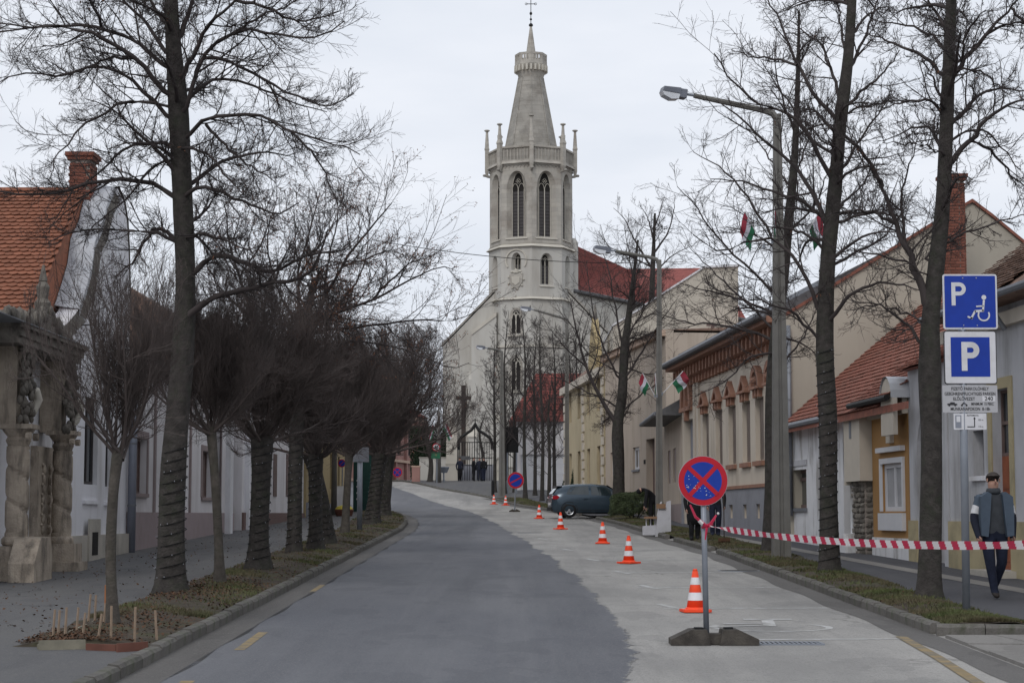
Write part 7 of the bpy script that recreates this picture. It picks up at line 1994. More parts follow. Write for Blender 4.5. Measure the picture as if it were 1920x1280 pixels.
w_ = x1-x0; h_ = z1-z0
b = MB(); b.prism(rr_(x0+.012, x1-.012, z0+.012, z1-.012, .025), -.003, 0, 'y'); b.build('white_field', M_swhite, o)
b = MB(); b.box(x0+w_*.13, x1-w_*.13, -.006, -.003, z0+h_*.14, z1-h_*.12); b.build('blue_field', M_blue, o)
cxx, czz = x0+w_*.5, z0+h_*.52; hh = h_*.54; st = .075; b = MB()
o2_ = empty  # letter sits proud of the blue field
def shift_letter(par, cx_, cz_, hh, st, y):
    n0 = len(par.children); P_letter(cx_, cz_, hh, st, par); ch = [c for c in par.children if c.name.startswith('letter_p')][-1]; ch.location.y = y
shift_letter(o, cxx, czz, hh, st, -.004)
M_plate = mat('notice_plate_grey', (0.40, 0.40, 0.42), rough=0.45, var=0.05)
o, x0, x1, z0, z1, rr_ = panel(1767, 722, 1871, 773, M_plate, 'notice_panel', corner=.012)
w_ = x1-x0; h_ = z1-z0; lh = h_/5.4; mx_ = (x0+x1)/2
for i, (t_, sz, dx, sx) in enumerate((('FIZETŐ PARKOLÓHELY', .058, 0, .82), ('GEBÜHRENPFLICHTIGES PARKEN', .058, 0, .78), ('ELŐLŐVEZET', .058, -.02, .85), ('MINIMUM  15 PERC', .05, .16, .7), ('MUNKANAPOKON  8-18h', .058, 0, .78))):
    text(t_, sz, (mx_+dx-(.06 if i == 2 else 0), -.003, z1-lh*(i+.72)), o, sx=sx, bold=.0008)
b = MB(); b.box(x1-.20, x1-.03, -.004, -.0005, z1-lh*3.2, z1-lh*2.15); lab = b.build('fee_label', M_swhite, o); text('240', .075, (x1-.115, -.005, z1-lh*2.68), o, bold=.001)
b = MB(); zc_ = z1-lh*3.75; xc = x0+.12
b.prism([(xc-.06, zc_-.012), (xc-.06, zc_+.008), (xc-.03, zc_+.010), (xc-.015, zc_+.026), (xc+.03, zc_+.026), (xc+.045, zc_+.008), (xc+.07, zc_+.004), (xc+.07, zc_-.012)], -.004, -.001, 'y')
for dx in (-.035, .04): b.lathe([(.012, 0), (.012, .003)], 10, (0, 0, 0)); 
b2 = MB(); 
for q in (xc-.035, xc+.042, xc+.13, xc+.19): b2.poly([(q+.014*math.cos(k*.6), -.0045, zc_-.014+.014*math.sin(k*.6)) for k in range(11)])
b3 = MB(); b3.quad((xc+.12, -.004, zc_-.01), (xc+.15, -.004, zc_+.024), (xc+.16, -.004, zc_+.02), (xc+.135, -.004, zc_-.014)); b3.quad((xc+.15, -.0042, zc_+.022), (xc+.19, -.0042, zc_-.012), (xc+.2, -.0042, zc_-.008), (xc+.155, -.0042, zc_+.03)); b3.quad((xc+.135, -.0043, zc_-.005), (xc+.18, -.0043, zc_+.006), (xc+.18, -.0043, zc_+.012), (xc+.135, -.0043, zc_+.003))
b4 = MB(); b4.prism([(xc-.06, zc_-.012), (xc-.06, zc_+.008), (xc-.03, zc_+.010), (xc-.015, zc_+.026), (xc+.03, zc_+.026), (xc+.045, zc_+.008), (xc+.07, zc_+.004), (xc+.07, zc_-.012)], -.004, -.001, 'y'); b4.build('car_symbol', M_text, o)
n_ = len(b3.v); b3.v += b2.v; b3.f += [tuple(i+n_ for i in f_) for f_ in b2.f]; b3.m += b2.m; b3.build('motorcycle_symbol', M_text, o)
o, x0, x1, z0, z1, rr_ = panel(1788, 775, 1850, 805, M_swhite, 'ticket_machine_panel', corner=.008)
w_ = x1-x0; h_ = z1-z0
b = MB(); b.box(x0+.02, x0+.10, -.003, -.0005, z0+.02, z1-.02); b.build('machine_symbol', M_pipe, o); MB().box(x0+.035, x0+.085, -.0045, -.003, z0+.10, z1-.035).build('machine_display', M_swhite, o)
text('AUTOMATA', .028, (x0+w_*.58, -.002, z1-.025), o, bold=.0005); text('100 m', .034, (x0+w_*.82, -.002, z0+h_*.60), o, sx=.8); text('110 m', .034, (x0+w_*.82, -.002, z0+h_*.18), o, sx=.8)
b = MB(); xa = x0+w_*.62; b.box(xa, xa+.012, -.003, -.0005, z0+.03, z1-.06); b.box(xa-.09, xa, -.003, -.0005, z0+.03, z0+.042); b.poly([(xa-.012, -.003, z1-.07), (xa+.024, -.003, z1-.07), (xa+.006, -.003, z1-.045)]); b.build('arrow', M_text, o)
# speed sign and green plate by the gate; sign back on the left
p = Vector((X(819, 137.2), 137.2, gz(137.2)+.1)); root = empty('speed_limit_sign', p, 0, 'small round white and red speed limit sign above a green plate near the church', 'road sign')
MB().tube([(0, .06, -.1), (0, .06, at(819, 828, 137.2).z-p.z)], .04, 8).build('post', M_galv, root)
c = at(818, 838, 137)-p; b = MB(); disc(b, .30, c.y); q = MB(); disc(q, .22, c.y-.005)
b.v = [(v[0]+c.x, v[1], v[2]+c.z) for v in b.v]; q.v = [(v[0]+c.x, v[1], v[2]+c.z) for v in q.v]
pl_ = b.build('red_ring', M_red, root); q.build('white_field', M_swhite, pl_); text('30', .28, (c.x, c.y-.01, c.z), pl_, bold=.012)
c = at(817, 853, 137)-p; gp_ = MB().box(c.x-.32, c.x+.32, c.y-.01, c.y+.01, c.z-.24, c.z+.24).build('green_plate', M_green, root)
text('40', .2, (c.x, c.y-.02, c.z), gp_, m=M_yline)
p = G(674, 996, .12); Y = p.y; root = empty('sign_back', p, 0, 'grey back of a rectangular road sign on a post in the left verge', 'road sign')
zt = at(674, 838, Y).z-p.z; zb_ = at(674, 866, Y).z-p.z; sc_ = Y/3500
MB().tube([(0, 0, -.1), (0, 0, zt-.05)], .085, 12).build('post', M_galv, root, smooth=True); MB().box(-15*sc_, 17*sc_, -.06-.05, -.09, zb_, zt).build('sign_plate', mat('sign_back_grey', (.24, .245, .27), rough=.5, metal=.2), root); MB().box(-.15, .15, -.12, -.08, zb_+.02, zb_+.08).build('clamp', M_galv, root)
# ------------------------------------------------------------ traffic cones
cr = empty('traffic_cone', (0, 0, 0), 0, 'x', 'traffic cone', 'traffic cones along the parking bays')
def cone_part(r0, z0, r1, z1, m, name, par): return MB().lathe([(r0, z0), (r1, z1)], 20).build(name, m, par, smooth=True)
b = MB(); b.prism([(-.17, -.20), (.17, -.20), (.20, -.17), (.20, .17), (.17, .20), (-.17, .20), (-.20, .17), (-.20, -.17)], 0, .035, 'z'); b.lathe([(.155, .035), (.135, .06), (.125, .065)], 20); base = b.build('base', M_orange, cr)
Hc = .60; rz = lambda z: .125-(.125-.033)*(z-.06)/(Hc-.06)
body = cone_part(rz(.06), .06, rz(Hc-.03), Hc-.03, M_orange, 'cone', cr); MB().lathe([(rz(Hc-.03), Hc-.03), (.025, Hc), (.018, Hc)], 16).build('tip', M_orange, body, smooth=True)
for (a, c) in ((.16, .27), (.38, .48)): MB().lathe([(rz(a)+.003, a), (rz(c)+.003, c)], 20, cap=False).build('reflective_band', M_reflect, cr, smooth=True)
cones = [(1304, 1149, 'nearest traffic cone, right behind the no stopping sign post'), (1179, 1058, 'second traffic cone from the near sign, left of the bay corner mark'), (1130, 1021, 'third traffic cone, below the bush, left of the white bench'),
         (1051, 994, 'fourth traffic cone, in front of the rear wheel of the parked car'), (1011, 974, 'fifth traffic cone, between second no stopping sign and the parked car'),
         (948, 949, 'right one of the two farthest traffic cones'), (926, 947, 'left one of the two farthest traffic cones')]
for i, (px, py, lb) in enumerate(cones):
    o = cr if i == 0 else dup(cr)
    p = G(px, py-2); o.location = (p.x, p.y, p.z+.008); o.rotation_euler = (0, 0, i*.7+.1); o['label'] = lb
    if i >= 5: o.scale = (.95, .95, .95)
# ------------------------------------------------------------ people
def person(label, loc, J, Rr, parts, rz=0.0, scale=1.0, mats=None, name='person'):
    """J: joint name -> (x,y,z); skinned body as one surface with clothing colours by height"""
    root = empty(name, loc, rz, label, 'person')
    me = bpy.data.meshes.new('body'); names = list(J); idx = {n: i for i, n in enumerate(names)}
    edges = [(idx[a], idx[b_]) for a, b_ in parts]
    me.from_pydata([tuple(Vector(J[n])*scale) for n in names], edges, [])
    o = bpy.data.objects.new('body', me); COL.objects.link(o)
    md = o.modifiers.new('skin', 'SKIN'); md.use_smooth_shade = True
    for i, n in enumerate(names):
        r = Rr[n]; r = (r, r) if not isinstance(r, tuple) else r
        me.skin_vertices[0].data[i].radius = (r[0]*scale, r[1]*scale)
        me.skin_vertices[0].data[i].use_root = (n == 'pelvis')
    sb = o.modifiers.new('sub', 'SUBSURF'); sb.levels = 2; sb.render_levels = 2
    dg = bpy.context.evaluated_depsgraph_get(); ev = o.evaluated_get(dg); m2 = bpy.data.meshes.new_from_object(ev)
    o.modifiers.clear(); o.data = m2; o.parent = root
    return root, o
BODY = [('pelvis', 'waist'), ('waist', 'chest'), ('chest', 'neck'), ('neck', 'head0'), ('head0', 'head1'), ('chest', 'lsh'), ('lsh', 'lel'), ('lel', 'lwr'), ('lwr', 'lha'), ('chest', 'rsh'), ('rsh', 'rel'), ('rel', 'rwr'), ('rwr', 'rha'),
        ('pelvis', 'lhi'), ('lhi', 'lkn'), ('lkn', 'lan'), ('lan', 'lto'), ('pelvis', 'rhi'), ('rhi', 'rkn'), ('rkn', 'ran'), ('ran', 'rto')]
RAD = dict(pelvis=(.155, .115), waist=(.15, .11), chest=(.175, .12), neck=.058, head0=(.075, .085), head1=(.082, .098), lsh=.075, lel=.053, lwr=.036, lha=(.03, .04), rsh=.075, rel=.053, rwr=.036, rha=(.03, .04),
           lhi=.10, lkn=.072, lan=.052, lto=.04, rhi=.10, rkn=.072, ran=.052, rto=.04)
def stand(lean=0, stride=0.0, arms=.25, dx=0):
    return dict(pelvis=(0, 0, .95), waist=(0, 0, 1.12), chest=(0, lean*.1, 1.38), neck=(0, lean*.14, 1.52), head0=(0, lean*.2-.01, 1.62), head1=(0, lean*.22-.015, 1.70),
        lsh=(-.19, lean*.1, 1.43), lel=(-.27, .02-stride*.1, 1.14), lwr=(-.25, -.08-stride*.2, .90), lha=(-.24, -.11-stride*.2, .82), rsh=(.19, lean*.1, 1.43), rel=(.27, .03+stride*.1, 1.14), rwr=(.26, -.04+stride*.25, .90), rha=(.25, -.07+stride*.25, .82),
        lhi=(-.10, 0, .88), lkn=(-.10, -.04-stride*.35, .49), lan=(-.10, 0-stride*.6, .085), lto=(-.12, -.16-stride*.6, .04), rhi=(.10, 0, .88), rkn=(.09, -.02+stride*.2, .49), ran=(.08, .05+stride*.6, .10), rto=(.10, -.10+stride*.6, .04))
M_skin = mat('skin', (0.42, 0.25, 0.19), rough=0.55, var=0.06)
M_navy = mat('navy_cloth', (0.018, 0.021, 0.035), rough=0.9, var=0.2, scale=6)
M_blackc = mat('black_cloth', (0.010, 0.010, 0.012), rough=0.9, var=0.3, scale=5)
M_dkjean = mat('dark_denim', (0.014, 0.018, 0.036), rough=0.9, var=0.25, scale=8)
M_vest = mat('grey_blue_vest', (0.075, 0.10, 0.135), rough=0.8, var=0.12, scale=6)
M_sweat = mat('charcoal_sweater', (0.055, 0.06, 0.068), rough=0.95, var=0.15, scale=10)
M_hair = mat('grey_brown_hair', (0.06, 0.05, 0.045), rough=0.8, var=0.3, scale=20)
M_shoe = mat('brown_shoe', (0.035, 0.028, 0.024), rough=0.6)
def paint(o, rules):
    """assign clothing materials face by face: rules = [(test(center), material)]"""
    ms = []
    for t, m in rules:
        if m.name not in [x.name for x in ms]: ms.append(m)
    o.data.materials.clear()
    for m in ms: o.data.materials.append(m)
    nm = [m.name for m in ms]
    for pl in o.data.polygons:
        c = pl.center
        for t, m in rules:
            if t(c): pl.material_index = nm.index(m.name); break
def face_and_hair(root, o, hc, sc_=1.0, hair=M_hair, yaw=0, facing=-1, tilt=0):
    """nose, eyes, ears, mouth and a hair cap on the head centre hc; facing -1 looks toward the camera"""
    x, y, z = hc; s = sc_; f = facing
    b = MB(); b.sphere((x, y+f*.088*s, z-.012*s), .016*s, 8, 6, (.8, 1.1, 1.7)); nose = b.build('nose', M_skin, root, smooth=True)
    b = MB()
    for sx in (-1, 1): b.sphere((x+sx*.031*s, y+f*.082*s, z+.008*s), .006*s, 8, 6, (1.3, .7, .7))
    b.build('eyes', M_hair, root, smooth=True)
    b = MB(); b.sphere((x, y+f*.082*s, z-.050*s), .02*s, 8, 4, (1.2, .4, .3)); b.build('mouth', mat('lips', (.25, .10, .09)), root, smooth=True)
    b = MB()
    for sx in (-1, 1): b.sphere((x+sx*.084*s, y-f*.005, z+.0*s), .024*s, 8, 6, (.4, .8, 1.3))
    b.build('ears', M_skin, root, smooth=True)
    b = MB(); rng = random.Random(int(abs(x*100))+3)
    n = 220
    b.sphere((x, y-f*.012*s, z+.030*s), .097*s, 16, 10, (.98, 1.1, .95))
    b.v = [(vx + (rng.uniform(-.003, .003)), vy, max(vz, z+.062*s if (vy-y)*f > -.025*s else z-.045*s)) for vx, vy, vz in b.v]
    b.build('hair', hair, root, smooth=True)
def hand(root, wrist, tip, s=1.0, m=M_skin, side=1):
    """palm, four curled fingers and a thumb below a sleeve"""
    w_, t_ = Vector(wrist)*s, Vector(tip)*s; d = (t_-w_).normalized(); a = Vector((0, 1, 0)); a = (a-d*a.dot(d)).normalized(); c = d.cross(a)
    b = MB(); b.tube([w_-d*.02, w_+d*.04, w_+d*.09], [.026*s, .038*s, .034*s], 8); 
    for k in range(4):
        o_ = a*(k-1.5)*.019*s; L = (.072, .08, .075, .06)[k]*s; p0 = w_+d*.085*s+o_; p1 = p0+d*L*.5-c*.01*side; p2 = p1+d*L*.35-c*.022*side; b.tube([p0, p1, p2], [.0095*s, .0088*s, .007*s], 6)
    p0 = w_+d*.03*s-a*.03*s; b.tube([p0, p0-a*.022*s+d*.03*s, p0-a*.024*s+d*.06*s], [.012*s, .0105*s, .008*s], 6)
    return b.build('hand', m, root, smooth=True)
# walking man on the right pavement
p = G(1866, 1113, .10); p = Vector((X(1867, 28.1), 28.1, gz(28.1)+.10)); sc_ = 1.0
J = stand(stride=.22); J['lan'] = (-.07, -.20, .085); J['lto'] = (-.09, -.37, .035); J['lkn'] = (-.10, -.13, .49); J['ran'] = (.05, .24, .13); J['rto'] = (.06, .10, .05); J['rkn'] = (.10, .0, .49)
rd = dict(RAD); rd['chest'] = (.20, .135); rd['waist'] = (.185, .13); rd['pelvis'] = (.17, .125); rd['lsh'] = rd['rsh'] = .085; rd['lel'] = rd['rel'] = .066; rd['lwr'] = rd['rwr'] = .046
root, o = person('man walking on the right pavement in vest, white-banded dark sleeves and navy trousers', p, J, rd, BODY)
def sleeve(c): return abs(c.x) > .185 and c.z > .86
paint(o, [(lambda c: c.z > 1.56, M_skin), (lambda c: sleeve(c) and 1.22 < c.z < 1.335, M_reflect), (lambda c: sleeve(c) and c.z < 1.22, M_navy), (lambda c: sleeve(c), M_vest), (lambda c: abs(c.x) > .185 and c.z > .74, M_skin), (lambda c: c.z > .93, M_sweat),
          (lambda c: c.z < .085, M_shoe), (lambda c: True, M_dkjean)])
b = MB()   # open quilted vest over the sweater
for sx in (-1, 1):
    pr = [(sx*.075, 1.50), (sx*.12, 1.53), (sx*.215, 1.46), (sx*.225, 1.2), (sx*.222, .90), (sx*.13, .88), (sx*.105, 1.1)]
    b.prism(pr if sx > 0 else pr[::-1], -.175, .0, 'y')
b.prism([(-.2, .9), (.2, .9), (.215, 1.47), (-.215, 1.47)], .0, .155, 'y')
b.build('vest', M_vest, root)
b = MB(); b.lathe([(.085, 1.50), (.10, 1.54), (.085, 1.585), (.07, 1.585)], 14, (0, -.01, 0)); b.build('collar', M_sweat, root, smooth=True)
face_and_hair(root, o, (0, -.03, 1.70))
hand(root, J['lwr'], J['lha'], side=-1); hand(root, J['rwr'], J['rha'])
root.rotation_euler = (0, 0, R(4)); root.scale = (1.12, 1.05, 1.03)
# person in a long dark coat behind the near sign (legs and coat seen below the disc)
def simple_person(label, p, J, rules, hair=M_hair, sc_=1.0, rz=0, rd=RAD, face=True, hands=True):
    root, o = person(label, p, J, rd, BODY, rz=rz)
    paint(o, rules)
    h = J['head1']
    if face: face_and_hair(root, o, (h[0], h[1]-.015, h[2]-.01), hair=hair)
    if hands: hand(root, J['lwr'], J['lha'], side=-1); hand(root, J['rwr'], J['rha'])
    root.scale = (sc_,)*3
    return root
dk = lambda top=M_blackc, bot=M_blackc: [(lambda c: c.z > 1.555, M_skin), (lambda c: c.z > .95, top), (lambda c: c.z < .07, M_black), (lambda c: True, bot)]
rdc = dict(RAD); rdc['lwr'] = rdc['rwr'] = .045; rdc['lel'] = rdc['rel'] = .065; rdc['lkn'] = rdc['rkn'] = .09; rdc['lan'] = rdc['ran'] = .07
def Gv(px, py): return G(px, py, .12)
p = Gv(1303, 1013); J = stand(stride=.05); r_ = simple_person('person in black standing on the right verge, mostly hidden behind the near sign', p, J, dk(), rd=rdc, sc_=.96)
b = MB(); b.lathe([(.21, .45), (.235, .7), (.20, 1.05), (.20, 1.35), (.12, 1.50)], 16); b.v = [(v[0], v[1]*.75, v[2]) for v in b.v]; b.build('long_coat', M_blackc, r_, smooth=True)
p = Vector((X(1342, 55), 55, gz(55)+.1)); r_ = simple_person('person in dark jeans and jacket on the pavement right of the near sign post', p, stand(stride=.12), dk(M_blackc, M_dkjean), rd=rdc)
# stooping worker with a tool by the bench
p = Vector((X(1226, 63.5), 63.5, gz(63.5)+.12)); J = stand()
J.update(chest=(-.22, -.05, 1.25), neck=(-.34, -.06, 1.30), head0=(-.42, -.07, 1.27), head1=(-.49, -.08, 1.24), waist=(-.06, 0, 1.1), lsh=(-.24, -.2, 1.24), lel=(-.26, -.25, .95), lwr=(-.28, -.25, .70), lha=(-.28, -.26, .62), rsh=(-.22, .12, 1.26), rel=(-.25, .12, .98), rwr=(-.30, .05, .75), rha=(-.31, .04, .67))
rules = [(lambda c: c.x < -.43 and c.z > 1.12, M_skin), (lambda c: c.z > .95, M_blackc), (lambda c: c.z < .07, M_black), (lambda c: True, M_blackc)]
r_ = simple_person('stooping person in black beside the second street lamp', p, J, rules, face=False, rd=rdc)
b = MB(); b.sphere((-.50, -.08, 1.23), .085, 12, 8, (1.1, .9, 1.0)); b.build('hair', M_blackc, r_, smooth=True)
# group at the gate
for (px, lb, rz, top, bot) in ((862, 'person in dark clothes alone at the left gate post', .3, M_navy, M_blackc), (888, 'leftmost of the three dark-clothed people talking inside the iron gate', 1.2, M_blackc, M_blackc), (899, 'middle one of the three dark-clothed people at the iron gate', 2.9, M_navy, M_navy), (907, 'rightmost of the three people at the iron gate, bag on back', -2.6, M_blackc, M_dkjean)):
    p = Vector((X(px, 141.5), 141.5, gz(141.5)+.106)); r_ = simple_person(lb, p, stand(stride=.05), dk(top, bot), rz=rz, rd=rdc, hands=False)
# ------------------------------------------------------------ parked car
carp = Vector((X(1117, 81.8), 81.8, gz(81.8)+.03)); car = empty('parked_car', carp, R(6), 'grey blue hatchback parked nose to the houses across the right verge', 'car')
M_car = mat('car_paint', (0.045, 0.068, 0.092), rough=0.22, metal=0.35, var=0.04, spec=0.6)
M_cglass = mat('car_glass', (0.02, 0.03, 0.035), rough=0.06, spec=0.8, var=0.2)
def car_body():
    # stations along x (rear -2.0 to front 2.0): (x, z_bottom, z_waist, z_top, half width bottom, waist, top)
    S = [(-2.02, .42, .78, .80, .66, .74, .60), (-1.97, .26, .95, 1.02, .76, .80, .62), (-1.78, .22, 1.0, 1.26, .84, .845, .60), (-1.45, .22, .99, 1.40, .86, .865, .58), (-.9, .2, .97, 1.455, .865, .87, .585), (-.2, .19, .95, 1.465, .865, .872, .595), (.35, .19, .93, 1.41, .865, .872, .60),
         (.8, .19, .92, 1.20, .865, .87, .63), (1.1, .19, .915, 1.0, .86, .865, .68), (1.5, .2, .86, .90, .85, .84, .66), (1.85, .24, .74, .78, .78, .76, .60), (2.0, .36, .58, .62, .66, .66, .52)]
    def ring(s):
        x, zb, zw, zt, wb_, ww, wt = s
        zm = zb+(zw-zb)*.5
        return [(x, -wb_*.9, zb), (x, -wb_, zb+.08), (x, -(ww+.015), zm), (x, -ww, zw), (x, -(wt+.035), zt-.06), (x, -wt*.7, zt), (x, 0, zt+.012), (x, wt*.7, zt), (x, wt+.035, zt-.06), (x, ww, zw), (x, ww+.015, zm), (x, wb_, zb+.08), (x, wb_*.9, zb)]
    b = MB(); rs = [ring(s) for s in S]; n = 13
    for r in rs: b.v += r
    for i in range(len(rs)-1):
        for k in range(n): b.f.append((i*n+k, i*n+(k+1) % n, (i+1)*n+(k+1) % n, (i+1)*n+k)); b.m.append(0)
    b.f.append(tuple(range(n))[::-1]); b.m.append(0); b.f.append(tuple((len(rs)-1)*n+k for k in range(n))); b.m.append(0)
    return b
cb_ = car_body(); body = cb_.build('body', M_car, car, smooth=True)
def side_pt(x, t, side):     # point on the side glass surface; t 0 waist .. 1 roof edge
    xs = [-1.97, -1.78, -1.45, -.9, -.2, .35, .8, 1.1]; zw = np.interp(x, xs, [.95, 1.0, .99, .97, .95, .93, .92, .915]); zt = np.interp(x, xs, [1.02, 1.26, 1.40, 1.455, 1.465, 1.41, 1.20, 1.0])-.06
    ww = np.interp(x, xs, [.80, .845, .865, .87, .872, .872, .87, .865]); wt = np.interp(x, xs, [.62, .60, .58, .585, .595, .60, .63, .68])+.035
    return (x, side*(ww+(wt-ww)*t+.006), zw+(zt-zw)*t)
for side in (-1, 1):
    for (nm, x0, x1, x0t, x1t) in (('rear_side_window', -1.42, -.42, -1.22, -.42), ('front_side_window', -.32, .78, -.32, .42)):
        b = MB(); n = 6
        for i in range(n):
            a0, a1 = i/n, (i+1)/n
            lo0 = side_pt(x0+(x1-x0)*a0, .06, side); lo1 = side_pt(x0+(x1-x0)*a1, .06, side); hi0 = side_pt(x0t+(x1t-x0t)*a0, .9, side); hi1 = side_pt(x0t+(x1t-x0t)*a1, .9, side)
            b.quad(lo0, lo1, hi1, hi0)
        b.build(nm, M_cglass, car)
    b = MB(); y = side*.879
    for x in (-.37, .88): b.box(x-.006, x+.006, min(y, y-side*.02), max(y, y-side*.02), .3, .92)
    b.box(-1.2, .9, min(y, y-side*.02), max(y, y-side*.02), .32, .335); b.build('door_gap', M_black, car)
    for x in (-.55, .62): MB().box(x-.09, x+.07, min(y, y+side*.02), max(y, y+side*.02), .80, .835).build('door_handle', M_car, car)
    MB().sphere((.72, side*.98, .98), .1, 10, 6, (.7, 1, .7)).build('wing_mirror', M_car, car, smooth=True)
for (x, nm) in ((-1.28, 'wheel'), (1.25, 'wheel')):
    for side in (-1, 1):
        b = MB(); b.lathe([(.2, -.1), (.30, -.1), (.325, -.07), (.33, .0), (.325, .07), (.30, .1), (.2, .1)], 28, cap=False); b.v = [(v[0]+x, side*(.78)+v[2], v[1]+.325) for v in b.v]; wh = b.build('wheel', M_black, car, smooth=True)
        b = MB(); b.lathe([(.205, .06), (.20, .085), (.17, .07)], 24, cap=False); b.lathe([(.05, .06), (.045, .09), (.01, .095)], 12)
        b.v = [(v[0]+x, side*(.78+v[2]), v[1]+.325) for v in b.v]
        sp_ = MB()
        for k in range(5):
            a = R(72*k+10); c_, s2 = math.cos(a), math.sin(a); w_ = .032
            for (da) in (-.18, .18):
                c1_, s1_ = math.cos(a+da), math.sin(a+da)
                sp_.quad((x+.03*c_-w_*s2, side*.862, .325+.03*s2+w_*c_), (x+.03*c_+w_*s2, side*.862, .325+.03*s2-w_*c_), (x+.19*c1_+.022*s1_, side*.855, .325+.19*s1_-.022*c1_), (x+.19*c1_-.022*s1_, side*.855, .325+.19*s1_+.022*c1_))
        n0 = len(b.v); b.v += sp_.v; b.f += [tuple(i+n0 for i in f_) for f_ in sp_.f]; b.m += sp_.m
        b.build('rim', mat('wheel_alloy', (.45, .46, .48), rough=.3, metal=.6), wh)
        d_ = MB(); d_.lathe([(.19, 0), (.0001, .0)], 20); d_.v = [(v[0]+x, side*.82, v[1]+.325) for v in d_.v]; d_.build('brake_disc', M_dark, wh)
        a = MB()
        for k in range(14):
            a0, a1 = math.pi*k/14*1.16-.25, math.pi*(k+1)/14*1.16-.25
            pts_ = [(x+r*math.cos(q), side*.882, .325+r*math.sin(q)) for r, q in ((.345, a0), (.372, a0), (.372, a1), (.345, a1))]; a.quad(*pts_)
        a.build('wheel_arch', M_black, car)
M_tail = mat('tail_lamp_red', (.35, .01, .02), rough=.2)
for side in (-1, 1):
    b = MB(); b.prism([(-2.0, .80), (-1.99, .93), (-1.80, .97), (-1.70, .90), (-1.80, .80)], min(side*.70, side*.868), max(side*.70, side*.868), 'y'); b.build('tail_lamp', M_tail, car)
    MB().box(-2.03, -1.93, min(side*.74, side*.80), max(side*.74, side*.80), .85, .90).build('reversing_lamp', M_reflect, car)
    MB().box(1.72, 1.90, min(side*.55, side*.79), max(side*.55, side*.79), .64, .74).build('headlight', M_lampcap, car)
b = MB(); b.quad((-1.975, -.56, 1.03), (-1.975, .56, 1.03), (-1.79, .54, 1.26), (-1.79, -.54, 1.26)); b.quad((-1.79, -.54, 1.26), (-1.79, .54, 1.26), (-1.62, .5, 1.34), (-1.62, -.5, 1.34)); b.v = [(v[0]-.015, v[1], v[2]+.006) for v in b.v]; b.build('rear_window', M_cglass, car)
MB().box(-1.80, -1.55, -.55, .55, 1.345, 1.375).build('roof_spoiler', M_car, car)
b = MB(); b.quad((1.06, -.62, 1.0), (1.06, .62, 1.0), (.42, .54, 1.40), (.42, -.54, 1.40)); b.v = [(v[0]+.015, v[1], v[2]+.01) for v in b.v]; b.build('windscreen', M_cglass, car)
MB().box(-2.06, -1.98, -.7, .7, .30, .46).build('bumper', M_black, car); MB().box(-2.055, -2.0, -.26, .26, .55, .66).build('number_plate', M_reflect, car)
# ------------------------------------------------------------ stone bench, broom, small things
p = Vector((X(1246, 63), 63, gz(63)+.1)); 
sc_ = 60/3500
p = Vector((X(1240, 58), 58, gz(58)+.11)); sc_ = 58/3500
root = empty('stone_bench', p, 0, 'white-painted bench end block with wooden seat slats in the right verge', 'bench')
zb2 = lambda py: at(1240, py, 58).z-p.z
b = MB(); b.prism([(-12*sc_, -.1), (-8*sc_, zb2(965)), (-4*sc_, zb2(945)), (0, zb2(940)), (0, zb2(953)), (8*sc_, zb2(953)), (10*sc_, zb2(940)), (17*sc_, zb2(938)), (17*sc_, -.1)], -.25, .0, 'y'); b.build('end_block', mat('white_painted_stone', (.5, .5, .53), var=.08, dirt=(.3, .3, .3), damt=.5), root)
b = MB(); b.prism([(-34*sc_, -.05), (-34*sc_, .22), (-10*sc_, .26), (-10*sc_, -.05)], -.1, .3, 'y'); b.build('low_block', MATS['white_painted_stone'], root)
MB().box(-31*sc_, -9*sc_, -.25, .3, zb2(972), zb2(972)+.07).build('seat_slat', mat('bench_wood', (.25, .15, .09)), root); MB().box(-10*sc_, 7*sc_, -.32, -.26, zb2(953), zb2(944)).build('back_slat', MATS['bench_wood'], root)
for k in range(3): MB().box((-29+k*8)*sc_, (-27+k*8)*sc_, -.05, .0, .2, zb2(972)).build('seat_support', MATS['white_painted_stone'], root)
p = Vector((X(1358, 48), 48, gz(48)+.11)); root = empty('broom', p, 0, 'long-handled broom standing upright on the verge right of the near sign', 'broom')
MB().tube([(0, 0, .1), (0, 0, 1.55)], .014, 6).build('handle', M_wood_dk, root)
b = MB(); rng = random.Random(3)
for k in range(60): x = -.18+.36*rng.random(); y = -.04+.08*rng.random(); b.tube([(x*.75, y, .14), (x, y*1.3, -.01)], .006, 3)
b.box(-.15, .15, -.04, .04, .12, .2); tag(b.build('bristles', M_litter, root), kind='stuff')
# planting bed stakes, boards at the lower left corner
base = G(75, 1212, .10)
sr = empty('bed_edging', base, 0, 'timber boards edging the planting bed at the lower left corner', 'edging')
def board(p0, p1, h_, m, t=.03):
    a, c = G(*p0, .10)-base, G(*p1, .10)-base; d = (c-a); nn = Vector((-d.y, d.x, 0)).normalized()*t/2
    b = MB(); P = [a-nn, a+nn, c+nn, c-nn]; b.poly([q-Vector((0, 0, .05)) for q in P][::-1]); b.poly([q+Vector((0, 0, h_)) for q in P])
    for i in range(4): j = (i+1) % 4; b.quad(P[i]-Vector((0, 0, .05)), P[j]-Vector((0, 0, .05)), P[j]+Vector((0, 0, h_)), P[i]+Vector((0, 0, h_)))
    return b.build('board', m, sr)
M_stake = mat('raw_timber', (.27, .20, .145), var=.15, scale=9, dirt=(.14, .10, .07), damt=.5); M_board2 = mat('pale_board', (.24, .22, .17), var=.15, scale=6, dirt=(.1, .1, .08), damt=.7); M_redb = mat('reddish_board', (.13, .055, .04), var=.2, scale=6)
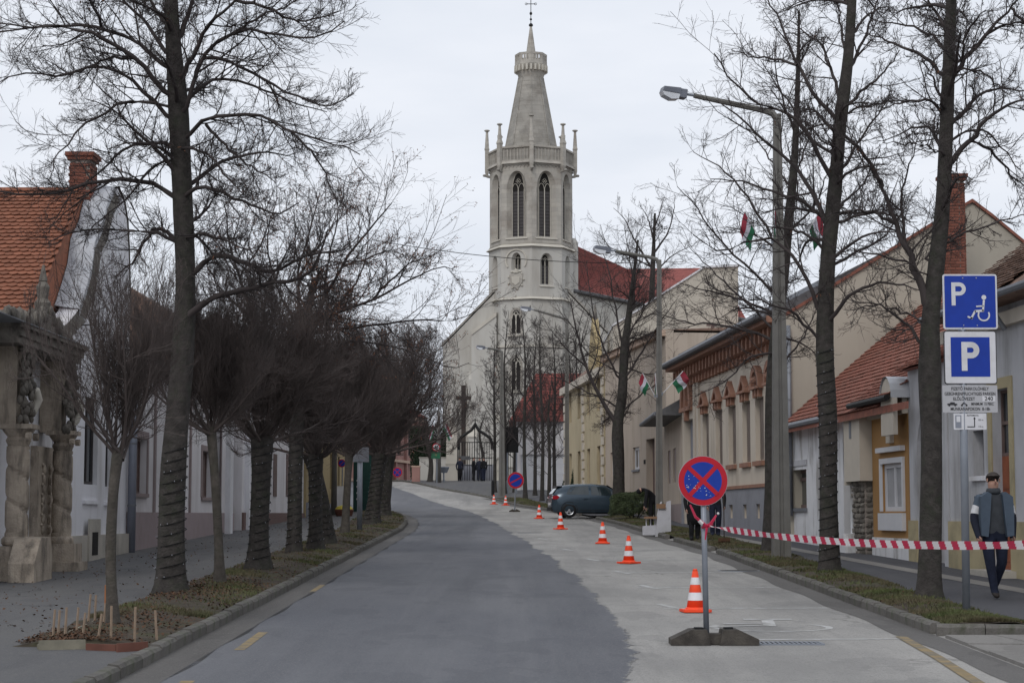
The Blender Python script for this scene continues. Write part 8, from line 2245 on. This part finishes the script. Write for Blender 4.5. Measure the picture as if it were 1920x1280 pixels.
board((72, 1218), (160, 1216), .10, M_board2); board((72, 1216), (178, 1170), .05, M_board2); board((162, 1218), (218, 1220), .07, M_redb); board((219, 1222), (276, 1218), .09, M_redb)
stakes = [(98, 1199, 103, 1142), (108, 1196, 112, 1143), (121, 1200, 125, 1138), (142, 1192, 147, 1138), (153, 1199, 160, 1148), (164, 1172, 170, 1113), (181, 1206, 191, 1150), (177, 1170, 180, 1115), (208, 1206, 209, 1135), (252, 1207, 254, 1137), (295, 1202, 291, 1143), (193, 1175, 198, 1130)]
names = ['leftmost', 'second from left', 'third from left', 'fourth from left', 'short leaning', 'tall rear', 'leaning middle', 'thin rear', 'upright central', 'lone upright', 'rightmost thin', 'darker rear']
for (x0, y0, x1, y1), nm in zip(stakes, names):
    q = G(x0, y0, .11); t_ = at(x1, y1, q.y) - q
    o = MB().tube([(0, 0, -.08), tuple(t_)], [.015, .013], 4).build('garden_stake', M_stake, None, loc=q)
    tag(o, nm + ' wooden stake in the planting bed at the lower left', 'stake', 'wooden stakes round the planting bed')
q = G(200, 1168, .11); t_ = at(201, 1096, q.y)-q
tag(MB().box(-.03, .03, -.02, .02, -.1, t_.z).build('tree_post', mat('orange_timber', (.30, .13, .06), var=.15), None, loc=q), 'thick orange-brown post beside the nearest small tree trunk', 'post')
# bin, round post box by the far pole, yellow marker, white box
p = Vector((X(780, 140), 140, gz(140)+.1)); root = empty('litter_bin', p, 0, 'pinkish square litter bin in front of the far brick building', 'bin'); MB().box(-.3, .3, -.3, .3, 0, 1.1).build('bin_body', M_pinkbr, root); MB().box(-.33, .33, -.33, .33, 1.1, 1.2).build('lid', M_salmon, root)
p = Vector((X(643, 90), 90, gz(90)+.1)); root = empty('white_cabinet', p, 0, 'white utility cabinet on the left pavement between the trunks', 'cabinet'); MB().box(-.32, .32, -.2, .2, 0, 1.25).build('cabinet_body', M_frame_wh, root); MB().box(-.28, .28, -.215, -.2, .1, 1.15).build('cabinet_door', M_white, root)
p = Vector((X(645, 82), 82, gz(82)+.1)); root = empty('planter', p, 0, 'low yellow-topped planter between the trunks on the left', 'planter'); MB().lathe([(.35, 0), (.42, .25), (.40, .3)], 14).build('tub', M_redb, root); MB().lathe([(.40, .3), (.3, .42), (.05, .48)], 14).build('yellow_top', mat('bright_yellow', (.6, .5, .08)), root)
p = Vector((X(690, 92), 92, gz(92)+.1)); root = empty('kiosk', p, 0, 'dark green display kiosk behind the sign back and wrapped trunks', 'kiosk')
MB().box(-.7, .7, -.4, .4, 0, 3.0).build('cabinet', mat('kiosk_green', (.01, .04, .035), rough=.4), root); MB().box(-.8, .8, -.5, .5, 3.0, 3.15).build('roof', M_black, root)
b = MB(); rng = random.Random(8)
for k in range(8): b.sphere((-.5+(k % 2)*1.0, -.42, .6+.3*(k//2)), .05, 6, 4)
tag(b.build('globes', M_reflect, root), kind='stuff')
p = Vector((X(832, 139), 139, gz(139)+.1)); root = empty('rubbish_basket', p, 0, 'round grey street basket at the foot of the far pole by the gate pillar', 'basket'); MB().lathe([(.25, .7), (.42, 1.1), (.40, 1.15)], 14, cap=False).build('basket', M_galv, root); MB().tube([(0, 0, 0), (0, 0, .8)], .06, 8).build('stem', M_galv, root)
# short bollard by the far lamp
p = Vector((X(924, 122), 122, gz(122)+.1)); root = empty('bollard', p, 0, 'short dark bollard left of the farthest street lamp', 'bollard'); MB().lathe([(.10, -.1), (.10, .9), (.06, .98)], 10).build('bollard_body', M_black, root)
